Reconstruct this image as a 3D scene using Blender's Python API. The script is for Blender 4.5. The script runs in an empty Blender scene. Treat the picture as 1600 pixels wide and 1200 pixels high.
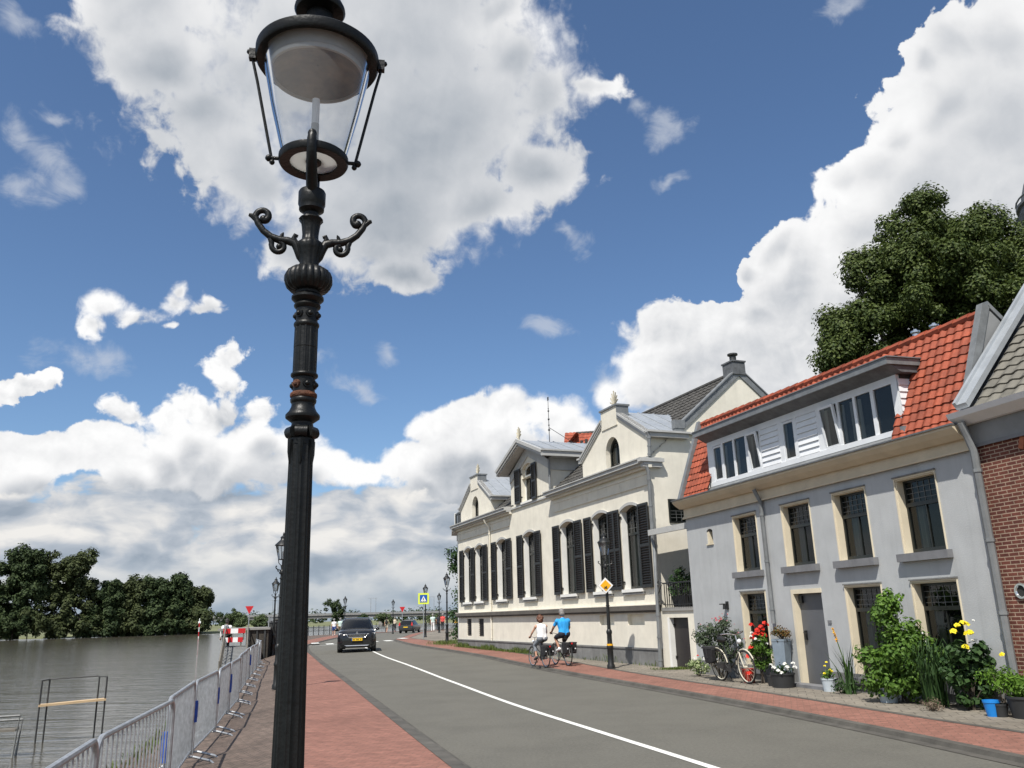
import bpy, bmesh, math, random
from mathutils import Vector, Matrix, Quaternion
random.seed(7)
SC = bpy.context.scene
COL = SC.collection
PI = math.pi
def rad(d): return math.radians(d)

# ---------------------------------------------------------------- tagging
def tag(o, label=None, cat=None, group=None, kind=None):
    if label: o['label'] = label
    if cat: o['category'] = cat
    if group: o['group'] = group
    if kind: o['kind'] = kind
    return o
def thing(name, label, cat, loc=(0, 0, 0), rz=0.0, group=None):
    o = bpy.data.objects.new(name, None)
    o.empty_display_size = .3
    COL.objects.link(o)
    o.location = loc
    o.rotation_euler = (0, 0, rz)
    return tag(o, label, cat, group)
def copy_tree(o, parent=None):
    c = o.copy()
    COL.objects.link(c)
    if parent is not None: c.parent = parent
    for ch in list(o.children): copy_tree(ch, c)
    return c

# ---------------------------------------------------------------- mesh collector
class MB:
    def __init__(s): s.v = []; s.f = []; s.m = []; s.mi = 0
    def face(s, pts):
        b = len(s.v); s.v.extend([tuple(p) for p in pts]); s.f.append(tuple(range(b, b + len(pts)))); s.m.append(s.mi)
    def quadmesh(s, rows, close=False):
        b = len(s.v); n = len(rows[0])
        for r in rows: s.v.extend([tuple(p) for p in r])
        for i in range(len(rows) - 1):
            for j in range(n if close else n - 1):
                k = (j + 1) % n
                s.f.append((b + i * n + j, b + i * n + k, b + (i + 1) * n + k, b + (i + 1) * n + j)); s.m.append(s.mi)
        return b
    def cap(s, base, n, rev=False):
        idx = list(range(base, base + n)); s.f.append(tuple(reversed(idx)) if rev else tuple(idx)); s.m.append(s.mi)
    def box(s, x0, x1, y0, y1, z0, z1):
        b = len(s.v)
        s.v.extend([(x, y, z) for z in (z0, z1) for y in (y0, y1) for x in (x0, x1)])
        for q in ((0, 2, 3, 1), (4, 5, 7, 6), (0, 1, 5, 4), (2, 6, 7, 3), (0, 4, 6, 2), (1, 3, 7, 5)):
            s.f.append(tuple(b + i for i in q)); s.m.append(s.mi)
    def obox(s, c, ax, ay, az):
        c, ax, ay, az = Vector(c), Vector(ax), Vector(ay), Vector(az)
        b = len(s.v)
        s.v.extend([tuple(c + ax * i + ay * j + az * k) for k in (-1, 1) for j in (-1, 1) for i in (-1, 1)])
        for q in ((0, 2, 3, 1), (4, 5, 7, 6), (0, 1, 5, 4), (2, 6, 7, 3), (0, 4, 6, 2), (1, 3, 7, 5)):
            s.f.append(tuple(b + i for i in q)); s.m.append(s.mi)
    def ring(s, c, d, r, n, up=None):
        d = Vector(d).normalized()
        a = Vector(up) if up is not None else (Vector((0, 0, 1)) if abs(d.z) < .95 else Vector((1, 0, 0)))
        x = d.cross(a)
        if x.length < 1e-6: x = d.cross(Vector((0, 1, 0)))
        x.normalize(); y = x.cross(d).normalized()
        return [Vector(c) + (x * math.cos(2 * PI * i / n) + y * math.sin(2 * PI * i / n)) * r for i in range(n)]
    def cyl(s, p0, p1, r0, r1=None, n=8):
        if r1 is None: r1 = r0
        d = Vector(p1) - Vector(p0)
        b = s.quadmesh([s.ring(p0, d, r0, n), s.ring(p1, d, r1, n)], True)
        s.cap(b, n, True); s.cap(b + n, n)
    def tube(s, pts, r, n=8, caps=True):
        pts = [Vector(p) for p in pts]; rows = []
        rr = r if isinstance(r, (list, tuple)) else [r] * len(pts)
        for i, p in enumerate(pts):
            d = (pts[min(i + 1, len(pts) - 1)] - pts[max(i - 1, 0)])
            d.normalize()
            if i == 0:
                a = Vector((0, 0, 1)) if abs(d.z) < .9 else Vector((1, 0, 0))
                x = d.cross(a).normalized()
            else:
                x = (x - d * x.dot(d)).normalized()
            y = x.cross(d)
            rows.append([p + (x * math.cos(2 * PI * k / n) + y * math.sin(2 * PI * k / n)) * rr[i] for k in range(n)])
        b = s.quadmesh(rows, True)
        if caps: s.cap(b, n, True); s.cap(b + (len(pts) - 1) * n, n)
    def lathe(s, prof, n=24, c=(0, 0, 0), mod=None, caps=True):
        rows = []
        for (r, z) in prof:
            rows.append([(c[0] + r * (mod(2 * PI * i / n, z) if mod else 1) * math.cos(2 * PI * i / n), c[1] + r * (mod(2 * PI * i / n, z) if mod else 1) * math.sin(2 * PI * i / n), c[2] + z) for i in range(n)])
        b = s.quadmesh(rows, True)
        if caps: s.cap(b, n, True); s.cap(b + (len(prof) - 1) * n, n)
    def torus(s, c, R, r, axis=(1, 0, 0), n=24, m=6):
        q = Vector((0, 0, 1)).rotation_difference(Vector(axis)); rows = []
        for i in range(n + 1):
            a = 2 * PI * i / n
            rows.append([Vector(c) + q @ Vector(((R + r * math.cos(2 * PI * k / m)) * math.cos(a), (R + r * math.cos(2 * PI * k / m)) * math.sin(a), r * math.sin(2 * PI * k / m))) for k in range(m)])
        s.quadmesh(rows, True)
    def sphere(s, c, r, n=10, m=7, sc=(1, 1, 1)):
        rows = []
        for i in range(m + 1):
            t = PI * i / m
            rows.append([(c[0] + r * sc[0] * math.sin(t) * math.cos(2 * PI * k / n), c[1] + r * sc[1] * math.sin(t) * math.sin(2 * PI * k / n), c[2] - r * sc[2] * math.cos(t)) for k in range(n)])
        s.quadmesh(rows, True)
    def prism(s, poly, d):
        d = Vector(d); n = len(poly); a = [Vector(p) for p in poly]
        b = len(s.v); s.v.extend([tuple(p) for p in a] + [tuple(p + d) for p in a])
        s.f.append(tuple(range(b, b + n))); s.m.append(s.mi)
        s.f.append(tuple(reversed(range(b + n, b + 2 * n)))); s.m.append(s.mi)
        for i in range(n):
            j = (i + 1) % n
            s.f.append((b + i, b + n + i, b + n + j, b + j)); s.m.append(s.mi)
    def build(s, name, mats, parent=None, smooth=False, recalc=True, sharp=None):
        me = bpy.data.meshes.new(name)
        me.from_pydata(s.v, [], s.f)
        if not isinstance(mats, (list, tuple)): mats = [mats]
        for m in mats: me.materials.append(m)
        if len(mats) > 1: me.polygons.foreach_set('material_index', s.m)
        if recalc:
            bm = bmesh.new(); bm.from_mesh(me)
            bmesh.ops.remove_doubles(bm, verts=bm.verts, dist=1e-5)
            bmesh.ops.recalc_face_normals(bm, faces=bm.faces)
            if smooth:
                for e in bm.edges:
                    if len(e.link_faces) == 2 and e.calc_face_angle(0) > (sharp or .7): e.smooth = False
            bm.to_mesh(me); bm.free()
        if smooth: me.polygons.foreach_set('use_smooth', [True] * len(me.polygons))
        me.update()
        o = bpy.data.objects.new(name, me)
        COL.objects.link(o)
        if parent is not None: o.parent = parent
        return o

# ---------------------------------------------------------------- materials
def node_mat(name):
    m = bpy.data.materials.new(name); m.use_nodes = True
    nt = m.node_tree
    return m, nt, nt.nodes['Principled BSDF']
def L(nt, a, b): nt.links.new(a, b)
def mat(name, col, rough=.6, var=.12, scale=6.0, bump=0.0, bscale=None, metal=0.0, spec=.5, col2=None, detail=5, dirt=0.0, stretch=None, island=0.0, streak=0.0):
    m, nt, b = node_mat(name)
    tc = nt.nodes.new('ShaderNodeTexCoord')
    src = tc.outputs['Object']
    if stretch:
        mp = nt.nodes.new('ShaderNodeMapping'); mp.inputs['Scale'].default_value = stretch
        L(nt, src, mp.inputs[0]); src = mp.outputs[0]
    n = nt.nodes.new('ShaderNodeTexNoise'); n.inputs['Scale'].default_value = scale; n.inputs['Detail'].default_value = detail; n.inputs['Roughness'].default_value = .6
    L(nt, src, n.inputs['Vector'])
    mx = nt.nodes.new('ShaderNodeMix'); mx.data_type = 'RGBA'
    c = Vector(col[:3])
    lo = tuple(max(0, x * (1 - var * 1.6)) for x in c); hi = tuple(min(1, x * (1 + var * 1.6)) for x in c)
    if col2: lo, hi = tuple(col), tuple(col2)
    mx.inputs['A'].default_value = (*lo, 1); mx.inputs['B'].default_value = (*hi, 1)
    rmp = nt.nodes.new('ShaderNodeMapRange'); rmp.inputs['From Min'].default_value = .3; rmp.inputs['From Max'].default_value = .7
    L(nt, n.outputs['Fac'], rmp.inputs['Value']); L(nt, rmp.outputs[0], mx.inputs['Factor'])
    out = mx.outputs['Result']
    if island:
        g = nt.nodes.new('ShaderNodeNewGeometry')
        hs = nt.nodes.new('ShaderNodeHueSaturation')
        mr = nt.nodes.new('ShaderNodeMapRange'); mr.inputs['To Min'].default_value = 1 - island; mr.inputs['To Max'].default_value = 1 + island
        L(nt, g.outputs['Random Per Island'], mr.inputs['Value']); L(nt, mr.outputs[0], hs.inputs['Value'])
        L(nt, out, hs.inputs['Color']); out = hs.outputs['Color']
    if dirt:
        n2 = nt.nodes.new('ShaderNodeTexNoise'); n2.inputs['Scale'].default_value = .7; n2.inputs['Detail'].default_value = 8; n2.inputs['Roughness'].default_value = .7
        L(nt, tc.outputs['Object'], n2.inputs['Vector'])
        r2 = nt.nodes.new('ShaderNodeMapRange'); r2.inputs['From Min'].default_value = .42; r2.inputs['From Max'].default_value = .72; r2.inputs['To Min'].default_value = 1; r2.inputs['To Max'].default_value = 1 - dirt
        L(nt, n2.outputs['Fac'], r2.inputs['Value'])
        v = nt.nodes.new('ShaderNodeHueSaturation'); L(nt, r2.outputs[0], v.inputs['Value']); L(nt, out, v.inputs['Color']); out = v.outputs['Color']
    if streak:                                                          # rain runs and blotches down the wall
        mp2 = nt.nodes.new('ShaderNodeMapping'); mp2.inputs['Scale'].default_value = (5, 5, .38); L(nt, tc.outputs['Object'], mp2.inputs[0])
        n4 = nt.nodes.new('ShaderNodeTexNoise'); n4.inputs['Scale'].default_value = 1; n4.inputs['Detail'].default_value = 7; n4.inputs['Roughness'].default_value = .7
        L(nt, mp2.outputs[0], n4.inputs['Vector'])
        r4 = nt.nodes.new('ShaderNodeMapRange'); r4.inputs['From Min'].default_value = .50; r4.inputs['From Max'].default_value = .78; r4.inputs['To Min'].default_value = 1; r4.inputs['To Max'].default_value = 1 - streak
        L(nt, n4.outputs['Fac'], r4.inputs['Value'])
        v4 = nt.nodes.new('ShaderNodeHueSaturation'); L(nt, r4.outputs[0], v4.inputs['Value']); L(nt, out, v4.inputs['Color']); out = v4.outputs['Color']
    L(nt, out, b.inputs['Base Color'])
    b.inputs['Roughness'].default_value = rough; b.inputs['Metallic'].default_value = metal
    b.inputs['Specular IOR Level'].default_value = spec
    if bump:
        n3 = nt.nodes.new('ShaderNodeTexNoise'); n3.inputs['Scale'].default_value = bscale or scale * 4; n3.inputs['Detail'].default_value = 6
        L(nt, src, n3.inputs['Vector'])
        bp = nt.nodes.new('ShaderNodeBump'); bp.inputs['Strength'].default_value = bump; bp.inputs['Distance'].default_value = .02
        L(nt, n3.outputs['Fac'], bp.inputs['Height']); L(nt, bp.outputs[0], b.inputs['Normal'])
    return m
def brick_mat(name, c1, c2, mortar, bw, bh, ms, rz=0.0, vertical=False, rough=.85, bump=.4, noise=.25, offset=.5, mz=(0, 0, 0), patch=0.25):
    m, nt, b = node_mat(name)
    tc = nt.nodes.new('ShaderNodeTexCoord')
    mp = nt.nodes.new('ShaderNodeMapping'); mp.vector_type = 'POINT'
    mp.inputs['Rotation'].default_value = (rad(90), 0, 0) if vertical else (0, 0, rz)
    mp.inputs['Location'].default_value = mz
    L(nt, tc.outputs['Object'], mp.inputs[0])
    src = mp.outputs[0]
    if vertical:
        sp = nt.nodes.new('ShaderNodeSeparateXYZ'); L(nt, tc.outputs['Object'], sp.inputs[0])
        cb = nt.nodes.new('ShaderNodeCombineXYZ'); L(nt, sp.outputs['X'], cb.inputs['X']); L(nt, sp.outputs['Z'], cb.inputs['Y']); src = cb.outputs[0]
    br = nt.nodes.new('ShaderNodeTexBrick'); br.offset = offset
    br.inputs['Scale'].default_value = 1; br.inputs['Brick Width'].default_value = bw; br.inputs['Row Height'].default_value = bh
    br.inputs['Mortar Size'].default_value = ms; br.inputs['Mortar Smooth'].default_value = .2; br.inputs['Bias'].default_value = 0
    br.inputs['Color1'].default_value = (*c1, 1); br.inputs['Color2'].default_value = (*c2, 1); br.inputs['Mortar'].default_value = (*mortar, 1)
    L(nt, src, br.inputs['Vector'])
    out = br.outputs['Color']
    for sc_, am in ((9., noise), (.5, patch)):
        n = nt.nodes.new('ShaderNodeTexNoise'); n.inputs['Scale'].default_value = sc_; n.inputs['Detail'].default_value = 6; n.inputs['Roughness'].default_value = .65
        L(nt, tc.outputs['Object'], n.inputs['Vector'])
        mr = nt.nodes.new('ShaderNodeMapRange'); mr.inputs['From Min'].default_value = .3; mr.inputs['From Max'].default_value = .7
        mr.inputs['To Min'].default_value = 1 - am; mr.inputs['To Max'].default_value = 1 + am
        L(nt, n.outputs['Fac'], mr.inputs['Value'])
        hs = nt.nodes.new('ShaderNodeHueSaturation'); L(nt, mr.outputs[0], hs.inputs['Value']); L(nt, out, hs.inputs['Color']); out = hs.outputs['Color']
    L(nt, out, b.inputs['Base Color']); b.inputs['Roughness'].default_value = rough; b.inputs['Specular IOR Level'].default_value = .3
    bp = nt.nodes.new('ShaderNodeBump'); bp.inputs['Strength'].default_value = bump; bp.inputs['Distance'].default_value = .01; bp.invert = True
    L(nt, br.outputs['Fac'], bp.inputs['Height']); L(nt, bp.outputs[0], b.inputs['Normal'])
    return m
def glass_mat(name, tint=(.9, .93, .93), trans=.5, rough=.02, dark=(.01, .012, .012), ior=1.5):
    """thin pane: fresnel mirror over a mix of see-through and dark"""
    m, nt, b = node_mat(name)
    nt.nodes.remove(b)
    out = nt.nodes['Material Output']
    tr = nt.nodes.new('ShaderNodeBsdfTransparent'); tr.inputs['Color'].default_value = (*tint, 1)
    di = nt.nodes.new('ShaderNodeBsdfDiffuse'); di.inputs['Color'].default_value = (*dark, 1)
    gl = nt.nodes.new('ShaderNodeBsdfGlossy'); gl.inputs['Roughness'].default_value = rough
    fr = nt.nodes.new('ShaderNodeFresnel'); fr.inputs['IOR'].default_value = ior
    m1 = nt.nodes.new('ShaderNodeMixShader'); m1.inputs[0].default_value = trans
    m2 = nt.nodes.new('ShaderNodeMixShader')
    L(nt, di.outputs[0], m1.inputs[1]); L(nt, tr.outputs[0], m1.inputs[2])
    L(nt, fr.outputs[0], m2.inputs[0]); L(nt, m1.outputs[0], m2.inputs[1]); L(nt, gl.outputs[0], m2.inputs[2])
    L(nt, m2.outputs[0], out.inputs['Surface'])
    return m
def leaf_mat(name, c1, c2, trans=.25, rough=.55):
    m, nt, b = node_mat(name)
    g = nt.nodes.new('ShaderNodeNewGeometry')
    mx = nt.nodes.new('ShaderNodeMix'); mx.data_type = 'RGBA'
    mx.inputs['A'].default_value = (*c1, 1); mx.inputs['B'].default_value = (*c2, 1)
    L(nt, g.outputs['Random Per Island'], mx.inputs['Factor'])
    L(nt, mx.outputs['Result'], b.inputs['Base Color'])
    b.inputs['Roughness'].default_value = rough; b.inputs['Specular IOR Level'].default_value = .25
    t = nt.nodes.new('ShaderNodeBsdfTranslucent'); L(nt, mx.outputs['Result'], t.inputs['Color'])
    ms = nt.nodes.new('ShaderNodeMixShader'); ms.inputs[0].default_value = trans
    out = nt.nodes['Material Output']
    L(nt, b.outputs[0], ms.inputs[1]); L(nt, t.outputs[0], ms.inputs[2]); L(nt, ms.outputs[0], out.inputs['Surface'])
    return m

M = {}
M['iron'] = mat('black_iron', (.0055, .0062, .0062), .42, .3, 14, .12, 60, spec=.28)
M['iron_far'] = mat('black_iron_far', (.008, .009, .009), .45, .2, 10)
M['rust'] = mat('rust', (.05, .02, .01), .85, .3, 30, .5, 80, col2=(.12, .04, .015))
M['lantern_glass'] = glass_mat('lantern_glass', (.96, .97, .98), .82, .12, (.5, .52, .53), 1.10)
M['lantern_pane'] = glass_mat('lantern_pane', (.9, .93, .95), .8, .04, (.5, .52, .52))
M['enamel'] = mat('enamel_white', (.42, .42, .40), .4, .1, 8)
M['enamel_dirty'] = mat('enamel_dirty', (.07, .048, .028), .5, .3, 9, col2=(.30, .24, .16), detail=9)
M['opal'] = leaf_mat('opal_glass', (.75, .75, .73), (.75, .75, .73), .6)
M['enamel_grey'] = mat('enamel_grey', (.30, .305, .30), .5, .1, 8)
M['mantle'] = mat('mantle_white', (.75, .76, .76), .5, .05)
M['cream'] = mat('cream_stucco', (.73, .69, .59), .85, .045, 2.2, .12, 50, dirt=.1, streak=.10)
M['white_paint'] = mat('white_paint', (.76, .755, .72), .6, .03, 3, dirt=.06)
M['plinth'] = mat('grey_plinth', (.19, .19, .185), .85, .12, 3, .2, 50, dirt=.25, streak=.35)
M['ledge'] = mat('dark_ledge_paint', (.105, .095, .082), .8, .12, 3, dirt=.2)
M['grey_stucco'] = mat('grey_stucco', (.425, .438, .442), .85, .05, 1.6, .15, 45, dirt=.1, streak=.16)
M['cream_trim'] = mat('cream_trim', (.66, .585, .44), .6, .04, 4)
M['frieze'] = mat('beige_frieze', (.60, .51, .37), .7, .05, 3, dirt=.12)
M['sill_grey'] = mat('sill_grey', (.17, .172, .18), .75, .1, 5)
M['lead'] = mat('lead_sheet', (.20, .21, .215), .5, .12, 5, .1, 12, metal=.2, dirt=.2)
M['lead_dark'] = mat('lead_dark', (.11, .115, .12), .6, .2, 6, .1, 14, dirt=.2)
M['zinc'] = mat('zinc_sheet', (.21, .22, .225), .5, .1, 4, metal=.2, dirt=.15)
M['zinc_roof'] = mat('zinc_roof_sheet', (.36, .385, .41), .45, .08, 4, metal=.25, dirt=.12)
M['grey_trim'] = mat('grey_trim', (.43, .43, .415), .6, .06, 4, dirt=.1)
M['shutter'] = mat('shutter_black', (.018, .018, .017), .45, .2, 9)
M['dark_wood'] = mat('dark_wood', (.014, .016, .014), .35, .2, 9)
M['red_tile'] = mat('red_tile', (.30, .066, .030), .7, .16, 5, .15, 40, island=.2, dirt=.25)
M['dark_tile'] = mat('dark_tile', (.055, .052, .047), .75, .2, 5, .15, 40, island=.22, dirt=.25)
M['brown_tile'] = mat('grey_brown_tile', (.155, .145, .12), .75, .12, 5, .15, 40, island=.14, dirt=.2)
M['door_grey'] = mat('door_grey', (.10, .105, .115), .45, .05, 3)
M['door_dark'] = mat('door_dark', (.022, .018, .017), .5, .1, 4)
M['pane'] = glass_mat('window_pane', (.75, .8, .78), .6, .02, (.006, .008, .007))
M['pane_light'] = glass_mat('window_pane_clear', (.85, .9, .9), .8, .02, (.02, .025, .025))
M['car_glass'] = glass_mat('car_glass', (.55, .6, .58), .35, .02, (.01, .011, .012), 1.6)
M['curtain'] = mat('curtain', (.62, .60, .55), .9, .06, 3, stretch=(9, 9, .3))
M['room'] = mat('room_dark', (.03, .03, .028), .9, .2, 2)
M['leading'] = mat('window_lead', (.16, .165, .16), .5, .1)
M['clap'] = mat('white_clapboard', (.74, .755, .77), .55, .03, 4, dirt=.05)
M['old_galv'] = mat('weathered_galvanised', (.20, .205, .20), .6, .2, 8, dirt=.3)
M['brick_wall'] = brick_mat('red_brown_brick', (.155, .052, .036), (.105, .036, .028), (.36, .27, .20), .17, .056, .0075, vertical=True)
M['plaster_grey'] = mat('plaster_grey', (.23, .235, .235), .85, .06, 3, dirt=.15)
M['asphalt'] = mat('asphalt', (.124, .119, .100), .88, .13, 26, .45, 160, dirt=.2, detail=9)
M['kerb'] = mat('kerb_stone', (.085, .079, .068), .85, .2, 3, .3, 40, dirt=.3)
M['line'] = mat('road_line_white', (.72, .72, .68), .7, .1, 12, dirt=.15)
M['red_path'] = brick_mat('red_clinkers', (.27, .128, .096), (.21, .10, .076), (.14, .082, .064), .19, .095, .006, rz=rad(17), noise=.2, patch=.16, bump=.3)
M['brown_path'] = brick_mat('brown_clinkers', (.155, .115, .094), (.115, .088, .072), (.055, .045, .037), .19, .095, .008, rz=rad(19), noise=.3, patch=.3)
M['grey_path'] = brick_mat('grey_paving', (.22, .195, .16), (.175, .158, .13), (.10, .09, .072), .28, .28, .008, rz=rad(17), noise=.25, patch=.25)
M['galv'] = mat('galvanised', (.42, .44, .46), .42, .15, 12, metal=.55, dirt=.2)
M['blue_tape'] = mat('blue_tape', (.015, .085, .44), .5, .15, 20)
M['steel_dark'] = mat('dark_steel', (.035, .036, .036), .5, .25, 8)
M['wood'] = mat('pale_wood', (.50, .36, .21), .7, .15, 4, stretch=(1, 8, 8))
M['old_wood'] = mat('weathered_wood', (.16, .145, .12), .85, .25, 4)
M['dark_plank'] = mat('dark_planks', (.045, .038, .03), .85, .3, 5)
M['concrete'] = mat('concrete', (.27, .265, .25), .85, .12, 1.5, dirt=.25)
M['stone'] = mat('weathered_stone', (.50, .46, .36), .8, .15, 12, dirt=.3)
M['sign_white'] = mat('sign_white', (.8, .8, .79), .45, .02)
M['sign_yellow'] = mat('sign_yellow', (.83, .42, .012), .4, .02)
M['sign_lime'] = mat('sign_fluorescent_yellow', (.70, .80, .06), .4, .02)
M['sign_blue'] = mat('sign_blue', (.01, .09, .38), .4, .02)
M['sign_red'] = mat('sign_red', (.50, .016, .02), .4, .04)
M['sign_black'] = mat('sign_black', (.015, .015, .015), .4, .05)
M['car_black'] = mat('car_paint_black', (.010, .011, .014), .18, .05, spec=.6)
M['car_grey'] = mat('car_paint_grey', (.035, .04, .045), .2, .05, spec=.6)
M['car_plastic'] = mat('car_plastic', (.014, .014, .014), .55, .1)
M['chrome'] = mat('chrome', (.62, .63, .64), .18, .03, metal=.9)
M['rubber'] = mat('rubber', (.017, .017, .017), .8, .1)
M['lamp_clear'] = mat('headlamp_clear', (.72, .74, .76), .15, .05)
M['lamp_red'] = mat('tail_lamp_red', (.45, .015, .012), .25, .1)
M['plate'] = mat('number_plate_yellow', (.80, .50, .02), .4, .02)
M['skin'] = mat('skin', (.50, .27, .18), .55, .06, 10)
M['skin_tan'] = mat('skin_tanned', (.34, .165, .10), .55, .06, 10)
M['cloth_white'] = mat('cloth_white', (.78, .77, .76), .85, .05, 20)
M['cloth_blue'] = mat('cloth_bright_blue', (.022, .30, .68), .85, .08, 16)
M['cloth_navy'] = mat('cloth_navy', (.018, .02, .032), .85, .15, 16)
M['cloth_grey'] = mat('cloth_grey', (.22, .235, .26), .85, .1, 16)
M['cloth_blue_dull'] = mat('cloth_blue', (.05, .10, .34), .85, .1, 16)
M['cloth_mint'] = mat('cloth_mint', (.48, .60, .56), .85, .1, 16)
M['cloth_khaki'] = mat('cloth_khaki', (.26, .25, .15), .85, .1, 16)
M['cloth_red'] = mat('cloth_red', (.55, .07, .06), .85, .1, 16)
M['cloth_beige'] = mat('cloth_beige', (.5, .44, .34), .85, .1, 16)
M['cloth_dark'] = mat('cloth_dark', (.03, .03, .032), .85, .1, 16)
M['hair_brown'] = mat('hair_auburn', (.10, .035, .015), .6, .3, 40)
M['hair_grey'] = mat('hair_grey', (.20, .19, .18), .6, .25, 40)
M['hair_dark'] = mat('hair_dark', (.02, .016, .013), .6, .2, 40)
M['bag'] = mat('pannier_black', (.013, .013, .014), .75, .2, 14)
M['bike_dark'] = mat('bike_paint_dark', (.02, .022, .024), .35, .1)
M['bike_pale'] = mat('bike_paint_cream', (.62, .58, .47), .35, .05)
M['pot_black'] = mat('pot_black', (.022, .023, .024), .6, .1)
M['pot_red'] = mat('pot_red', (.32, .035, .02), .5, .08)
M['pot_white'] = mat('pot_whitewash', (.45, .50, .54), .6, .06)
M['pot_blue'] = mat('bucket_blue', (.012, .21, .62), .4, .03)
M['pot_greyblue'] = mat('pot_grey_blue', (.19, .235, .28), .5, .1)
M['terracotta'] = mat('terracotta', (.34, .11, .05), .75, .12)
M['bark'] = mat('bark', (.06, .048, .036), .9, .3, 6, .5, 20, stretch=(3, 3, .6))
M['leaf_dark'] = leaf_mat('leaf_dark', (.036, .060, .015), (.105, .138, .034), .25)
M['leaf_far'] = leaf_mat('leaf_far', (.020, .036, .013), (.050, .074, .025), .1, .7)
M['leaf_far_olive'] = leaf_mat('leaf_far_olive', (.028, .040, .014), (.066, .082, .028), .1, .7)
M['leaf_willow'] = leaf_mat('leaf_willow', (.055, .085, .035), (.11, .14, .06), .2, .7)
M['leaf_mid'] = leaf_mat('leaf_mid', (.05, .11, .018), (.125, .225, .036), .3)
M['leaf_fresh'] = leaf_mat('leaf_fresh', (.07, .15, .018), (.16, .29, .04), .35)
M['leaf_deep'] = leaf_mat('leaf_deep', (.018, .045, .014), (.045, .09, .024), .2)
M['leaf_olive'] = leaf_mat('leaf_olive', (.035, .055, .03), (.085, .115, .06), .2)
M['leaf_var'] = leaf_mat('leaf_variegated', (.10, .18, .04), (.42, .46, .26), .2)
M['leaf_rust'] = leaf_mat('leaf_rusty', (.07, .085, .02), (.17, .07, .025), .2)
M['leaf_dry'] = leaf_mat('leaf_dry', (.13, .10, .07), (.20, .15, .11), .15)
M['grass'] = leaf_mat('grass_blades', (.06, .10, .02), (.15, .19, .05), .25)
M['fl_red'] = leaf_mat('petal_red', (.55, .012, .008), (.70, .05, .03), .25)
M['fl_white'] = leaf_mat('petal_white', (.75, .75, .70), (.85, .85, .82), .25)
M['fl_yellow'] = leaf_mat('petal_yellow', (.80, .62, .01), (.90, .80, .05), .25)
M['fl_orange'] = leaf_mat('petal_orange', (.80, .32, .02), (.85, .55, .06), .25)
M['fl_pink'] = leaf_mat('petal_pink', (.45, .09, .13), (.60, .20, .22), .25)
M['soil'] = mat('soil', (.05, .038, .028), .95, .3, 10, .4, 30)
M['earth'] = mat('earth_ground', (.075, .085, .04), .95, .3, .4, .3, 10)
M['meadow'] = mat('bank_meadow', (.14, .15, .07), .95, .25, .08, detail=8)
M['vermilion'] = M['sign_red']
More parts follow.
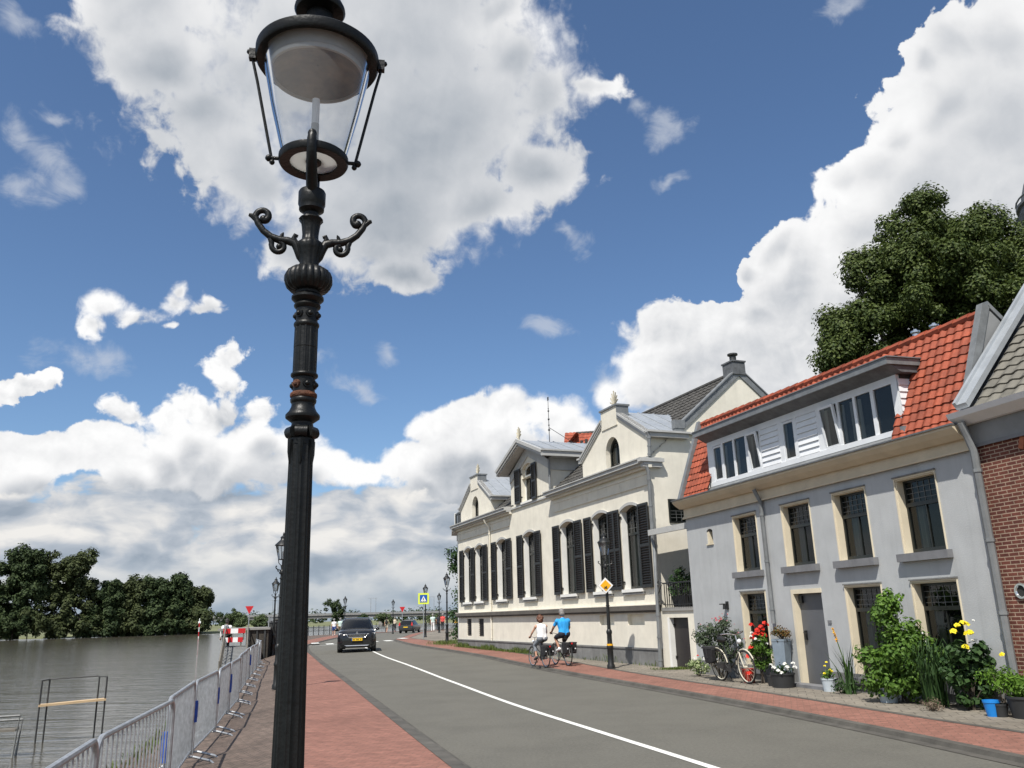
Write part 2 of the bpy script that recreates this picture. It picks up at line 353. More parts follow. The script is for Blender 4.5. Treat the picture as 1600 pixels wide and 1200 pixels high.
# cumulus and wisps: azimuth, elevation, half width, half height (radians)
CLOUD_HARD = [
 (-0.278,0.618,0.2703,0.1585), (-0.131,0.581,0.2311,0.1462), (-0.163,0.479,0.1574,0.0806), (-0.474,0.656,0.0884,0.045), (-0.521,0.669,0.0637,0.0406), (-0.452,0.597,0.0698,0.0537),
 (-0.386,0.556,0.0724,0.0566), (-0.327,0.502,0.0701,0.0559), (-0.319,0.613,0.1619,0.0985), (-0.15,0.668,0.2116,0.1046), (-0.198,0.535,0.142,0.0852), (-0.078,0.582,0.1656,0.0911),
 (0.013,0.65,0.0903,0.0603), (0.065,0.607,0.0842,0.0483), (0.126,0.603,0.0482,0.0206), (0.043,0.53,0.0649,0.047), (-0.045,0.481,0.081,0.0482), (-0.146,0.457,0.1079,0.0556),
 (-0.244,0.445,0.0799,0.0439), (-0.129,0.413,0.0577,0.0264), (-0.283,0.42,0.0467,0.0292), (-0.333,0.778,0.2553,0.0679), (-0.095,0.794,0.2429,0.064), (0.006,0.697,0.0552,0.0258),
 (0.626,0.564,0.0773,0.0488), (0.574,0.569,0.0476,0.0356), (0.538,0.558,0.033,0.0275), (0.543,0.514,0.0613,0.0467), (0.594,0.472,0.0959,0.0798), (0.491,0.498,0.0339,0.0291),
 (0.465,0.47,0.0516,0.0398), (0.435,0.466,0.0318,0.027), (0.504,0.416,0.091,0.0662), (0.562,0.375,0.1143,0.0904), (0.438,0.395,0.0757,0.0551), (0.341,0.408,0.0448,0.03),
 (0.296,0.389,0.0267,0.0204), (0.37,0.371,0.0794,0.0535), (0.461,0.319,0.1183,0.0758), (0.313,0.335,0.0557,0.0403), (0.203,0.324,0.061,0.0393), (0.162,0.297,0.0316,0.0259),
 (0.247,0.29,0.0835,0.0524), (0.167,0.266,0.0484,0.0343), (0.334,0.265,0.1216,0.0656), (0.448,0.236,0.1296,0.0833), (0.226,0.231,0.0979,0.0376), (0.127,0.261,0.0237,0.023),
 (-0.089,0.22,0.0456,0.0323), (-0.057,0.229,0.0357,0.027), (-0.009,0.232,0.0382,0.034), (0.031,0.242,0.0358,0.0271), (0.054,0.226,0.0435,0.0424), (0.085,0.209,0.0353,0.0307),
 (-0.026,0.19,0.1018,0.0423), (-0.128,0.183,0.0425,0.032), (-0.089,0.168,0.0929,0.0382), (0.036,0.172,0.078,0.0459), (0.107,0.177,0.0464,0.0457), (-0.474,0.349,0.0278,0.0179),
 (-0.442,0.338,0.0353,0.0182), (-0.408,0.351,0.0252,0.017), (-0.379,0.344,0.0243,0.0122), (-0.403,0.366,0.0092,0.0128), (-0.491,0.327,0.0181,0.0123), (-0.415,0.326,0.0207,0.0071),
 (-0.558,0.259,0.0258,0.0159), (-0.575,0.252,0.0172,0.0157), (-0.541,0.269,0.0168,0.0093), (-0.349,0.295,0.0274,0.0204), (-0.343,0.272,0.0216,0.0278), (-0.345,0.246,0.0185,0.0219),
 (-0.39,0.244,0.0262,0.0215), (-0.415,0.227,0.0268,0.0213), (-0.367,0.226,0.0314,0.0289), (-0.445,0.225,0.0248,0.0182), (-0.396,0.199,0.0575,0.0342), (-0.458,0.196,0.032,0.0236),
 (-0.333,0.202,0.039,0.0365), (-0.296,0.241,0.0308,0.0237), (-0.287,0.204,0.0438,0.0326), (-0.49,0.201,0.0248,0.015), (-0.529,0.191,0.0326,0.016), (-0.555,0.189,0.0288,0.0171),
 (-0.506,0.176,0.0545,0.0215), (-0.423,0.17,0.0785,0.028), (-0.306,0.17,0.0784,0.0307), (-0.249,0.197,0.0267,0.0269), (-0.23,0.172,0.0446,0.0269), (-0.546,0.16,0.0461,0.0223),
 (-0.188,0.164,0.0377,0.0211), (0.533,0.429,0.1076,0.1227), (0.568,0.339,0.1063,0.1034), (0.391,0.317,0.1046,0.0783),
]
CLOUD_SOFT = [
 (-0.512,0.287,0.0467,0.0231), (-0.481,0.295,0.029,0.0207), (-0.569,0.48,0.0281,0.0379), (-0.591,0.501,0.0245,0.0247), (-0.553,0.457,0.0221,0.029), (-0.583,0.444,0.0273,0.0254),
 (-0.563,0.533,0.0192,0.0124), (0.221,0.51,0.028,0.01), (0.219,0.569,0.0378,0.0276), (0.186,0.587,0.0257,0.0151), (0.043,0.338,0.045,0.0231), (-0.149,0.317,0.0319,0.0168),
 (-0.191,0.282,0.0468,0.0137), (0.091,0.67,0.009,0.0229), (0.089,0.432,0.0251,0.015), (-0.254,0.303,0.0305,0.0105), (0.176,0.273,0.039,0.0381), (0.128,0.276,0.0238,0.0307),
 (-0.374,0.551,0.0192,0.0269), (-0.613,0.598,0.0371,0.0173), (0.459,0.64,0.0369,0.0144),
]
# ---------------------------------------------------------------- camera, sun, sky
CAM_H = 1.6
def make_camera():
    cam = bpy.data.cameras.new('camera'); o = bpy.data.objects.new('camera', cam); COL.objects.link(o)
    cam.sensor_fit = 'HORIZONTAL'; cam.sensor_width = 36; cam.lens = 1290 * 36 / 1600
    cam.clip_start = .05; cam.clip_end = 6000
    p, r = rad(15.7), rad(1.6)
    f = Vector((0, math.cos(p), math.sin(p))); r0 = Vector((1, 0, 0)); u0 = Vector((0, -math.sin(p), math.cos(p)))
    rt = r0 * math.cos(r) - u0 * math.sin(r); up = r0 * math.sin(r) + u0 * math.cos(r)
    m = Matrix((rt, up, -f)).transposed().to_4x4(); m.translation = (0, 0, CAM_H)
    o.matrix_world = m
    SC.camera = o
make_camera()
SUN_TO = Vector((-.40 * math.cos(rad(56)), -.917 * math.cos(rad(56)), math.sin(rad(56)))).normalized()
def make_sun():
    l = bpy.data.lights.new('sun', 'SUN'); l.energy = 5.0; l.angle = rad(.53); l.color = (1, .955, .88)
    o = bpy.data.objects.new('sun', l); COL.objects.link(o)
    o.rotation_euler = SUN_TO.to_track_quat('Z', 'Y').to_euler()
    o.location = SUN_TO * 50
make_sun()
SC.view_settings.view_transform = 'Standard'; SC.view_settings.look = 'None'
SC.view_settings.gamma = 1; SC.view_settings.use_curve_mapping = False
SC.view_settings.exposure = 0.25
SC.cycles.max_bounces = 6; SC.cycles.transparent_max_bounces = 16
SC.cycles.caustics_reflective = False; SC.cycles.caustics_refractive = False

def make_world():
    w = bpy.data.worlds.new('World'); SC.world = w; w.use_nodes = True
    nt = w.node_tree; N = nt.nodes; N.clear()
    def new(t, **k):
        n = N.new(t)
        for a, b in k.items(): setattr(n, a, b)
        return n
    def val(x):
        return x
    def math_(op, a, b=None, c=None, clamp=False):
        n = new('ShaderNodeMath', operation=op, use_clamp=clamp)
        for i, x in enumerate((a, b, c)):
            if x is None: continue
            if isinstance(x, (int, float)): n.inputs[i].default_value = x
            else: nt.links.new(x, n.inputs[i])
        return n.outputs[0]
    def vmath(op, a, b=None, c=None, out=0):
        n = new('ShaderNodeVectorMath', operation=op)
        for i, x in enumerate((a, b, c)):
            if x is None: continue
            if isinstance(x, (tuple, list)): n.inputs[i].default_value = x
            else: nt.links.new(x, n.inputs[i])
        return n.outputs[out]
    def sstep(x, lo, hi, tlo=0., thi=1.):
        n = new('ShaderNodeMapRange', interpolation_type='SMOOTHSTEP')
        n.inputs['From Min'].default_value = lo; n.inputs['From Max'].default_value = hi
        n.inputs['To Min'].default_value = tlo; n.inputs['To Max'].default_value = thi
        nt.links.new(x, n.inputs['Value']); return n.outputs[0]
    def noise(v, scale, detail=4, rough=.55, lac=2.0, color=False, dist=0.0):
        n = new('ShaderNodeTexNoise'); n.inputs['Scale'].default_value = scale; n.inputs['Detail'].default_value = detail
        n.inputs['Roughness'].default_value = rough; n.inputs['Lacunarity'].default_value = lac; n.inputs['Distortion'].default_value = dist
        nt.links.new(v, n.inputs['Vector']); return n.outputs['Color' if color else 'Fac']
    def mix(fac, a, b):
        n = new('ShaderNodeMix', data_type='RGBA')
        for nm, x in (('Factor', fac), ('A', a), ('B', b)):
            if isinstance(x, (tuple, list)): n.inputs[nm].default_value = (*x, 1)
            elif isinstance(x, (int, float)): n.inputs[nm].default_value = x
            else: nt.links.new(x, n.inputs[nm])
        return n.outputs['Result']
    tc = new('ShaderNodeTexCoord'); sep = new('ShaderNodeSeparateXYZ'); nt.links.new(tc.outputs['Generated'], sep.inputs[0])
    az = math_('ARCTAN2', sep.outputs['X'], sep.outputs['Y']); el = math_('ARCSINE', sep.outputs['Z'])
    cb = new('ShaderNodeCombineXYZ'); nt.links.new(az, cb.inputs['X']); nt.links.new(el, cb.inputs['Y'])
    p0 = cb.outputs[0]
    # irregular outline: warp the direction a little before measuring distance to the cloud masses
    def warp(p, scale, amp, det=2):
        c = noise(p, scale, det, .5, color=True)
        return vmath('MULTIPLY_ADD', vmath('SUBTRACT', c, (.5, .5, .5)), (amp, amp, 0), p)
    def field(p, blobs, k=.35):
        d = None
        for (a, e, ra, re) in blobs:
            q = vmath('MULTIPLY_ADD', p, (1 / ra, 1 / re, 0), (-a / ra, -e / re, 0))
            l = vmath('LENGTH', q, out=1)
            if d is None: d = l
            else: d = math_('SMOOTH_MIN', d, l, k)
        return math_('SUBTRACT', 1.0, d)
    p1 = warp(warp(p0, 9, .07, 2), 30, .024, 4)
    Fh = field(p1, CLOUD_HARD)
    # billows: rounded bumps at several sizes
    def billow(p):
        n1 = noise(p, 17, 6, .56, 2.15)
        n2 = noise(p, 58, 3, .5)
        v = new('ShaderNodeTexVoronoi', feature='SMOOTH_F1'); v.inputs['Scale'].default_value = 34; v.inputs['Smoothness'].default_value = .5
        nt.links.new(p, v.inputs['Vector'])
        a = math_('MULTIPLY', math_('SUBTRACT', n1, .5), 1.45)
        a = math_('MULTIPLY_ADD', math_('SUBTRACT', n2, .5), .42, a)
        return math_('MULTIPLY_ADD', math_('SUBTRACT', .40, v.outputs['Distance']), .30, a)
    pb = warp(p0, 26, .022, 2)
    rag = math_('MULTIPLY_ADD', math_('MULTIPLY', sstep(az, -.18, -.30), math_('MULTIPLY', sstep(el, .20, .24), sstep(el, .38, .32))), 1.3, 1.0)
    D0 = math_('MULTIPLY', billow(pb), rag)
    D1 = math_('MULTIPLY', billow(vmath('ADD', pb, (-.006, .012, 0))), rag)          # towards the sun
    h = math_('ADD', Fh, D0)
    soft = noise(p0, 4.3, 3, .5)
    wd = math_('MULTIPLY', math_('MULTIPLY', sstep(soft, .36, .64, .22, .85), sstep(az, .12, .30, 1., .30)), sstep(el, .13, .30, .40, 1.))
    dens = math_('DIVIDE', math_('ADD', h, .07), wd, clamp=True)
    dens = sstep(dens, 0, 1)
    Fup = field(vmath('ADD', warp(p0, 9, .07, 2), (-.012, .055, 0)), [c for c in CLOUD_HARD if c[2] > .026])
    emb = math_('SUBTRACT', D0, D1)                              # >0 on faces turned to the sun
    above = sstep(math_('MULTIPLY_ADD', D0, .16, Fup), -.35, .70)
    # thick overhead and low masses show grey undersides; the tall tower on the right is lit almost full-on
    grey = math_('MULTIPLY', sstep(az, .12, .34, .46, .30), sstep(el, .10, .32, 1.15, .62))
    lit = math_('SUBTRACT', 1.0, math_('MULTIPLY', above, grey))
    core = math_('MULTIPLY', sstep(math_('MULTIPLY_ADD', D0, .12, Fh), .22, .95), sstep(el, .26, .40, .0, .26))
    lit = math_('SUBTRACT', lit, core)
    lit = math_('MULTIPLY_ADD', math_('MULTIPLY', emb, sstep(el, .30, .50, .36, .14)), 1.0, lit)
    big = noise(p0, 4.2, 2, .45)
    lit = math_('MULTIPLY_ADD', math_('SUBTRACT', big, .5), .85, lit)
    ramp = new('ShaderNodeValToRGB'); nt.links.new(math_('ADD', lit, -.04, clamp=True), ramp.inputs[0])
    cr = ramp.color_ramp; cr.elements[0].position = .0; cr.elements[0].color = (.20, .235, .29, 1)
    cr.elements[1].position = 1.0; cr.elements[1].color = (.84, .84, .84, 1)
    for ps, c in ((.30, (.32, .355, .40)), (.55, (.50, .52, .55)), (.78, (.69, .695, .705))):
        x = cr.elements.new(ps); x.color = (*c, 1)
    cloudc = ramp.outputs[0]
    # wisps
    Fs = field(warp(p0, 12, .10, 4), CLOUD_SOFT, .4)
    wn = noise(vmath('MULTIPLY', p0, (1.0, 1.4, 0)), 24, 7, .65, dist=.6)
    wisp = math_('MULTIPLY', sstep(math_('MULTIPLY_ADD', math_('SUBTRACT', wn, .5), 2.0, Fs), .0, 1.1), .55)
    # low distant rows of small cumulus, flattened by perspective: puffs with bright heads and blue-grey feet
    pl = vmath('MULTIPLY', p0, (1.0, 2.0, 0)); pl = warp(pl, 9, .075, 3)
    def puffs(p, det):
        def vor(sc):
            v = new('ShaderNodeTexVoronoi', feature='SMOOTH_F1'); v.inputs['Scale'].default_value = sc; v.inputs['Smoothness'].default_value = .45
            nt.links.new(p, v.inputs['Vector']); return v.outputs['Distance']
        n = noise(p, 10, det, .56)
        a = math_('MULTIPLY_ADD', vor(11), -.42, math_('MULTIPLY', n, 1.0))
        return math_('MULTIPLY_ADD', vor(27), -.24, a)
    nl = puffs(pl, 6)
    cov = sstep(el, .25, .12, -.60, .33)
    hl = math_('ADD', nl, cov)
    dl = sstep(hl, .20, .32)
    nl2 = puffs(vmath('ADD', pl, (-.012, .036, 0)), 5)
    ll = math_('MULTIPLY_ADD', math_('SUBTRACT', nl, nl2), 1.9, .55)
    ll = math_('MULTIPLY_ADD', math_('SUBTRACT', noise(pl, 4, 2, .5), .5), .7, ll)
    r2 = new('ShaderNodeValToRGB'); nt.links.new(ll, r2.inputs[0]); c2 = r2.color_ramp
    c2.elements[0].position = .08; c2.elements[0].color = (.27, .32, .385, 1); c2.elements[1].position = .98; c2.elements[1].color = (.74, .725, .70, 1)
    x = c2.elements.new(.44); x.color = (.41, .45, .505, 1)
    x = c2.elements.new(.68); x.color = (.57, .58, .595, 1)
    # clear sky
    sky = new('ShaderNodeTexSky', sky_type='NISHITA'); sky.sun_disc = False
    sky.sun_elevation = math.asin(SUN_TO.z); sky.sun_rotation = math.atan2(SUN_TO.x, SUN_TO.y)
    sky.altitude = 0; sky.air_density = 1.0; sky.dust_density = .3; sky.ozone_density = 3.6
    S = .1
    g = 1 / S
    def up(c): return vmath('SCALE', c) 
    def scaled(c):
        n = new('ShaderNodeVectorMath', operation='SCALE'); n.inputs['Scale'].default_value = g; nt.links.new(c, n.inputs[0]); return n.outputs[0]
    c = vmath('MULTIPLY', sky.outputs[0], (.89, .97, 1.04))
    c = mix(dl, c, scaled(r2.outputs[0]))
    c = mix(wisp, c, tuple(v * g for v in (.55, .58, .63)))
    c = mix(dens, c, scaled(cloudc))
    haze = sstep(el, .10, .0, 0., .72)
    c = mix(haze, c, tuple(v * g for v in (.29, .36, .43)))
    # the rest of the sky dome, outside this bank of clouds: plain scattered cumulus (cheap to sample)
    gz = noise(vmath('MULTIPLY', tc.outputs['Generated'], (1, 1, 1.6)), 2.6, 4, .6)
    cg = mix(sstep(gz, .50, .60), sky.outputs[0], mix(sstep(gz, .56, .75), tuple(v * g for v in (.75, .75, .75)), tuple(v * g for v in (.42, .45, .5))))
    cg = mix(sstep(el, .0, -.03), cg, tuple(v * g for v in (.12, .12, .10)))
    def bgn(col):
        bg = new('ShaderNodeBackground'); bg.inputs['Strength'].default_value = S; nt.links.new(col, bg.inputs['Color']); return bg
    b0, b1 = bgn(cg), bgn(c)
    inside = math_('MULTIPLY', math_('MULTIPLY', math_('LESS_THAN', math_('ABSOLUTE', az), .92), math_('GREATER_THAN', el, -.02)), math_('LESS_THAN', el, .80))
    mx = new('ShaderNodeMixShader'); nt.links.new(inside, mx.inputs[0]); nt.links.new(b0.outputs[0], mx.inputs[1]); nt.links.new(b1.outputs[0], mx.inputs[2])
    out = new('ShaderNodeOutputWorld'); nt.links.new(mx.outputs[0], out.inputs['Surface'])
    w.cycles.sampling_method = 'MANUAL'; w.cycles.sample_map_resolution = 512
make_world()
# ---------------------------------------------------------------- ground, road, pavements, river
def clamp(v, a=0., b=1.): return max(a, min(b, v))
def GZ(X, Y): return .3 * clamp((Y - 24) / 36) * clamp((X + 16) / 13)
KL = [(4.2, -8), (2.0, 1), (.9, 4.6), (-.68, 9.93), (-1.37, 12.3), (-2.55, 16.4), (-3.7, 20.4), (-4.92, 24.6), (-6.83, 30.9), (-8.95, 38.2), (-11, 45.4), (-13.1, 53.5), (-14.6, 60), (-15.6, 67), (-17, 78), (-18.2, 90), (-18.8, 100), (-18, 108), (-15.5, 112.5), (-11, 114), (-5, 114), (14, 113)]
PL = [(1.4, -8), (-.1, 1), (-1.1, 4.6), (-2.55, 9.4), (-3.25, 11.7), (-4.4, 15.8), (-5.5, 19.8), (-6.7, 24), (-8.55, 30.3), (-10.6, 37.6), (-12.6, 44.8), (-14.6, 53), (-16.1, 59.6), (-17.3, 66.6), (-18.8, 78), (-20.2, 90), (-20.8, 101), (-19.8, 110), (-16.5, 115.5), (-11, 117), (-5, 117), (14, 116)]
BL = [(.6, -8), (-1.5, 1), (-2.5, 4.6), (-3.6, 9.1), (-4.2, 11.3), (-5.3, 15.8), (-6.42, 19.8), (-7.58, 24), (-9.25, 30.3), (-11.2, 37.4), (-13.2, 44.4), (-15.8, 52.6), (-17.8, 59.2), (-20, 66), (-23, 77), (-25.5, 90), (-27.2, 102), (-24.5, 117), (-20, 124.5), (-12.5, 125), (-6, 124), (14, 122)]
QL = [(-.7, -8), (-2.8, 1), (-3.8, 4.6), (-4.9, 8.8), (-5.5, 11.0), (-6.6, 15.5), (-7.7, 19.5), (-8.8, 23.7), (-10.2, 30), (-12.0, 37.2), (-13.9, 44.2), (-16.5, 52.4), (-18.6, 59), (-20.8, 65.8), (-23.8, 77), (-26.3, 90), (-28, 102.2), (-25.1, 117.5), (-20.3, 125.3), (-12.5, 125.9), (-6, 124.8), (14, 122.8)]
KR = [(9.0, -8), (6.9, 1), (5.11, 9.2), (4.72, 11.26), (4.02, 14.42), (3.09, 17.96), (1.42, 23.9), (.02, 28.75), (-1.36, 33.9), (-3.3, 40), (-5.2, 46), (-6.8, 52), (-8.0, 57.3), (-8.75, 60.6), (-9.05, 63), (-9.2, 66), (-9.6, 72), (-10.4, 82), (-10.6, 91), (-10.2, 97.5), (-8.8, 100.5), (-5, 101.5), (14, 101)]
RF = [(9.9, -8), (7.8, 1), (6.2, 9.6), (5.5, 12.2), (4.6, 16.1), (3.45, 20.35), (1.95, 26.7), (.6, 31.8), (-1.0, 37.5), (-2.6, 42.8), (-4.3, 48.8), (-5.7, 53.7), (-6.8, 57.6), (-7.6, 60.8), (-8.0, 63), (-8.2, 66), (-8.6, 72), (-9.3, 82), (-9.4, 90), (-9, 95.5), (-8, 98.3), (-5, 99.2), (14, 98.8)]
RB = [(14, -8), (11, 1), (9.2, 9.6), (8.2, 12.2), (7.2, 16.1), (6.1, 20.35), (5.0, 26.7), (3.2, 31.8), (.9, 37.5), (-1.2, 42.8), (-2, 48.8), (-2, 53.7), (-2, 57.6), (-2, 60.8), (-2, 63), (-2, 66), (-2, 72), (-2, 82), (-2, 90), (-2, 93), (0, 94), (5, 94), (14, 94)]
def offset(line, d):
    out = []
    for i, p in enumerate(line):
        a = Vector(line[max(i - 1, 0)]); b = Vector(line[min(i + 1, len(line) - 1)]); t = (b - a).normalized()
        out.append((p[0] - t.y * d, p[1] + t.x * d))       # d > 0: to the left of travel
    return out
def dense(line, k):
    """Catmull-Rom refine, so kerbs curve smoothly"""
    P = [Vector(p) for p in line]; out = []
    for i in range(len(P) - 1):
        a, b, c, d = P[max(i - 1, 0)], P[i], P[i + 1], P[min(i + 2, len(P) - 1)]
        l = (c - b).length
        m1 = (c - a) / max((c - a).length, 1e-6) * l; m2 = (d - b) / max((d - b).length, 1e-6) * l
        for j in range(k):
            t = j / k; t2, t3 = t * t, t * t * t
            out.append(b * (2 * t3 - 3 * t2 + 1) + m1 * (t3 - 2 * t2 + t) + c * (-2 * t3 + 3 * t2) + m2 * (t3 - t2))
    out.append(P[-1]); return out
K = 4
def loft(a, b, za, zb, n=3):
    rows = []
    for p, q in zip(a, b):
        p, q = Vector(p), Vector(q); r = []
        for i in range(n + 1):
            t = i / n; w = p.lerp(q, t)
            r.append((w.x, w.y, GZ(w.x, w.y) + za + (zb - za) * t))
        rows.append(r)
    return rows
KLd, PLd, BLd, QLd = dense(KL, K), dense(PL, K), dense(BL, K), dense(QL, K)
KRd, RFd, RBd = dense(KR, K), dense(RF, K), dense(RB, K)
def ground():
    m = MB()                                                            # one sheet of land, cut off by the quay and reaching far to the right
    rows = [[(p.x + .02, p.y, -.6), (max(p.x, 6) + 30, p.y, -.14), (300, p.y * 3 - 20, -.14), (2600, p.y * 12 - 300, -.14)] for p in QLd]
    m.quadmesh(rows)
    tag(m.build('ground', M['earth'], recalc=False), kind='structure')
    m = MB()                                                            # asphalt, kerb to kerb
    nL, nR = len(KLd), len(KRd); rows = []
    lA, rA = offset(KLd, .02), offset(KRd, -.10)
    for i in range(nL):
        p = Vector(lA[i]); f = i * (nR - 1) / (nL - 1); k = min(int(f), nR - 2); q = Vector(rA[k]).lerp(Vector(rA[k + 1]), f - k)
        rows.append([(w.x, w.y, GZ(w.x, w.y)) for w in [p.lerp(q, j / 10) for j in range(11)]])
    m.quadmesh(rows)
    tag(m.build('road', M['asphalt']), kind='structure')
    # left side: gutter, kerb, red path, brown quay, brick apron, quay wall
    g1, g2 = offset(KLd, .10), offset(KLd, .42)
    m = MB(); m.quadmesh(loft(offset(KLd, -.10), offset(KLd, -.02), .006, .012, 1)); m.quadmesh(loft(offset(KLd, -.02), KLd, .012, .056, 1)); m.quadmesh(loft(KLd, offset(KLd, .17), .056, .062, 1))
    tag(m.build('kerb_riverside', M['kerb']), kind='structure')
    m = MB(); m.quadmesh(loft(offset(KLd, .17), PLd, .058, .05, 4))
    tag(m.build('pavement_red', M['red_path']), kind='structure')
    m = MB(); m.quadmesh(loft(PLd, BLd, .046, -.10, 4)); m.quadmesh(loft(BLd, offset(BLd, .25), -.10, -.12, 1))
    tag(m.build('quay_paving', M['brown_path']), kind='structure')
    m = MB(); a = offset(BLd, .25); b = offset(BLd, .32)
    m.quadmesh(loft(a, b, -.119, -.13, 1)); m.quadmesh(loft(b, offset(BLd, .34), -.13, -.34, 1)); m.quadmesh(loft(offset(BLd, .34), QLd, -.34, -.42, 2))
    m.quadmesh(loft(QLd, offset(QLd, .05), -.42, -1.6, 1))
    tag(m.build('quay_edge', M['brown_path']), kind='structure')
    # right side: gutter, kerb, red cycle path, narrow band, grey paving
    m = MB()
    A = [KRd, offset(KRd, -.02), offset(KRd, -.12)]
    m.quadmesh(loft(offset(KRd, .13), KRd, .006, .012, 1)); m.quadmesh(loft(A[0], A[1], .012, .062, 1)); m.quadmesh(loft(A[1], A[2], .062, .070, 1))
    tag(m.build('kerb_townside', M['kerb']), kind='structure')
    m = MB(); m.quadmesh(loft(A[2], RFd, .066, .10, 4))
    tag(m.build('cycle_path', M['red_path']), kind='structure')
    m = MB(); e = offset(RFd, -.12); m.quadmesh(loft(RFd, e, .104, .104, 1))
    tag(m.build('kerb_band', M['kerb']), kind='structure')
    m = MB(); m.quadmesh(loft(e, RBd, .10, .10, 5))
    tag(m.build('pavement_grey', M['grey_path']), kind='structure')
    # markings
    m = MB()
    cl = dense([(3.6, 4.0), (2.01, 9.5), (1.18, 12.21), (-.17, 16.68), (-1.93, 23.31), (-3.82, 30.13), (-5.6, 36.4), (-7.01, 41.9), (-8.6, 48.5), (-9.6, 53)], 5)
    m.quadmesh(loft(offset(cl, .055), offset(cl, -.055), .006, .006, 1))
    tag(m.build('centre_line', M['line']), kind='structure')
    m = MB()
    for k in range(7):
        c = Vector((-14.3, 60.5)).lerp(Vector((-8.3, 61.5)), k / 6); d = Vector((-.25, .97)); s = Vector((.97, .25))
        q = [c + s * (.26 * i) + d * (1.5 * j) for i, j in ((-1, -1), (1, -1), (1, 1), (-1, 1))]
        off = .008 if -14.2 < c.x < -8.7 else .115
        m.face([(p.x, p.y, GZ(p.x, p.y) + off) for p in q])
    q = [(-14.6, 57.6), (-10.6, 57.0), (-10.6, 57.25), (-14.6, 57.85)]
    m.face([(x, y, GZ(x, y) + .008) for x, y in q])
    tag(m.build('zebra_crossing', M['line'], recalc=False), kind='structure')
ground()

def river():
    m, nt, b = node_mat('river_water')
    b.inputs['Base Color'].default_value = (.078, .071, .054, 1); b.inputs['Roughness'].default_value = .11
    b.inputs['IOR'].default_value = 1.33; b.inputs['Specular IOR Level'].default_value = .5
    tc = nt.nodes.new('ShaderNodeTexCoord')
    hs = []
    for sc, det, w in (((1.9, 4.6, 1), 4, .26), ((.55, 1.7, 1), 5, .7), ((.16, .62, 1), 4, 1.2), ((.03, .14, 1), 4, 2.0)):
        mp = nt.nodes.new('ShaderNodeMapping'); mp.inputs['Scale'].default_value = sc; mp.inputs['Rotation'].default_value = (0, 0, rad(-8))
        L(nt, tc.outputs['Object'], mp.inputs[0])
        n = nt.nodes.new('ShaderNodeTexNoise'); n.inputs['Scale'].default_value = 1; n.inputs['Detail'].default_value = det; n.inputs['Roughness'].default_value = .55; n.inputs['Distortion'].default_value = 1.1
        L(nt, mp.outputs[0], n.inputs['Vector'])
        mu = nt.nodes.new('ShaderNodeMath'); mu.operation = 'MULTIPLY'; mu.inputs[1].default_value = w; L(nt, n.outputs['Fac'], mu.inputs[0]); hs.append(mu.outputs[0])
    a = nt.nodes.new('ShaderNodeMath'); L(nt, hs[0], a.inputs[0]); L(nt, hs[1], a.inputs[1])
    a1 = nt.nodes.new('ShaderNodeMath'); L(nt, a.outputs[0], a1.inputs[0]); L(nt, hs[3], a1.inputs[1])
    a2 = nt.nodes.new('ShaderNodeMath'); L(nt, a1.outputs[0], a2.inputs[0]); L(nt, hs[2], a2.inputs[1])
    bp = nt.nodes.new('ShaderNodeBump'); bp.inputs['Strength'].default_value = .36; bp.inputs['Distance'].default_value = .09
    L(nt, a2.outputs[0], bp.inputs['Height']); L(nt, bp.outputs[0], b.inputs['Normal'])
    w = MB(); w.face([(-3000, -300, -.9), (900, -300, -.9), (900, 4000, -.9), (-3000, 4000, -.9)])
    # land stands out of the water: the ground sheet and quay wall close it on the town side
    tag(w.build('river', m, recalc=False), kind='structure')
river()

def banks():
    m = MB()                                                            # flooded meadow bank across the river
    pts = [(-420, 150), (-300, 205), (-205, 243), (-150, 239), (-115, 236), (-97, 238), (-86, 243), (-78, 262), (-88, 300)]
    rows = []
    for i, (x, y) in enumerate(pts):
        rows.append([(x, y, -1.2), (x - 1, y + 1.5, -.72 + .1 * math.sin(i * 2.3)), (x - 6, y + 8, -.35), (x - 40, y + 90, .1), (x - 500, y + 700, .3)])
    m.quadmesh(rows)
    tag(m.build('river_bank', M['meadow'], smooth=True), kind='structure')
    m = MB()                                                            # far shore behind the bridge
    m.quadmesh([[(x, 470 + 12 * math.sin(x * .013), -1.2), (x, 476 + 12 * math.sin(x * .013), -.2), (x * 1.2, 620, .4), (x * 4, 3800, 1.0)] for x in range(-900, 901, 60)])
    tag(m.build('far_shore', M['meadow'], smooth=True), kind='structure')
banks()
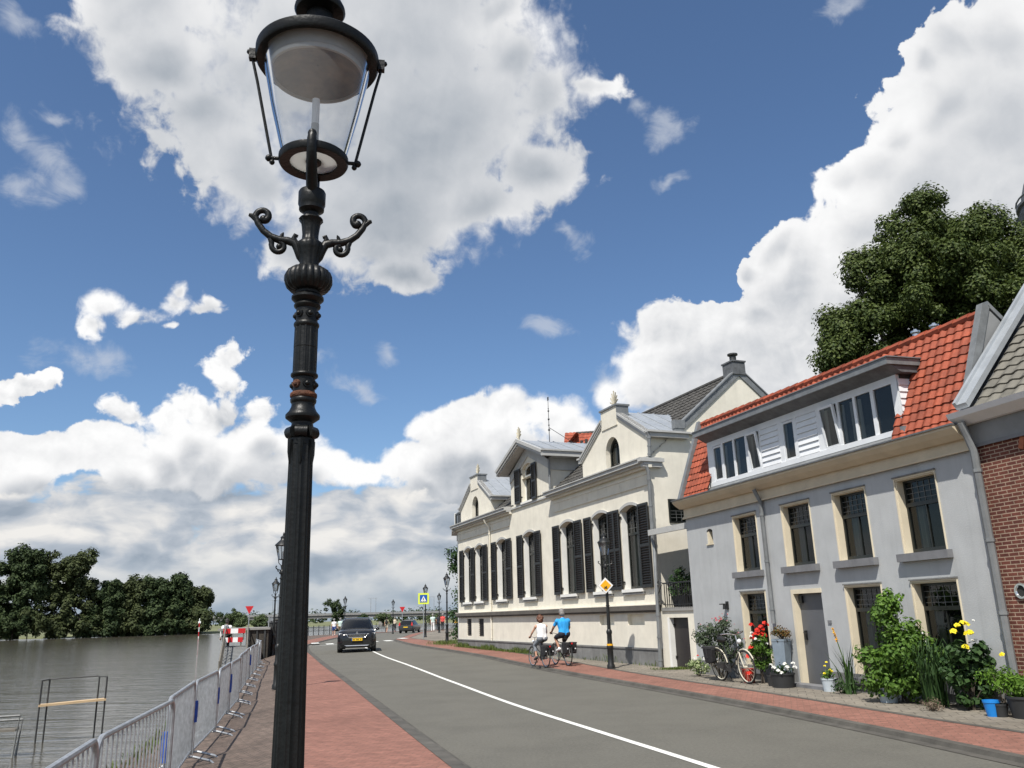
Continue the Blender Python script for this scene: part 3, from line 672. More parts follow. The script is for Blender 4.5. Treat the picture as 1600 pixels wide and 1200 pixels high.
# ---------------------------------------------------------------- the big street lamp in front
def spiral(c, r0, r1, a0, a1, n, plane):
    out = []
    for i in range(n + 1):
        t = i / n; a = a0 + (a1 - a0) * t; r = r0 + (r1 - r0) * t
        out.append(plane(c[0] + r * math.cos(a), c[1] + r * math.sin(a)))
    return out
def big_lamp():
    X, Y, D = -.735, 2.805, 2.9
    yaw = math.atan2(-X, Y)                                             # faces the footway, square on to the path
    t = thing('street_lamp', 'tall black iron lamp post in the foreground with round glass lantern and scroll arms', 'street lamp', (X, Y, -.02), yaw - rad(4), 'lamp posts along the quay road')
    iron = M['iron']; Z0 = .02
    def z(v): return v + Z0
    # shaft: eight shallow flutes with fillets between
    def flute(a, zz):
        k = (a / (2 * PI) * 8) % 1
        e = abs(k - .5) * 2
        return 1 - .085 * max(0, 1 - (e / .55) ** 2) + (.035 if .62 < e < .8 else 0)
    m = MB(); m.lathe([(.062, 0), (.0605, .4), (.058, .7), (.050, .95), (.0485, z(1.16)), (.0445, z(1.55)), (.0412, z(1.83)), (.0405, z(2.0)), (.0398, z(2.10)), (.0398, z(2.19))], 96, mod=flute)
    m.build('shaft', iron, t, smooth=True, sharp=.5)
    m = MB(); m.lathe([(.13, 0), (.13, .10), (.115, .13), (.115, .42), (.105, .46), (.085, .50), (.085, .80), (.092, .82), (.092, .86), (.07, .90), (.06, .97)], 8)
    m.build('base', iron, t)
    # scroll capital: four volutes
    m = MB()
    for k in range(6):
        a = PI / 6 + k * PI / 3; cx, cy = math.cos(a), math.sin(a)
        m.cyl((cx * .036 - cy * .021, cy * .036 + cx * .021, z(2.232)), (cx * .036 + cy * .021, cy * .036 - cx * .021, z(2.232)), .021, n=14)
        m.tube([(cx * .040, cy * .040, z(2.205)), (cx * .043, cy * .043, z(2.16)), (cx * .041, cy * .041, z(2.12))], [.012, .008, .003], 6)
    m.lathe([(.040, z(2.19)), (.040, z(2.25)), (.037, z(2.262))], 24)
    m.build('scroll_capital', iron, t, smooth=True)
    m = MB(); m.lathe([(.0365, z(2.255)), (.037, z(2.268)), (.048, z(2.276)), (.0585, z(2.284)), (.0595, z(2.290)), (.0585, z(2.296)), (.048, z(2.308)), (.0415, z(2.322)), (.040, z(2.33)), (.0405, z(2.338))], 32)
    m.lathe([(.0405, z(2.336)), (.0445, z(2.342)), (.0455, z(2.350)), (.042, z(2.357))], 32)
    m.build('moulded_ring', iron, t, smooth=True)
    m = MB(); m.lathe([(.041, z(2.355)), (.0462, z(2.360)), (.047, z(2.366)), (.0462, z(2.372)), (.041, z(2.377))], 32)
    m.build('rusty_ring', M['rust'], t, smooth=True)['label'] = 'rusted thin ring on the post'
    # band with round bosses (one rusty)
    def bossband(z0, z1, name, rusty):
        m = MB(); m.lathe([(.0385, z(z0)), (.0385, z(z1))], 32); b = m.build(name, iron, t, smooth=True)
        for k in range(6):
            a = -PI / 2 + .35 + k * PI / 3; c, s = math.cos(a), math.sin(a); zz = z((z0 + z1) / 2)
            q = MB(); q.cyl((c * .034, s * .034, zz), (c * .0425, s * .0425, zz), .0165, .0145, 16); q.sphere((c * .0415, s * .0415, zz), .010, 8, 6)
            o = q.build('boss', M['rust'] if (rusty and k == 5) else iron, b, smooth=True)
            if rusty and k == 5: o['label'] = 'rusty round boss'
    bossband(2.375, 2.432, 'lower_boss_band', True)
    m = MB(); m.lathe([(.0395, z(2.430)), (.0465, z(2.435)), (.048, z(2.440)), (.0465, z(2.445)), (.040, z(2.450))], 32)
    m.build('lower_ring', iron, t, smooth=True)
    def panels(a, zz):
        k = (a / (2 * PI) * 12) % 1
        return 1 - (.05 if abs(k - .5) < .33 else 0)
    m = MB(); m.lathe([(.0415, z(2.448)), (.0415, z(2.54)), (.0405, z(2.541)), (.0418, z(2.543)), (.0412, z(2.622))], 96, mod=panels)
    m.build('upper_shaft', iron, t, smooth=True, sharp=.4)
    m = MB(); m.lathe([(.0405, z(2.618)), (.0445, z(2.624)), (.0455, z(2.629)), (.0445, z(2.634)), (.040, z(2.640))], 32)
    m.build('middle_ring', iron, t, smooth=True)
    bossband(2.638, 2.692, 'upper_boss_band', False)
    m = MB(); m.lathe([(.039, z(2.69)), (.0465, z(2.697)), (.048, z(2.703)), (.044, z(2.709)), (.042, z(2.714)), (.050, z(2.720)), (.0575, z(2.728)), (.0575, z(2.736)), (.050, z(2.744)), (.044, z(2.748)), (.0435, z(2.79))], 36)
    m.build('neck_moulding', iron, t, smooth=True)
    # gadrooned collar
    def gad(a, zz): return 1 - .075 * (1 - abs(math.sin(a * 10)))
    m = MB(); m.lathe([(.044, z(2.757)), (.066, z(2.762)), (.079, z(2.775)), (.0868, z(2.795)), (.0865, z(2.815)), (.079, z(2.833)), (.062, z(2.846)), (.036, z(2.853))], 120, mod=gad)
    m.build('gadrooned_collar', iron, t, smooth=True)
    # leafy vase between the arms
    def leafy(a, zz): return 1 + .06 * abs(math.sin(a * 5))
    m = MB(); m.lathe([(.033, z(2.85)), (.0335, z(2.875)), (.037, z(2.90)), (.044, z(2.925)), (.0475, z(2.940)), (.043, z(2.952)), (.033, z(2.96)), (.029, z(2.968)), (.0285, z(2.985)), (.031, z(3.01)), (.0345, z(3.034)), (.043, z(3.046)), (.041, z(3.053)), (.027, z(3.058)), (.0265, z(3.074)), (.036, z(3.080)), (.046, z(3.087)), (.0465, z(3.104)), (.050, z(3.110)), (.0505, z(3.158)), (.047, z(3.165)), (.044, z(3.165)), (.044, z(3.14))], 80, mod=lambda a, zz: leafy(a, zz) if zz < z(3.05) else 1)
    m.build('vase', iron, t, smooth=True)
    # two scrolled arms
    for s in (-1, 1):
        P = lambda u, w: (s * (.036 + (u - .036) * .90), 0, z(w - .018))
        m = MB()
        path = [P(.024, 2.885), P(.034, 2.912), P(.044, 2.945), P(.058, 2.968), P(.085, 2.976), P(.12, 2.978), P(.155, 2.990), P(.185, 3.012), P(.208, 3.042), P(.219, 3.068)]
        m.tube(path, [.004, .014, .017, .0165, .015, .0145, .0135, .0125, .012, .011], 10)
        m.tube(spiral((.187, 3.068), .032, .013, 0, 1.55 * PI, 16, P), [.0115] * 8 + [.0125] * 5 + [.014] * 4, 10)
        m.sphere(P(.186, 3.058), .0155, 10, 7)
        m.tube([P(.214, 3.055), P(.232, 3.070), P(.244, 3.074)], [.011, .010, .007], 8)           # spur
        m.tube([P(.115, 2.980), P(.108, 3.0), P(.104, 3.009)], [.010, .007, .002], 6)               # leaf tip
        m.tube([P(.158, 2.990), P(.152, 2.972)] + spiral((.118, 2.955), .033, .011, .35, -1.55 * PI, 16, P), [.010, .010] + [.0105] * 17, 10)
        m.sphere(P(.118, 2.951), .012, 10, 7)
        m.tube([P(.05, 2.955), P(.062, 2.99), P(.058, 3.0), P(.046, 2.996)], [.009, .010, .009, .006], 8)
        m.build('scroll_arm', iron, t, smooth=True)
    # fork that carries the lantern
    for s in (-1, 1):
        m = MB()
        m.tube([(0, s * .022, z(3.13)), (0, s * .040, z(3.17)), (0, s * .085, z(3.215)), (0, s * .122, z(3.262)), (0, s * .134, z(3.305)), (0, s * .128, z(3.335))], [.020, .022, .021, .0195, .0185, .015], 10)
        m.sphere((0, s * .127, z(3.337)), .017, 10, 7)
        m.build('fork_arm', iron, t, smooth=True)
    # lantern
    lz = 3.296
    m = MB(); m.lathe([(.088, z(lz - .012)), (.126, z(lz - .016)), (.1305, z(lz - .008)), (.1305, z(lz + .012)), (.124, z(lz + .018)), (.092, z(lz + .012)), (.088, z(lz - .012))], 48, caps=False)
    rg = m.build('lower_ring_frame', iron, t, smooth=True)
    m = MB(); m.lathe([(.028, z(lz - .004)), (.091, z(lz - .003)), (.091, z(lz + .006)), (.028, z(lz + .006))], 48)
    bp = m.build('bottom_plate', M['opal'], t, smooth=True)
    m = MB(); m.lathe([(.012, z(lz - .016)), (.028, z(lz - .012)), (.031, z(lz)), (.031, z(lz + .03))], 24); m.build('hub', iron, bp, smooth=True)
    m = MB(); m.lathe([(.118, z(lz + .014)), (.165, z(lz + .21)), (.2120, z(lz + .445))], 64, caps=False)
    m.build('glass_cone', M['lantern_glass'], t, smooth=True)
    m = MB(); m.lathe([(.0145, z(lz + .02)), (.0145, z(lz + .27)), (.006, z(lz + .275))], 16)
    mt = m.build('burner', M['mantle'], t, smooth=True)
    q = MB(); q.lathe([(.0152, z(lz + .05)), (.0152, z(lz + .16))], 16); q.build('burner_sleeve', M['enamel'], mt, smooth=True)
    # top ring, hood, reflector, chimney
    tz = lz + .445
    m = MB(); m.lathe([(.207, z(tz - .01)), (.232, z(tz - .018)), (.2385, z(tz - .008)), (.2385, z(tz + .022)), (.226, z(tz + .034)), (.205, z(tz + .03)), (.207, z(tz - .01))], 64, caps=False)
    m.build('upper_ring_frame', iron, t, smooth=True)
    m = MB(); m.lathe([(.228, z(tz + .03)), (.20, z(tz + .055)), (.13, z(tz + .085)), (.068, z(tz + .10)), (.062, z(tz + .10))], 48, caps=False); m.build('hood', iron, t, smooth=True)
    m = MB(); m.lathe([(.21, z(tz + .005)), (.20, z(tz + .02)), (.19, z(tz + .02)), (.185, z(tz - .05))], 48, caps=False); m.build('inner_collar', M['enamel_grey'], t, smooth=True)
    rz_ = tz - .062
    m = MB(); m.lathe([(.184, z(rz_ + .02)), (.182, z(rz_ - .006)), (.174, z(rz_ - .008)), (.170, z(rz_ + .004))], 48, caps=False); m.build('reflector_rim', M['enamel'], t, smooth=True)
    m = MB(); m.lathe([(.171, z(rz_ + .002)), (.14, z(rz_ + .026)), (.09, z(rz_ + .040)), (.004, z(rz_ + .044))], 48, caps=False); m.build('reflector', M['enamel_dirty'], t, smooth=True)
    def slots(a, zz): return 1 - (.07 if abs((a / (2 * PI) * 10) % 1 - .5) < .2 and z(3.86) < zz < z(3.93) else 0)
    m = MB(); m.lathe([(.064, z(tz + .085)), (.064, z(3.845)), (.055, z(3.85)), (.0545, z(3.95)), (.052, z(3.955)), (.052, z(3.965))], 60, mod=slots)
    m.build('chimney', iron, t, smooth=True, sharp=.3)
    m = MB(); m.lathe([(.05, z(3.958)), (.094, z(3.966)), (.101, z(3.978)), (.099, z(3.99)), (.085, z(4.02)), (.05, z(4.05)), (.03, z(4.07)), (.028, z(4.09)), (.012, z(4.12)), (.001, z(4.15))], 40)
    m.build('chimney_cap', iron, t, smooth=True)
    # rods with nuts, left and right of the glass
    for a in (rad(0), rad(180), rad(90), rad(270)):
        c, s = math.cos(a), math.sin(a)
        if abs(c) < .1: continue
        m = MB()
        m.tube([(c * .247, s * .247, z(tz + .02)), (c * .245, s * .245, z(tz - .03)), (c * .225, s * .225, z(lz + .33)), (c * .158, s * .158, z(lz + .01)), (c * .150, s * .150, z(lz - .012))], .0058, 8)
        m.obox((c * .249, s * .249, z(tz + .004)), (.013, 0, 0), (0, .013, 0), (0, 0, .022)); m.sphere((c * .262, s * .262, z(tz + .016)), .011, 8, 6)
        m.cyl((c * .13, s * .13, z(lz + .001)), (c * .165, s * .165, z(lz + .001)), .0075, n=8); m.sphere((c * .166, s * .166, z(lz)), .0135, 8, 6); m.sphere((c * .153, s * .153, z(lz - .017)), .0105, 8, 6)
        m.build('tie_rod', iron, t, smooth=True)
big_lamp()
# the smaller lamps further on
def make_small_lamp():
    t = thing('street_lamp', 'x', 'street lamp', (0, 0, 0), 0, 'lamp posts along the quay road')
    i = M['iron_far']
    m = MB(); m.lathe([(.115, 0), (.115, .10), (.09, .14), (.085, .55), (.10, .58), (.10, .62), (.075, .68), (.07, .95), (.085, 1.0), (.085, 1.05), (.055, 1.1)], 12); m.build('base', i, t, smooth=True)
    m = MB(); m.lathe([(.055, 1.08), (.044, 1.9), (.038, 2.7), (.036, 2.86)], 10)
    for zz in (1.75, 2.25, 2.72): m.lathe([(.04, zz), (.06, zz + .015), (.06, zz + .03), (.04, zz + .045)], 12)
    m.build('shaft', i, t, smooth=True)
    m = MB(); m.lathe([(.036, 2.84), (.075, 2.87), (.075, 2.91), (.04, 2.94), (.03, 3.0), (.045, 3.05), (.03, 3.09)], 12)
    for s in (-1, 1):
        P = lambda u, w: (s * u, 0, w)
        m.tube([P(.02, 2.93), P(.08, 2.955), P(.15, 2.965), P(.20, 2.995), P(.215, 3.03), P(.20, 3.055), P(.18, 3.045)], .0135, 6)
        m.tube([P(.14, 2.962), P(.15, 2.93), P(.125, 2.912), P(.11, 2.935)], .011, 6)
    m.build('ladder_arm', i, t, smooth=True)
    m = MB()
    for k in range(4):
        a = k * PI / 2 + PI / 4; c, s = math.cos(a), math.sin(a)
        m.tube([(c * .02, s * .02, 3.06), (c * .09, s * .09, 3.14), (c * .10, s * .10, 3.23)], .011, 5)
    m.build('lantern_bracket', i, t)
    fr = MB(); gl = MB(); n = 6
    def hexp(r, zz, k): a = 2 * PI * k / n + PI / 6; return Vector((r * math.cos(a), r * math.sin(a), zz))
    for k in range(n):
        fr.cyl(hexp(.105, 3.23, k), hexp(.185, 3.60, k), .0085, n=5)
        fr.cyl(hexp(.105, 3.23, k), hexp(.105, 3.23, k + 1), .010, n=5); fr.cyl(hexp(.185, 3.60, k), hexp(.185, 3.60, k + 1), .012, n=5)
        gl.face([hexp(.103, 3.235, k), hexp(.103, 3.235, k + 1), hexp(.182, 3.595, k + 1), hexp(.182, 3.595, k)])
    lf = fr.build('lantern_frame', i, t); gl.build('glass', M['lantern_pane'], lf, recalc=False)
    m = MB(); m.lathe([(.215, 3.595), (.20, 3.62), (.11, 3.71), (.075, 3.745), (.07, 3.79), (.085, 3.80), (.06, 3.83), (.03, 3.85), (.02, 3.89), (.025, 3.90), (.004, 3.95)], 12); m.build('roof', i, t, smooth=True)
    m = MB(); m.lathe([(.02, 3.25), (.02, 3.42), (.008, 3.45)], 8); m.build('burner', M['mantle'], t, smooth=True)
    return t
_lamp = make_small_lamp()
LAMPS = [(2.56, 24.48, .10, .97, 'black lamp post before the white house, carrying the yellow diamond sign'),
         (-3.87, 46.4, .27, .95, 'black lamp post standing at the far left corner of the white house'),
         (-6.70, 61.7, .28, .955, 'black lamp post right behind the blue pedestrian crossing sign'),
         (-7.37, 79.7, .26, .93, 'small lamp post between the crossing sign and the white house, beside the walkers'),
         (-16.3, 80.4, .05, .97, 'small lamp post rising behind the black car on the river side'),
         (-14.2, 97.0, .05, .96, 'smallest lamp post, by the far railing left of the distant car'),
         (-12.06, 42.3, .02, .96, 'lamp post beside the grey cabinet, its whole lantern left of the foreground post'),
         (-5.92, 21.25, .05, .955, 'nearest smaller lamp post, half hidden behind the foreground post')]
for k, (x, y, z_, h, lab) in enumerate(LAMPS):
    o = _lamp if k == 0 else copy_tree(_lamp)
    o.location = (x, y, z_); o.scale = (1, 1, h); o.rotation_euler = (0, 0, rad(10 + 7 * k)); o['label'] = lab
# ---------------------------------------------------------------- building helpers (local frame: x along the street front, y inwards, z up)
def arch_pts(x0, x1, z0, rise, n=10):
    """segmental arch from (x0,z0) to (x1,z0)"""
    return [(x0 + (x1 - x0) * i / n, z0 + rise * (1 - (2 * i / n - 1) ** 2)) for i in range(n + 1)]
def wall(m, x0, x1, z0, z1, ops, y=0., depth=.3):
    """front face with real openings and reveals; ops: (x0,x1,z0,z1[,rise])"""
    xs = sorted({x0, x1, *[o[0] for o in ops], *[o[1] for o in ops]}); zs = sorted({z0, z1, *[o[2] for o in ops], *[o[3] for o in ops]})
    for a, b in zip(xs, xs[1:]):
        for c, d in zip(zs, zs[1:]):
            if any(o[0] <= a + 1e-6 and b <= o[1] + 1e-6 and o[2] <= c + 1e-6 and d <= o[3] + 1e-6 for o in ops): continue
            m.face([(a, y, c), (b, y, c), (b, y, d), (a, y, d)])
    for o in ops:
        a, b, c, d = o[:4]; rise = o[4] if len(o) > 4 else 0
        top = arch_pts(a, b, d - rise, rise) if rise else [(a, d), (b, d)]
        if rise:
            for (xa, za), (xb, zb) in zip(top, top[1:]):
                m.face([(xa, y, za), (xb, y, zb), (xb, y, d), (xa, y, d)] if min(d - za, d - zb) > 1e-4 else ([(xa, y, za), (xb, y, zb), (xa if za < zb else xb, y, d)]))
        loop = [(a, c)] + top + [(b, c)]
        for (xa, za), (xb, zb) in zip(loop, loop[1:] + loop[:1]):
            m.face([(xa, y, za), (xb, y, zb), (xb, y + depth, zb), (xa, y + depth, za)])
def opening(ops): return ops
def grid_face(m, poly): m.face(poly)
def window_unit(par, x0, x1, z0, z1, y, rise=0., transom=None, leaded=False, mull=True, fr=.06, frame_m=None, pane_m=None, curtain=None, back=.45, name='window', dz=.05):
    """sash window: frame, pane, leading, curtain, dark room behind"""
    fm = frame_m or M['dark_wood']
    m = MB()
    m.box(x0, x0 + fr, y, y + dz, z0, z1 - rise * .2); m.box(x1 - fr, x1, y, y + dz, z0, z1 - rise * .2)
    m.box(x0 + fr, x1 - fr, y, y + dz, z0, z0 + fr * 1.2)
    if rise:
        t = arch_pts(x0, x1, z1 - rise, rise)
        m.prism([(a, y, b) for a, b in t] + [(a, y, b - fr * 1.3) for a, b in reversed(t)], (0, dz, 0))
    else: m.box(x0 + fr, x1 - fr, y, y + dz, z1 - fr, z1)
    if transom: m.box(x0 + fr, x1 - fr, y - .012, y + dz, transom - fr * .55, transom + fr * .55)
    if mull: m.box((x0 + x1) / 2 - .012, (x0 + x1) / 2 + .012, y + .006, y + dz - .006, z0 + fr, transom or z1 - fr)
    w = m.build(name, fm, par)
    p = MB(); p.face([(x0 + fr * .5, y + dz * .55, z0 + fr * .5), (x1 - fr * .5, y + dz * .55, z0 + fr * .5), (x1 - fr * .5, y + dz * .55, z1 - .01 - rise * .6), (x0 + fr * .5, y + dz * .55, z1 - .01 - rise * .6)])
    p.build('pane', pane_m or M['pane'], w, recalc=False)
    if leaded and transom:
        q = MB(); n = 6
        for i in range(1, n): xx = x0 + fr + (x1 - x0 - 2 * fr) * i / n; q.box(xx - .004, xx + .004, y + dz * .35, y + dz * .5, transom, z1 - fr - rise * .5)
        for i in range(1, 4): zz = transom + (z1 - fr - rise * .5 - transom) * i / 4; q.box(x0 + fr, x1 - fr, y + dz * .33, y + dz * .48, zz - .004, zz + .004)
        q.build('leading', M['leading'], w)
    if curtain:
        q = MB(); rows = [[], []]
        for (ca, cbb) in curtain:
            n = 14
            A = [(ca + (cbb - ca) * i / n, y + dz + .09 + .022 * math.sin(i * 1.9)) for i in range(n + 1)]
            q.quadmesh([[(a, b, z0 + .02) for a, b in A], [(a, b, (transom or z1) - .02) for a, b in A]])
        q.build('curtain', M['curtain'], w)
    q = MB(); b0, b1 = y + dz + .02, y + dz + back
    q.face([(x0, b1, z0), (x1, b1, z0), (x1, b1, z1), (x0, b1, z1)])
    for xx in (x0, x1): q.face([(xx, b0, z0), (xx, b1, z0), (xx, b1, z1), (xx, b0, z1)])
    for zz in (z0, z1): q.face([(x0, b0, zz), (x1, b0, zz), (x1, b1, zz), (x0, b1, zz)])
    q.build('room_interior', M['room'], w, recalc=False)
    return w
def shutter(par, x0, x1, z0, z1, y=-.055, hinge=None):
    m = MB(); f = .055; yy0, yy1 = y - .04, y
    m.box(x0, x0 + f, yy0, yy1, z0, z1); m.box(x1 - f, x1, yy0, yy1, z0, z1)
    zm = (z0 + z1) / 2
    for a, b in ((z0, z0 + .10), (zm - .04, zm + .04), (z1 - .07, z1)): m.box(x0 + f, x1 - f, yy0, yy1, a, b)
    for za, zb in ((z0 + .10, zm - .04), (zm + .04, z1 - .07)):
        n = max(4, int((zb - za) / .072))
        for i in range(n):
            zc = za + (zb - za) * (i + .5) / n
            m.obox(((x0 + x1) / 2, (yy0 + yy1) / 2, zc), ((x1 - x0) / 2 - f, 0, 0), (0, .021, -.021), (0, .004, .004))
    m.box(x0 + f, x1 - f, yy1 - .008, yy1 - .003, z0 + .02, z1 - .02)
    o = m.build('shutter', M['shutter'], par)
    if hinge is not None:
        h = MB()
        for zz in (z0 + .22, z1 - .25):
            h.box(hinge - .02, hinge + .10, -.03, -.004, zz - .016, zz + .016); h.box(hinge + .06, hinge + .085, -.075, -.03, zz - .03, zz + .03)
        h.build('hinge', M['shutter'], o)
    return o
def downpipe(par, pts, r=.05, n=8, clips=True, mat_=None):
    m = MB(); m.tube(pts, r, n)
    if clips:
        a, b = Vector(pts[-2]), Vector(pts[-1]); k = max(2, int((b - a).length / 1.1))
        for i in range(k + 1):
            p = a.lerp(b, (i + .3) / (k + .6)); m.cyl(p - Vector((0, 0, .025)), p + Vector((0, 0, .025)), r * 1.2, n=n)
    return m.build('downpipe', mat_ or M['zinc'], par, smooth=True)
def tiles(par, name, mt, o, su, sv, W, H, tw, tl, amp=.03, lap=.03, skip=None):
    """curved pantiles laid row on row: o = lower left corner, su = unit along, sv = unit up the slope"""
    o, su, sv = Vector(o), Vector(su).normalized(), Vector(sv).normalized(); nn = su.cross(sv).normalized()
    if nn.z < 0: nn = -nn
    nx = max(1, round(W / tw)); ny = max(1, round(H / tl)); tw, tl = W / nx, H / ny
    m = MB(); S = 5
    prof = [(i / S, amp * (math.sin(i / S * 2 * PI - .6) * .55 + (.5 if i == 0 else 0) * 0)) for i in range(S + 1)]
    for j in range(ny):
        for i in range(nx):
            u0, v0 = i * tw, j * tl
            if skip and skip(u0 + tw / 2, v0 + tl / 2): continue
            jj = random.uniform(-.004, .004)
            r = []
            for (v, hh) in ((v0 - .02, lap + jj), (v0 - .02, 0.0), ):
                pass
            bot = [o + su * (u0 + f * tw) + sv * (v0 - .025) + nn * (h + lap + jj) for f, h in prof]
            top = [o + su * (u0 + f * tw) + sv * (v0 + tl) + nn * (h + jj * .5) for f, h in prof]
            lip = [p - nn * .022 for p in bot]
            m.quadmesh([lip, bot, top])
    return m.build(name, mt, par, recalc=False)
def antefix(par, x, y, zb, h, name='finial'):
    """palmette ornament on the gable top"""
    m = MB(); m.box(x - .06, x + .06, y - .04, y + .04, zb, zb + .05)
    for k in range(-3, 4):
        a = k * .38; l = h * (1 - .09 * abs(k))
        p0 = Vector((x, y, zb + .04)); p1 = p0 + Vector((math.sin(a) * l * .75, 0, math.cos(a) * l)); pm = p0.lerp(p1, .6)
        m.tube([p0, pm, p1, p1 + Vector((math.sin(a) * .03, 0, -.01))], [.016, .024, .026, .008], 6)
    m.build(name, M['stone'], par, smooth=True)

# ---------------------------------------------------------------- the long cream house with black shutters
def white_house():
    t = thing('cream_house', 'long cream house with black louvred shutters, three small gables and a rusticated grey foot', 'house', (-2.93, 42.2, 0), math.atan2(-.92902, .37002))
    cream, wp = M['cream'], M['white_paint']
    XE = 18.9
    lows = [(1.0, 2.15), (2.68, 3.84), (5.62, 6.82), (8.74, 9.98), (12.36, 13.58), (14.97, 16.15), (16.95, 18.13)]
    z0, z1, rise = 2.30, 4.84, .15
    ops = [(a, b, z0, z1, rise) for a, b in lows]
    vents = [(1.27, 1.92, .76, 1.53), (2.97, 3.66, .75, 1.53)]
    blind = [(15.1, 16.1, 1.24, 1.55), (16.98, 18.0, 1.24, 1.55)]
    m = MB()
    wall(m, 0, XE, 1.80, 5.97, ops, 0, .30)
    # side wall with gable (seen from the near side) and hidden back
    m.face([(0, 0, -.4), (0, 7.2, -.4), (0, 7.2, 6.0), (0, 0, 6.0)])
    m.face([(0, 7.2, -.4), (XE, 7.2, -.4), (XE, 7.2, 6.1), (0, 7.2, 6.1)])
    sp = [(0, -.4), (0, 6.86), (1.05, 6.86), (1.05, 7.02), (3.6, 9.08), (7.2, 6.1), (7.2, -.4)]
    m.face([(XE, a, b) for a, b in sp])
    # front gables
    def gable(c, hw, zb, ze, za, y=0.0):
        m.face([(c - hw, y, zb), (c + hw, y, zb), (c + hw, y, ze), (c + .62, y, za), (c - .62, y, za), (c - hw, y, ze)])
    w = m.build('wall', cream, t, recalc=False)
    # gable fronts with round-headed windows are walls of their own
    for (c, nm) in ((2.72, 'left'), (16.66, 'right')):
        g = MB(); hw = 2.24; zb, ze, za = 5.97, 6.86, 7.80
        n = 12; wx0, wx1, wz = c - .47, c + .47, 6.16; r = .47; zs = 6.68
        arc = [(c - r * math.cos(PI * i / n), zs + r * math.sin(PI * i / n) * 1.1) for i in range(n + 1)]
        # left and right halves around the opening
        g.face([(c - hw, 0, zb), (wx0, 0, zb), (wx0, 0, zs)] + [(x, 0, z) for x, z in arc[1:n // 2 + 1]] + [(c, 0, za), (c - .6, 0, za), (c - hw, 0, ze)])
        g.face([(wx1, 0, zb), (c + hw, 0, zb), (c + hw, 0, ze), (c + .6, 0, za), (c, 0, za)] + [(x, 0, z) for x, z in arc[n // 2:n]] + [(wx1, 0, zs)])
        g.face([(wx0, 0, zb), (wx1, 0, zb), (wx1, 0, wz), (wx0, 0, wz)])
        lp = [(wx0, wz)] + arc + [(wx1, wz)]
        for (a, b), (c2, d) in zip(lp, lp[1:] + lp[:1]): g.face([(a, 0, b), (c2, 0, d), (c2, .22, d), (a, .22, b)])
        # returns of the gable wall
        for s in (-1, 1):
            if abs(c + s * hw - XE) > .02: g.face([(c + s * hw, 0, zb), (c + s * hw, 1.25, zb), (c + s * hw, 1.25, ze), (c + s * hw, 0, ze)])
        gw = g.build('gable_wall', cream, t, recalc=False)
        f = MB()
        f.prism([(x, .17, z) for x, z in arc] + [(c + (x - c) * .82, .17, zs + (z - zs) * .82) for x, z in reversed(arc)], (0, .05, 0))
        f.box(wx0, wx0 + .065, .17, .22, wz, zs); f.box(wx1 - .065, wx1, .17, .22, wz, zs); f.box(wx0 + .065, wx1 - .065, .17, .22, wz, wz + .05); f.box(c - .015, c + .015, .175, .215, wz + .05, zs + .3)
        wf = f.build('arched_window', M['dark_wood'], t)
        p = MB(); p.face([(wx0, .20, wz), (wx1, .20, wz), (wx1, .20, zs)] + [(x, .20, z) for x, z in reversed(arc[1:-1])] + [(wx0, .20, zs)]); p.build('pane', M['pane'], wf, recalc=False)
        p = MB(); p.box(wx0, wx1, .3, .32, wz, zs + .4); p.build('room_interior', M['room'], wf)
        p = MB(); p.box(c - .30, c - .02, .25, .27, wz + .03, zs + .2); p.build('curtain', M['curtain'], wf)
        # lead rake trims and pedestal
        for s in (-1, 1):
            tr = MB()
            a, b = Vector((c + s * (hw + .06), 0, ze - .02)), Vector((c + s * .58, 0, za + .03)); d = (b - a)
            for k, (oy, th) in enumerate(((-.10, .07), (-.07, .15), (-.045, .21))):
                tr.prism([(a.x, oy, a.z + .06), (b.x, oy, b.z + .06), (b.x, oy, b.z + .06 - th), (a.x, oy, a.z + .06 - th)], (0, .16 - oy - .0 - k * .012, 0))
            tr.build('gable_trim', M['grey_trim'], t)
        pd = MB(); pd.box(c - .62, c + .46, -.03, .42, za - .28, za + .36); pd.build('pedestal', cream, t)
        pd = MB(); pd.box(c - .68, c + .52, -.07, .46, za + .361, za + .42); pd.box(c + .461, c + .49, -.03, .42, za - .1, za + .36); pd.build('pedestal_cap', M['lead'], t)
        antefix(t, c + .1, .12, za + .42, .50)
        # standing-seam roof behind the gable
        r_ = MB(); e = .10
        for s in (-1, 1):
            A, B = Vector((c + s * (hw + e), .12, ze + .02)), Vector((c, .12, za + .25))
            r_.prism([A, B, B + Vector((0, 0, .03)), A + Vector((0, 0, .03))], (0, 2.2, 0))
            for k in range(4):
                yy = .35 + k * .58
                r_.prism([A + Vector((0, yy, .03)), B + Vector((0, yy, .03)), B + Vector((0, yy, .06)), A + Vector((0, yy, .06))], (0, .025, 0))
        r_.build('metal_roof', M['zinc_roof'], t)
        gt = MB()
        for s in (-1, 1):
            gt.box(min(c + s * (hw + .012), c + s * (hw + .2)), max(c + s * (hw + .012), c + s * (hw + .2)), -.06, 1.36, ze - .14, ze - .005)
            gt.box(min(c + s * (hw + .012), c + s * (hw + .26)), max(c + s * (hw + .012), c + s * (hw + .26)), -.10, 1.40, ze - .004, ze + .055)
        gt.build('eaves_gutter', M['grey_trim'], t)
    # centre gable: taller, broad eaves
    c, hw = 9.55, 2.03
    g = MB(); cw = (8.80, 9.92, 6.08, 7.62, .16)
    wall(g, c - hw, c + hw, 5.972, 7.05, [(cw[0], cw[1], cw[2], 7.05)], -.03, .24)
    # upper part with the arched window head
    t_ = arch_pts(cw[0], cw[1], cw[3] - .16, .16)
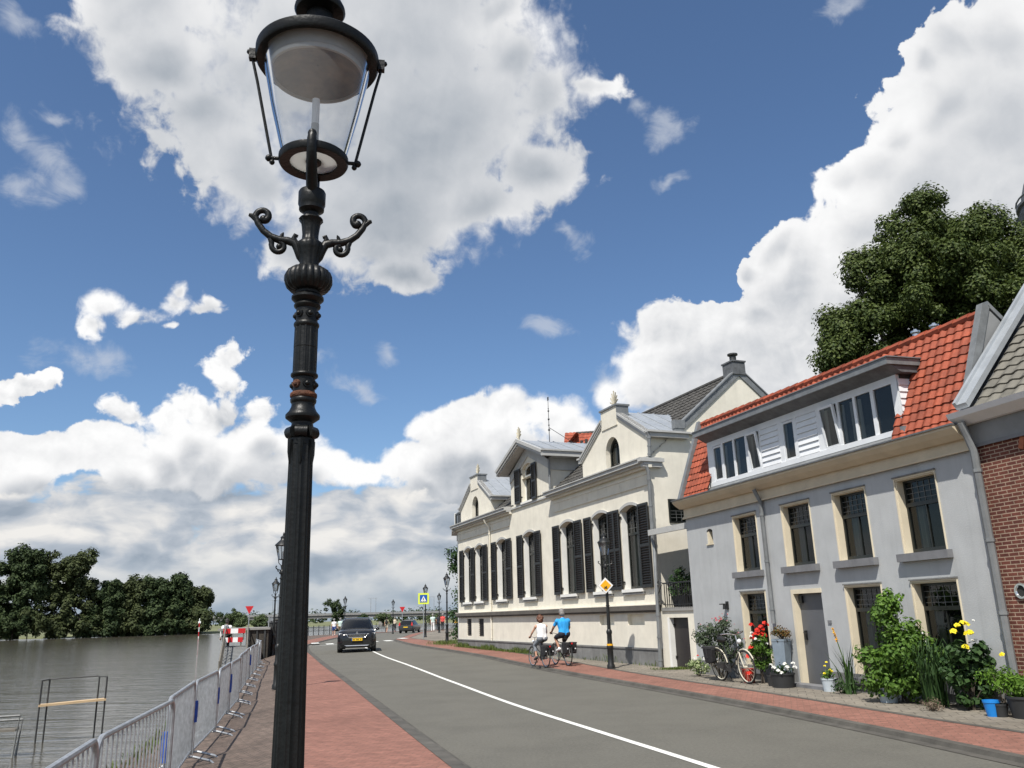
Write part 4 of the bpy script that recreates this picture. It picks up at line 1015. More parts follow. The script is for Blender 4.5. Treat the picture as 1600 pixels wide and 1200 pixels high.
    g.face([(c - hw, -.03, 7.05), (cw[0], -.03, 7.05)] + [(x, -.03, z) for x, z in t_[:6]] + [(c, -.03, 8.3), (c - hw, -.03, 7.4)])
    g.face([(c + hw, -.03, 7.05), (c + hw, -.03, 7.4), (c, -.03, 8.3)] + [(x, -.03, z) for x, z in t_[5:]] + [(cw[1], -.03, 7.05)])
    lp = [(cw[0], 7.05)] + t_ + [(cw[1], 7.05)]
    for (a, b), (c2, d) in zip(lp, lp[1:]): g.face([(a, -.03, b), (c2, -.03, d), (c2, .21, d), (a, .21, b)])
    for s in (-1, 1): g.face([(c + s * hw, -.03, 5.97), (c + s * hw, 2.6, 5.97), (c + s * hw, 2.6, 7.4), (c + s * hw, -.03, 7.4)])
    g.build('centre_wall', cream, t, recalc=False)
    wu = window_unit(t, cw[0], cw[1], cw[2], cw[3], .12, .16, transom=7.15, mull=False, frame_m=M['white_paint'])
    shutter(wu, 8.14, 8.74, 6.08, 7.50, -.085, hinge=8.70); shutter(wu, 9.98, 10.42, 6.05, 7.50, -.085)
    q = MB(); q.box(8.74, 9.98, -.10, .10, 6.0, 6.078); q.build('sill', wp, wu)
    r_ = MB(); tr = MB(); so = MB(); zA, zE = 8.50, 7.62; ex = 2.42
    for s in (-1, 1):
        A, B = Vector((c + s * ex, -.5, zE)), Vector((c, -.5, zA)); up = Vector((0, 0, .035))
        r_.prism([A, B, B + up, A + up], (0, 3.9, 0))
        for k in range(6):
            yy = .25 + k * .68; r_.prism([A + up + Vector((0, yy, 0)), B + up + Vector((0, yy, 0)), B + up * 1.9 + Vector((0, yy, 0)), A + up * 1.9 + Vector((0, yy, 0))], (0, .025, 0))
        for k, (oy, d0, d1) in enumerate(((-.56, .07, -.06), (-.52, -.06, -.16), (-.47, -.16, -.22))):
            tr.prism([A + Vector((s * .02, oy + .5, d0)), B + Vector((0, oy + .5, d0)), B + Vector((0, oy + .5, d1)), A + Vector((s * .02, oy + .5, d1))], (0, .10, 0))
        tr.box(min(A.x - s * .02, A.x + s * .12), max(A.x - s * .02, A.x + s * .12), -.50, 3.1, zE - .19, zE + .0); tr.box(min(A.x - s * .05, A.x + s * .17), max(A.x - s * .05, A.x + s * .17), -.54, 3.1, zE + .001, zE + .06)
        so.prism([A + Vector((-s * .03, .03, -.19)), B + Vector((0, .03, -.19)), B + Vector((0, .03, -.17)), A + Vector((-s * .03, .03, -.17))], (0, .44, 0))
        # frieze board under the eaves on the gable front and flank
        a2, b2 = Vector((c + s * hw, 0, 7.40)), Vector((c, 0, 8.30))
        so.prism([(a2.x, -.075, a2.z), (b2.x, -.075, b2.z), (b2.x, -.075, b2.z - .42), (a2.x, -.075, a2.z - .36)], (0, .043, 0))
        so.box(min(c + s * (hw + .003), c + s * (hw + .05)), max(c + s * (hw + .003), c + s * (hw + .05)), -.03, 2.5, 6.98, 7.42)
        so.box(min(c + s * hw, c + s * (ex + .03)), max(c + s * hw, c + s * (ex + .03)), -.02, 3.0, 7.425, 7.45)
    r_.build('metal_roof', M['zinc_roof'], t); tr.build('eaves_trim', M['grey_trim'], t); so.build('soffit', M['grey_trim'], t)
    antefix(t, c - .1, -.38, 8.56, .50)
    an = MB(); an.tube([(9.9, .8, 8.45), (9.9, .8, 10.35)], [.018, .010], 6)
    for zz, rr in ((8.95, .05), (9.15, .035), (9.4, .045), (9.75, .04), (9.85, .028)): an.sphere((9.9, .8, zz), rr, 8, 6)
    an.tube([(9.9, .8, 9.05), (9.9, 1.9, 8.45)], .012, 5); an.box(9.85, 9.95, .79, .81, 10.2, 10.35)
    an.build('lightning_rod', M['steel_dark'], t)
    # cornices over the two side bays
    for (xa, xb) in ((-.35, 7.5), (11.6, 19.06)):
        k = MB(); kc = MB()
        for (yo, za, zb) in ((-.04, 5.30, 5.34), (-.045, 5.62, 5.69), (-.12, 5.78, 5.86), (-.26, 5.861, 5.92), (-.36, 5.921, 6.03), (-.40, 6.031, 6.07)):
            (k if yo < -.2 else kc).box(xa + (.3 if yo > -.05 else .1), xb - (.3 if yo > -.05 else .0), yo, .05 if yo < -.2 else -.001, za, zb)
        kc.box(xa + .3, xb - .3, -.022, -.001, 5.34, 5.62)
        for xx in [xa + .6 + i * 2.35 for i in range(4)]:
            if xx < xb - .4: kc.box(xx, xx + .16, -.032, -.0225, 5.36, 5.60)
        k.box(xa + .1, xb, -.25, .35, 6.071, 6.085)
        k.build('cornice', M['grey_trim'], t); kc.build('frieze', cream, t)
    k = MB(); k.box(XE + .001, XE + .14, -.30, .36, 5.80, 5.95); k.box(XE + .001, XE + .20, -.40, .42, 5.951, 6.06); k.build('cornice_return', M['grey_trim'], t)
    k = MB(); k.box(7.52, 11.58, -.07, -.001, 5.93, 5.995); k.build('centre_string_course', M['grey_trim'], t)
    # string course, basement, plinth
    b = MB(); bo = [(o[0], o[1], o[2], o[3]) for o in vents + blind]
    wall(b, 0, XE, .55, 1.735, bo, -.0, .14)
    b.build('basement_wall', cream, t, recalc=False)
    b = MB()
    for (a0, a1, c0, c1) in vents:
        b.box(a0, a1, .06, .08, c0, c1)
        for i in range(9): b.obox(((a0 + a1) / 2, .045, c0 + (i + .5) * (c1 - c0) / 9), ((a1 - a0) / 2, 0, 0), (0, .02, -.012), (0, .004, .006))
    vp = b.build('cellar_grille', M['door_dark'], t)
    for (a0, a1, c0, c1) in blind:
        b = MB(); b.face([(a0, .139, c0), (a1, .139, c0), (a1, .139, c1), (a0, .139, c1)]); b.build('blind_recess', cream, t)
    b = MB(); b.box(-.10, XE + .10, -.15, -.001, 1.66, 1.80); b.box(-.06, XE + .06, -.08, -.0012, 1.60, 1.6595); b.build('string_course', M['ledge'], t); b = MB(); b.box(-.10, XE + .10, -.155, -.001, 1.801, 1.825); b.build('ledge_top', cream, t)
    b = MB(); b.box(-.05, XE + .05, -.06, -.001, -.4, .55); b.box(-.07, XE + .07, -.085, -.0015, .551, .60); b.build('plinth', M['plinth'], t)
    # windows with sill, blind glass and shutters
    lsh = {0: .58, 1: .26, 2: .6, 3: .6, 4: .58, 5: .54, 6: .37}; rsh = {0: .26, 1: .58, 2: .6, 3: .58, 4: .60, 5: .40, 6: .60}
    for i, (a, b_) in enumerate(lows):
        wn = window_unit(t, a, b_, z0, z1, .20, rise, transom=3.98, leaded=True, mull=False, fr=.07, curtain=[(a + .1, a + .5), (b_ - .3, b_ - .08)])
        q = MB(); q.box(a - .04, b_ + .04, -.11, .2, 2.205, 2.298); q.build('sill', wp, wn)
        q = MB(); q.box(a - .03, b_ + .03, -.085, -.001, 2.13, 2.204); q.build('sill_painted_shade', M['plinth'], wn)  # dark grey strip, stands in for the shade below the sill
        q = MB()
        # white linings of the reveal
        q.box(a + .001, a + .02, .004, .2, z0 + .001, z1 - rise); q.box(b_ - .02, b_ - .001, .004, .2, z0 + .001, z1 - rise)
        q.build('reveal_lining', wp, wn)
        q = MB(); tt = arch_pts(a - .03, b_ + .03, z1 - rise, rise)
        q.prism([(x, -.035, z) for x, z in tt] + [(x, -.035, z + .09) for x, z in reversed(tt)], (0, .034, 0)); q.build('arch_moulding', M['grey_trim'], wn)
        shutter(wn, a - .02 - lsh[i], a - .02, 2.30, 4.78, hinge=a - .05); shutter(wn, b_ + .02, b_ + .02 + rsh[i], 2.30, 4.78)
    # downpipes
    downpipe(t, [(4.8, -.30, 5.84), (4.8, -.26, 5.72), (4.8, -.07, 5.5), (4.8, -.06, 1.9)], .045, mat_=cream); downpipe(t, [(4.8, -.05, 1.64), (4.8, -.05, 1.60), (4.8, -.05, .6)], .035, mat_=cream)
    downpipe(t, [(19.06, -.08, 6.86), (19.06, -.03, 6.75), (19.06, -.06, 6.1)], .055)
    downpipe(t, [(19.06, -.2, 5.79), (19.06, -.14, 5.65), (19.03, -.14, 3.6)], .055); downpipe(t, [(19.03, -.14, 3.6), (19.12, -.16, 3.45), (19.06, -.16, 1.7), (19.0, -.16, .12)], .055)
    downpipe(t, [(11.72, -.1, 7.36), (11.72, -.08, 7.3), (11.72, -.08, 6.15)], .045)
    # main tiled roof: full pitch towards the near end, cut off flat behind the left gables
    pv = Vector((0, 3.6, 3.0)).normalized()
    tiles(t, 'roof', M['dark_tile'], (10.4, -.02, 6.10), (1, 0, 0), pv, 8.55, 4.69, .24, .30, .028, .028)
    tiles(t, 'lower_roof', M['dark_tile'], (-.2, -.02, 6.10), (1, 0, 0), pv, 8.0, 2.3, .24, .30, .028, .028)
    rr = MB(); rr.face([(10.4, 3.6, 9.09), (18.9, 3.6, 9.09), (18.9, 7.3, 6.0), (10.4, 7.3, 6.0)]); rr.face([(10.4, 0, 6.07), (10.4, 3.6, 9.06), (10.4, 7.3, 6.0)]); rr.face([(-.2, 1.75, 7.57), (10.4, 1.75, 7.57), (10.4, 7.3, 7.57), (-.2, 7.3, 7.57)])
    rr.face([(-.2, 7.3, 6), (10.4, 7.3, 6), (10.4, 7.3, 7.57), (-.2, 7.3, 7.57)]); rr.face([(-.2, 0, 6.0), (-.2, 1.75, 7.57), (-.2, 7.3, 7.57), (-.2, 7.3, 6)])
    rr.build('rear_roof', M['dark_tile'], t, recalc=False)
    rd = MB(); rd.tube([(10.4, 3.6, 9.10), (18.9, 3.6, 9.10)], .10, 8); rd.build('ridge', M['dark_tile'], t)
    vg = MB()                                                           # lead verge of the side gable with kneelers
    for (ya, za, yb, zb) in ((1.32, 7.30, 3.6, 9.22), (3.6, 9.22, 7.4, 6.1)):
        A, B = Vector((XE - .12, ya, za)), Vector((XE - .12, yb, zb))
        vg.prism([A, B, B + Vector((0, 0, -.26)), A + Vector((0, 0, -.26))], (.16, 0, 0))
        vg.prism([A + Vector((-.03, 0, .05)), B + Vector((-.03, 0, .05)), B + Vector((-.03, 0, .001)), A + Vector((-.03, 0, .001))], (.22, 0, 0))
    vg.box(XE - .12, XE + .08, .98, 1.34, 7.06, 7.32); vg.box(XE - .12, XE + .06, 1.0, 1.3, 6.86, 7.059)
    vg.build('verge', M['lead'], t)
    ch = MB(); ch.box(18.42, XE + .08, 3.36, 3.84, 9.0, 9.42); ch.box(18.39, XE + .11, 3.33, 3.87, 9.421, 9.47)
    cho = ch.build('chimney', M['lead_dark'], t)
    q = MB(); q.cyl((18.7, 3.6, 9.47), (18.7, 3.6, 9.68), .11, n=12); q.cyl((18.7, 3.6, 9.72), (18.7, 3.6, 9.77), .17, n=12); q.cyl((18.7, 3.6, 9.68), (18.7, 3.6, 9.72), .04, n=8); q.build('chimney_pot', M['steel_dark'], cho)
    # side window on the flank
    q = MB(); q.box(XE + .002, XE + .03, .55, 1.9, 4.15, 4.86); sw = q.build('flank_window', M['dark_wood'], t)
    q = MB(); q.face([(XE + .034, .6, 4.2), (XE + .034, 1.85, 4.2), (XE + .034, 1.85, 4.81), (XE + .034, .6, 4.81)]); q.build('pane', M['pane'], sw, recalc=False)
    q = MB()
    for i in range(1, 7): q.box(XE + .036, XE + .042, .6 + i * .18, .608 + i * .18, 4.2, 4.5)
    for zz in (4.3, 4.4, 4.5): q.box(XE + .037, XE + .043, .6, 1.85, zz, zz + .008)
    q.build('leading', M['leading'], sw)
    # white chamfered end wall and its glazed box
    e = MB(); P = [(0, 0), (-2.0, -.02 + .5), (-2.0, 6.0), (0, 6.0)]
    e.prism([(-.001, 0, -.4), (-2.1, .62, -.4), (-2.1, .62, 5.5), (-.001, 0, 5.5)], (0, .5, 0))
    e.build('corner_wall', wp, t)
    e = MB(); e.prism([(-.0, -.03, 5.5), (-2.15, .60, 5.5), (-2.15, .60, 5.8), (-.0, -.03, 5.8)], (0, .4, 0)); e.prism([(-.0, -.33, 5.801), (-2.3, .36, 5.801), (-2.3, .36, 6.05), (-.0, -.33, 6.05)], (0, .7, 0)); e.build('corner_cornice', M['grey_trim'], t)
    bx = MB(); bx.box(-2.3, -.55, .7, 1.8, 6.05, 7.05); bo_ = bx.build('glazed_bay', M['lead_dark'], t)
    q = MB()
    x0, x1, zz0, zz1, yy = -2.45, -1.35, 6.12, 6.98, .62
    for bb in ((x0, x0 + .1, zz0, zz1), (x1 - .1, x1, zz0, zz1), (x0 + .1, x1 - .1, zz0, zz0 + .1), (x0 + .1, x1 - .1, zz1 - .1, zz1)): q.box(bb[0], bb[1], yy, yy + .07, bb[2], bb[3])
    wf = q.build('bay_frame', M['dark_wood'], bo_)
    q = MB(); q.box(x0 - .08, x0 - .001, yy - .02, yy + .09, zz0 - .12, zz1 + .04); q.box(x0, x1, yy - .02, yy + .09, zz0 - .12, zz0 - .001); q.build('white_edge', wp, bo_)
    q = MB(); q.face([(x0, yy + .03, zz0), (x1, yy + .03, zz0), (x1, yy + .03, zz1), (x0, yy + .03, zz1)]); q.build('pane', M['pane_light'], bo_, recalc=False)
    # loggia between this house and the grey one
    lg = MB()
    lg.box(XE + .001, XE + .42, -.02, .25, -.4, 1.62); lg.box(20.36, 21.3, -.02, .25, -.4, 1.62); lg.box(XE + .42, 20.36, -.02, .25, 1.44, 1.62)
    lg.build('loggia_base', cream, t)
    q = MB(); q.box(XE + .2, 21.3, -.06, 2.0, 1.621, 1.72); q.build('balcony_floor', M['concrete'], t)
    q = MB(); q.box(19.42, 20.36, .12, .17, .05, 1.44); dr = q.build('cellar_door', M['door_dark'], t)
    q = MB()
    for zz in (.35, 1.2): q.box(19.40, 19.47, .09, .119, zz, zz + .07)
    q.box(20.22, 20.3, .06, .119, .78, .82); q.build('door_hardware', M['sign_black'], dr)
    q = MB(); q.box(19.32, 19.42, -.03, .12, -.3, 1.44); q.build('door_jamb', wp, t)
    q = MB(); q.box(19.75, 21.4, .95, 1.0, 1.72, 3.9); q.box(XE + .01, 21.4, 2.2, 2.3, 1.72, 3.9); q.build('loggia_back', M['room'], t)
    q = MB(); q.prism([(19.2, -.28, 3.78), (19.2, 1.0, 4.0), (19.2, 1.0, 4.06), (19.2, -.28, 3.86)], (2.2, 0, 0)); q.box(19.15, 21.4, -.36, -.281, 3.74, 3.90); q.build('canopy', M['grey_trim'], t)
    rl = MB()
    for i in range(16):
        xx = 19.35 + i * .115; rl.box(xx, xx + .018, -.085, -.065, 1.73, 2.36)
    rl.box(19.3, 21.15, -.095, -.055, 2.361, 2.40); rl.box(19.3, 21.15, -.09, -.06, 1.78, 1.80)
    rl.tube([(19.3, -.075, 2.38), (19.2, -.12, 2.45), (19.1, -.16, 2.42), (19.14, -.16, 2.34)], .016, 6); rl.tube([(19.3, -.075, 1.79), (19.15, -.12, 1.9), (19.05, -.15, 1.84)], .016, 6); rl.tube([(19.25, -.09, 1.85), (19.12, -.14, 2.1), (19.25, -.09, 2.35)], .014, 6)
    rl.build('balcony_railing', M['sign_black'], t)
white_house()

# ---------------------------------------------------------------- grey stucco house with red mansard roof
def grey_house():
    t = thing('grey_house', 'small grey stucco house with orange-red tiled mansard roof, long white dormer and cream window surrounds', 'house', (4.43, 22.1, 0), math.atan2(-.96263, .27083))
    W = 9.86
    ups = [(2.54, 3.57), (4.55, 5.58), (6.30, 7.29), (8.04, 9.03)]
    lws = [(2.58, 3.62, .36), (6.33, 7.36, .36), (8.08, 9.12, .36)]
    door = (4.56, 5.58, .08, 1.97)
    ops = [(a + .024, b - .029, 2.44, 3.692) for a, b in ups] + [(a + .024, b - .029, c, 1.962) for a, b, c in lws] + [door, (1.22, 1.52, 3.19, 3.56, .05)]
    m = MB(); wall(m, 0, W, -.3, 4.0, ops, 0, .26)
    for xx in (0, W): m.face([(xx, 0, -.3), (xx, 6, -.3), (xx, 6, 4.3), (xx, 0, 4.3)])
    m.face([(0, 6, -.3), (W, 6, -.3), (W, 6, 4.3), (0, 6, 4.3)])
    m.build('wall', M['grey_stucco'], t, recalc=False)
    q = MB()
    q.box(-.02, 4.5, -.035, -.001, -.3, .42); q.box(5.64, W, -.035, -.001, -.3, .42); q.build('foot_band', M['plinth'], t)
    q = MB(); q.box(1.22, 1.52, .2, .22, 3.19, 3.56); q.build('niche_back', M['dark_wood'], t); q = MB(); q.box(1.221, 1.30, .02, .19, 3.2, 3.5); q.box(1.2, 1.54, -.03, .15, 3.165, 3.19); q.build('niche_lining', M['cream_trim'], t)
    def casing(par, a, b, z0, z1, sill):
        q = MB(); f = .028
        for bx in ((a - f, a, z0 - .0, z1 + f), (b, b + f * .55, z0, z1 + f), (a, b, z1, z1 + f)): q.box(bx[0], bx[1], -.022, -.001, bx[2], bx[3])
        q.box(a + .001, a + .02, .001, .135, z0, z1 - .001); q.box(b - .02, b - .001, .001, .135, z0, z1 - .001); q.box(a + .02, b - .02, .001, .135, z1 - .02, z1 - .001)
        q.build('casing', M['cream_trim'], par)
        q = MB(); q.box(a - f - .01, b + f * .55 + .01, -.045, -.001, z1 + f + .001, z1 + f + .025); q.build('drip_mould', M['plinth'], par)
        if sill:
            q = MB(); q.box(a - .12, b + .10, -.11, .14, z0 - .135, z0 - .004); q.build('sill', M['sill_grey'], par)
    for (a, b) in ups:
        a2, b2 = a + .085, b - .05
        w = window_unit(t, a2 - .06, b2 + .02, 2.44, 3.69, .135, 0, transom=3.25, leaded=True, mull=True, fr=.06, curtain=[(a2 + .06, a2 + .20)], name='upper_window')
        casing(w, a2 - .06, b2 + .02, 2.44, 3.69, True)
    for (a, b, c) in lws:
        a2, b2 = a + .085, b - .05
        w = window_unit(t, a2 - .06, b2 + .02, c, 1.96, .135, 0, transom=1.54, leaded=True, mull=True, fr=.06, curtain=[(a2 + .05, a2 + .19)], name='ground_floor_window')
        casing(w, a2 - .06, b2 + .02, c, 1.96, False)
        q = MB(); q.box(a - .08, b + .06, -.09, .14, c - .11, c - .004); q.build('sill', M['sill_grey'], w)
    q = MB(); q.box(4.66, 5.58, .12, .17, .10, 1.88); d = q.build('front_door', M['door_grey'], t)
    q = MB(); q.box(4.74, 4.80, .075, .119, .98, 1.16); q.tube([(4.77, .09, 1.12), (4.77, .05, 1.12), (4.87, .05, 1.11)], .012, 6); q.box(4.70, 4.80, .07, .119, 1.70, 1.84); q.build('door_hardware', M['sign_black'], d)
    q = MB(); f = .085
    q.box(4.58, 4.66, -.02, .119, .08, 1.97); q.box(4.66, 5.60, -.02, .119, 1.885, 1.97); q.build('door_casing', M['cream_trim'], t)
    q = MB(); q.box(4.5, 5.7, -.30, -.001, -.2, .16); q.build('doorstep', M['sill_grey'], t)
    q = MB(); q.box(5.70, 5.80, -.02, -.001, 1.30, 1.36); q.build('house_number_plate', M['sill_grey'], t)
    q = MB(); q.box(1.88, 1.98, -.03, -.001, 1.62, 1.80); q.obox((1.90, -.10, 1.74), (.05, 0, 0), (0, .08, 0), (0, .0, .012)); q.cyl((1.92, -.09, 1.62), (1.92, -.09, 1.73), .04, .03, n=8); q.build('wall_lamp', M['sign_black'], t)
    # frieze and gutter
    q = MB(); q.box(-.03, W + .02, -.03, .05, 4.001, 4.22); q.box(-.05, W + .02, -.07, -.031, 3.93, 3.97); q.box(-.04, W + .02, -.045, -.001, 3.971, 4.0); q.build('frieze', M['frieze'], t)
    q = MB(); q.prism([(-.12, -.10, 4.20), (-.12, -.22, 4.28), (-.12, -.30, 4.36), (-.12, -.30, 4.40), (-.12, .12, 4.40), (-.12, .12, 4.20)], (W + .1, 0, 0)); q.build('gutter_box', M['frieze'], t)
    q = MB(); q.box(-.14, W - .01, -.33, .13, 4.401, 4.43); q.build('gutter_lip', M['lead_dark'], t)
    downpipe(t, [(3.9, -.20, 4.21), (3.9, -.16, 4.1), (3.9, -.07, 3.9), (3.9, -.07, 1.3)], .045); 
    # mansard: steep front slope
    y0, z0, y1, z1 = -.05, 4.43, .72, 6.42
    sv = Vector((0, y1 - y0, z1 - z0)); SL = sv.length
    def skip(u, v):
        zz = z0 + (z1 - z0) * v / SL
        return 1.55 < u < 8.22 and zz < 5.74
    tiles(t, 'roof', M['red_tile'], (.02, y0, z0), (1, 0, 0), sv, W - .06, SL, .185, .185, .027, .025, skip)
    def ry(z): return y0 + .02 + (y1 - y0) * (z - z0) / (z1 - z0)
    q = MB()
    for xa, xb, za, zb2 in ((0, 1.5, z0 - .02, z1 - .03), (8.27, W, z0 - .02, z1 - .03), (1.5, 8.27, 5.72, z1 - .03)): q.face([(xa, ry(za), za), (xb, ry(za), za), (xb, ry(zb2), zb2), (xa, ry(zb2), zb2)])
    q.face([(0, y1, z1), (W, y1, z1), (W, 6, 4.4), (0, 6, 4.4)]); q.build('roof_underlay', M['lead_dark'], t, recalc=False)
    q = MB()
    for i in range(30):
        xx = i * (W / 30); q.tube([(xx, y1 + .02, z1 + .0), (xx + W / 30 + .03, y1 + .02, z1 + .012)], [.075, .085], 8)
    q.build('ridge', M['red_tile'], t, recalc=False)
    q = MB(); n_ = Vector((0, -(z1 - z0), y1 - y0)).normalized()
    A, B = Vector((-.14, y0, z0)), Vector((-.14, y1, z1 + .05)); q.prism([A + n_ * .09, B + n_ * .09, B - n_ * .12, A - n_ * .12], (.15, 0, 0))
    q.build('verge', M['lead'], t); q = MB()
    A, B = Vector((W - .05, y0 - .02, z0)), Vector((W - .05, y1 + .02, z1 + .10)); q.prism([A + n_ * .11, B + n_ * .11, B - n_ * .03, A - n_ * .03], (.13, 0, 0))
    C = Vector((W - .05, y1 + .02, z1 + .18)); D = Vector((W - .05, 2.4, 4.9)); q.prism([C, D, D + Vector((0, 0, -.10)), C + Vector((0, 0, -.10))], (.13, 0, 0))
    q.build('verge', M['lead'], t)
    q = MB(); q.face([(W + .06, 0, 4.2), (W + .06, 2.6, 4.2), (W + .06, 2.3, 4.85), (W + .06, y1 + .03, z1 + .03), (W + .06, y0 + .06, 4.5)]); q.build('gable_end', M['plaster_grey'], t, recalc=False)
    q = MB(); q.face([(W + .066, -.02, 4.3), (W + .066, .36, 4.3), (W + .066, .55, 5.45), (W + .066, .40, 5.5)]); q.build('gable_board', M['clap'], t, recalc=False)
    # dormer
    x0, x1, yd, zb, zt = 1.40, 8.32, .15, 4.68, 5.72
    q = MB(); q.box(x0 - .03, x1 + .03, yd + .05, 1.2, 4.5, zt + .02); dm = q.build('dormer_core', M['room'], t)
    fr = MB()
    def piece(a, b, c, d, o=0.0): fr.box(a, b, yd - .02 - o, yd + .049, c, d)
    piece(x0, x1, 4.60, 4.70, .02); piece(x0, x1, 5.56, 5.70)
    posts = [(1.40, 1.66), (2.09, 2.17), (2.63, 2.71), (3.19, 3.36), (3.79, 3.86), (4.57, 4.72), (5.16, 5.26), (5.94, 6.14), (6.60, 6.67), (7.10, 7.17), (7.60, 7.69), (8.17, 8.32)]
    for a, b in posts: piece(a, b, 4.70, 5.56)
    df = fr.build('dormer', M['clap'], t)
    panes = [(1.66, 2.09, 1), (2.17, 2.63, 0), (2.71, 3.19, 0), (3.36, 3.79, 2), (4.72, 5.16, 1), (6.14, 6.60, 2), (6.67, 7.10, 0), (7.17, 7.60, 0), (7.69, 8.17, 0)]
    for k, (a, b, kind) in enumerate(panes):
        q = MB(); f = .045
        tilt = -.10 if kind == 2 else 0
        if kind:
            def bar(xa, xb, za, zb2):
                pts = [(xa, za), (xb, za), (xb, zb2), (xa, zb2)]
                q.prism([(x, yd - .015 + tilt * (z - 4.70) / .86, z) for x, z in pts], (0, .05, 0))
            bar(a, a + f, 4.71, 5.55); bar(b - f, b, 4.71, 5.55); bar(a + f, b - f, 4.71, 4.71 + f); bar(a + f, b - f, 5.55 - f, 5.55)
        else: q.box(a, b, yd + .02, yd + .045, 4.70, 4.715)
        s = q.build('dormer_window', M['clap'], t)
        q = MB(); q.face([(a, yd + .01 + tilt * 0, 4.70), (b, yd + .01, 4.70), (b, yd + .01 + tilt, 5.56), (a, yd + .01 + tilt, 5.56)]); q.build('pane', M['pane_light'], s, recalc=False)
        q = MB()
        for (ca, cb_) in (((a, a + .13),) if k % 3 else ((a + .02, a + .12), (b - .16, b - .02))):
            if k == 8: continue
            A = [(ca + (cb_ - ca) * i / 8, yd + .10 + .02 * math.sin(i * 2.2) - .06) for i in range(9)]
            q.quadmesh([[(x, y - .0, 4.72) for x, y in A], [(x, y, 5.5) for x, y in A]])
        if q.v: q.build('curtain', M['curtain'], s)
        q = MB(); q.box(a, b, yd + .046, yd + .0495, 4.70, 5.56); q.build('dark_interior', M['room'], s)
    for a, b in ((3.86, 4.57), (5.26, 5.94)):
        q = MB()
        for i in range(7):
            zz = 4.71 + i * .121; q.prism([(a, yd + .03, zz), (a, yd - .035, zz), (a, yd - .008, zz + .119), (a, yd + .03, zz + .119)], (b - a, 0, 0))
        q.build('clapboards', M['clap'], t)
    q = MB()
    for i in range(8):
        zz = 4.62 + i * .125; ye = y0 + (zz - z0) / (z1 - z0) * (y1 - y0) + .16
        q.prism([(x1 + .031, yd - .02, zz), (x1 + .055, yd - .02, zz), (x1 + .034, yd - .02, zz + .123), (x1 + .031, yd - .02, zz + .123)], (0, ye - yd + .06, 0))
    q.build('dormer_cheek', M['clap'], t)
    q = MB(); q.box(x0 - .10, x1 + .22, -.20, -.16, 5.83, 5.955); q.box(x0 - .10, x0 - .06, -.16, 1.0, 5.83, 5.955); q.box(x1 + .18, x1 + .22, -.16, .62, 5.83, 5.955); q.build('dormer_roof_edge', M['lead'], t)
    q = MB(); q.prism([(x0 - .058, -.158, 5.85), (x0 - .058, -.158, 5.95), (x0 - .058, 1.0, 5.95), (x0 - .058, 1.0, 5.70), (x0 - .058, yd - .03, 5.705)], (x1 - x0 + .236, 0, 0)); q.build('dormer_soffit', M['lead_dark'], t)  # darker lead than the fascia: the eaves' shadow band is put into the colour
    q = MB(); q.box(x0 - .13, x1 + .25, -.22, 1.0, 5.956, 5.975); q.build('dormer_roof', M['lead'], t)
    q = MB(); q.prism([(x0 - .05, -.06, 4.44), (x0 - .05, yd - .05, 4.585), (x0 - .05, yd - .03, 4.595), (x0 - .05, yd + .03, 4.44)], (x1 - x0 + .1, 0, 0)); q.box(x1 + .06, x1 + .16, .0, .2, 4.45, 4.7); q.prism([(x1 + .06, -.02, 4.44), (x1 + .06, .5, 5.70), (x1 + .06, .56, 5.70), (x1 + .06, .05, 4.44)], (.10, 0, 0)); q.build('lead_flashing', M['lead'], t)
    for (xx, yy) in ((8.02, 1.0), (8.42, 1.06)):
        q = MB(); q.cyl((xx, yy, 6.1), (xx, yy, 6.58), .085, .08, 12); c = q.build('chimney_pot', M['terracotta'], t, smooth=True)
        q = MB(); q.cyl((xx, yy, 6.58), (xx, yy, 6.63), .06, n=12); q.cyl((xx, yy, 6.66), (xx, yy, 6.69), .085, n=12); q.cyl((xx, yy, 6.63), (xx, yy, 6.73), .03, n=8); q.build('metal_cowl', M['chrome'], c, smooth=True)
    # skylight far along the ridge
    q = MB(); q.box(3.4, 4.2, 1.1, 1.9, 6.2, 6.50); q.build('roof_hatch', M['lead_dark'], t)
    # the old house has settled: eaves and ridge sink a little towards the brick neighbour
    def settle(o):
        for c in o.children:
            for v in c.data.vertices:
                x, y, z = v.co
                k = clamp((z - 3.75) / .45)
                f = clamp(x / W, -.05, 1.05)
                v.co.z = z - k * (.13 + .045 * max(0, z - 4.4)) * f + (.05 * max(0, z - 4.5)) * (1 - f)
                v.co.x = x + .17 * (1 - clamp(x / 1.2))
            settle(c)
    settle(t)
grey_house()

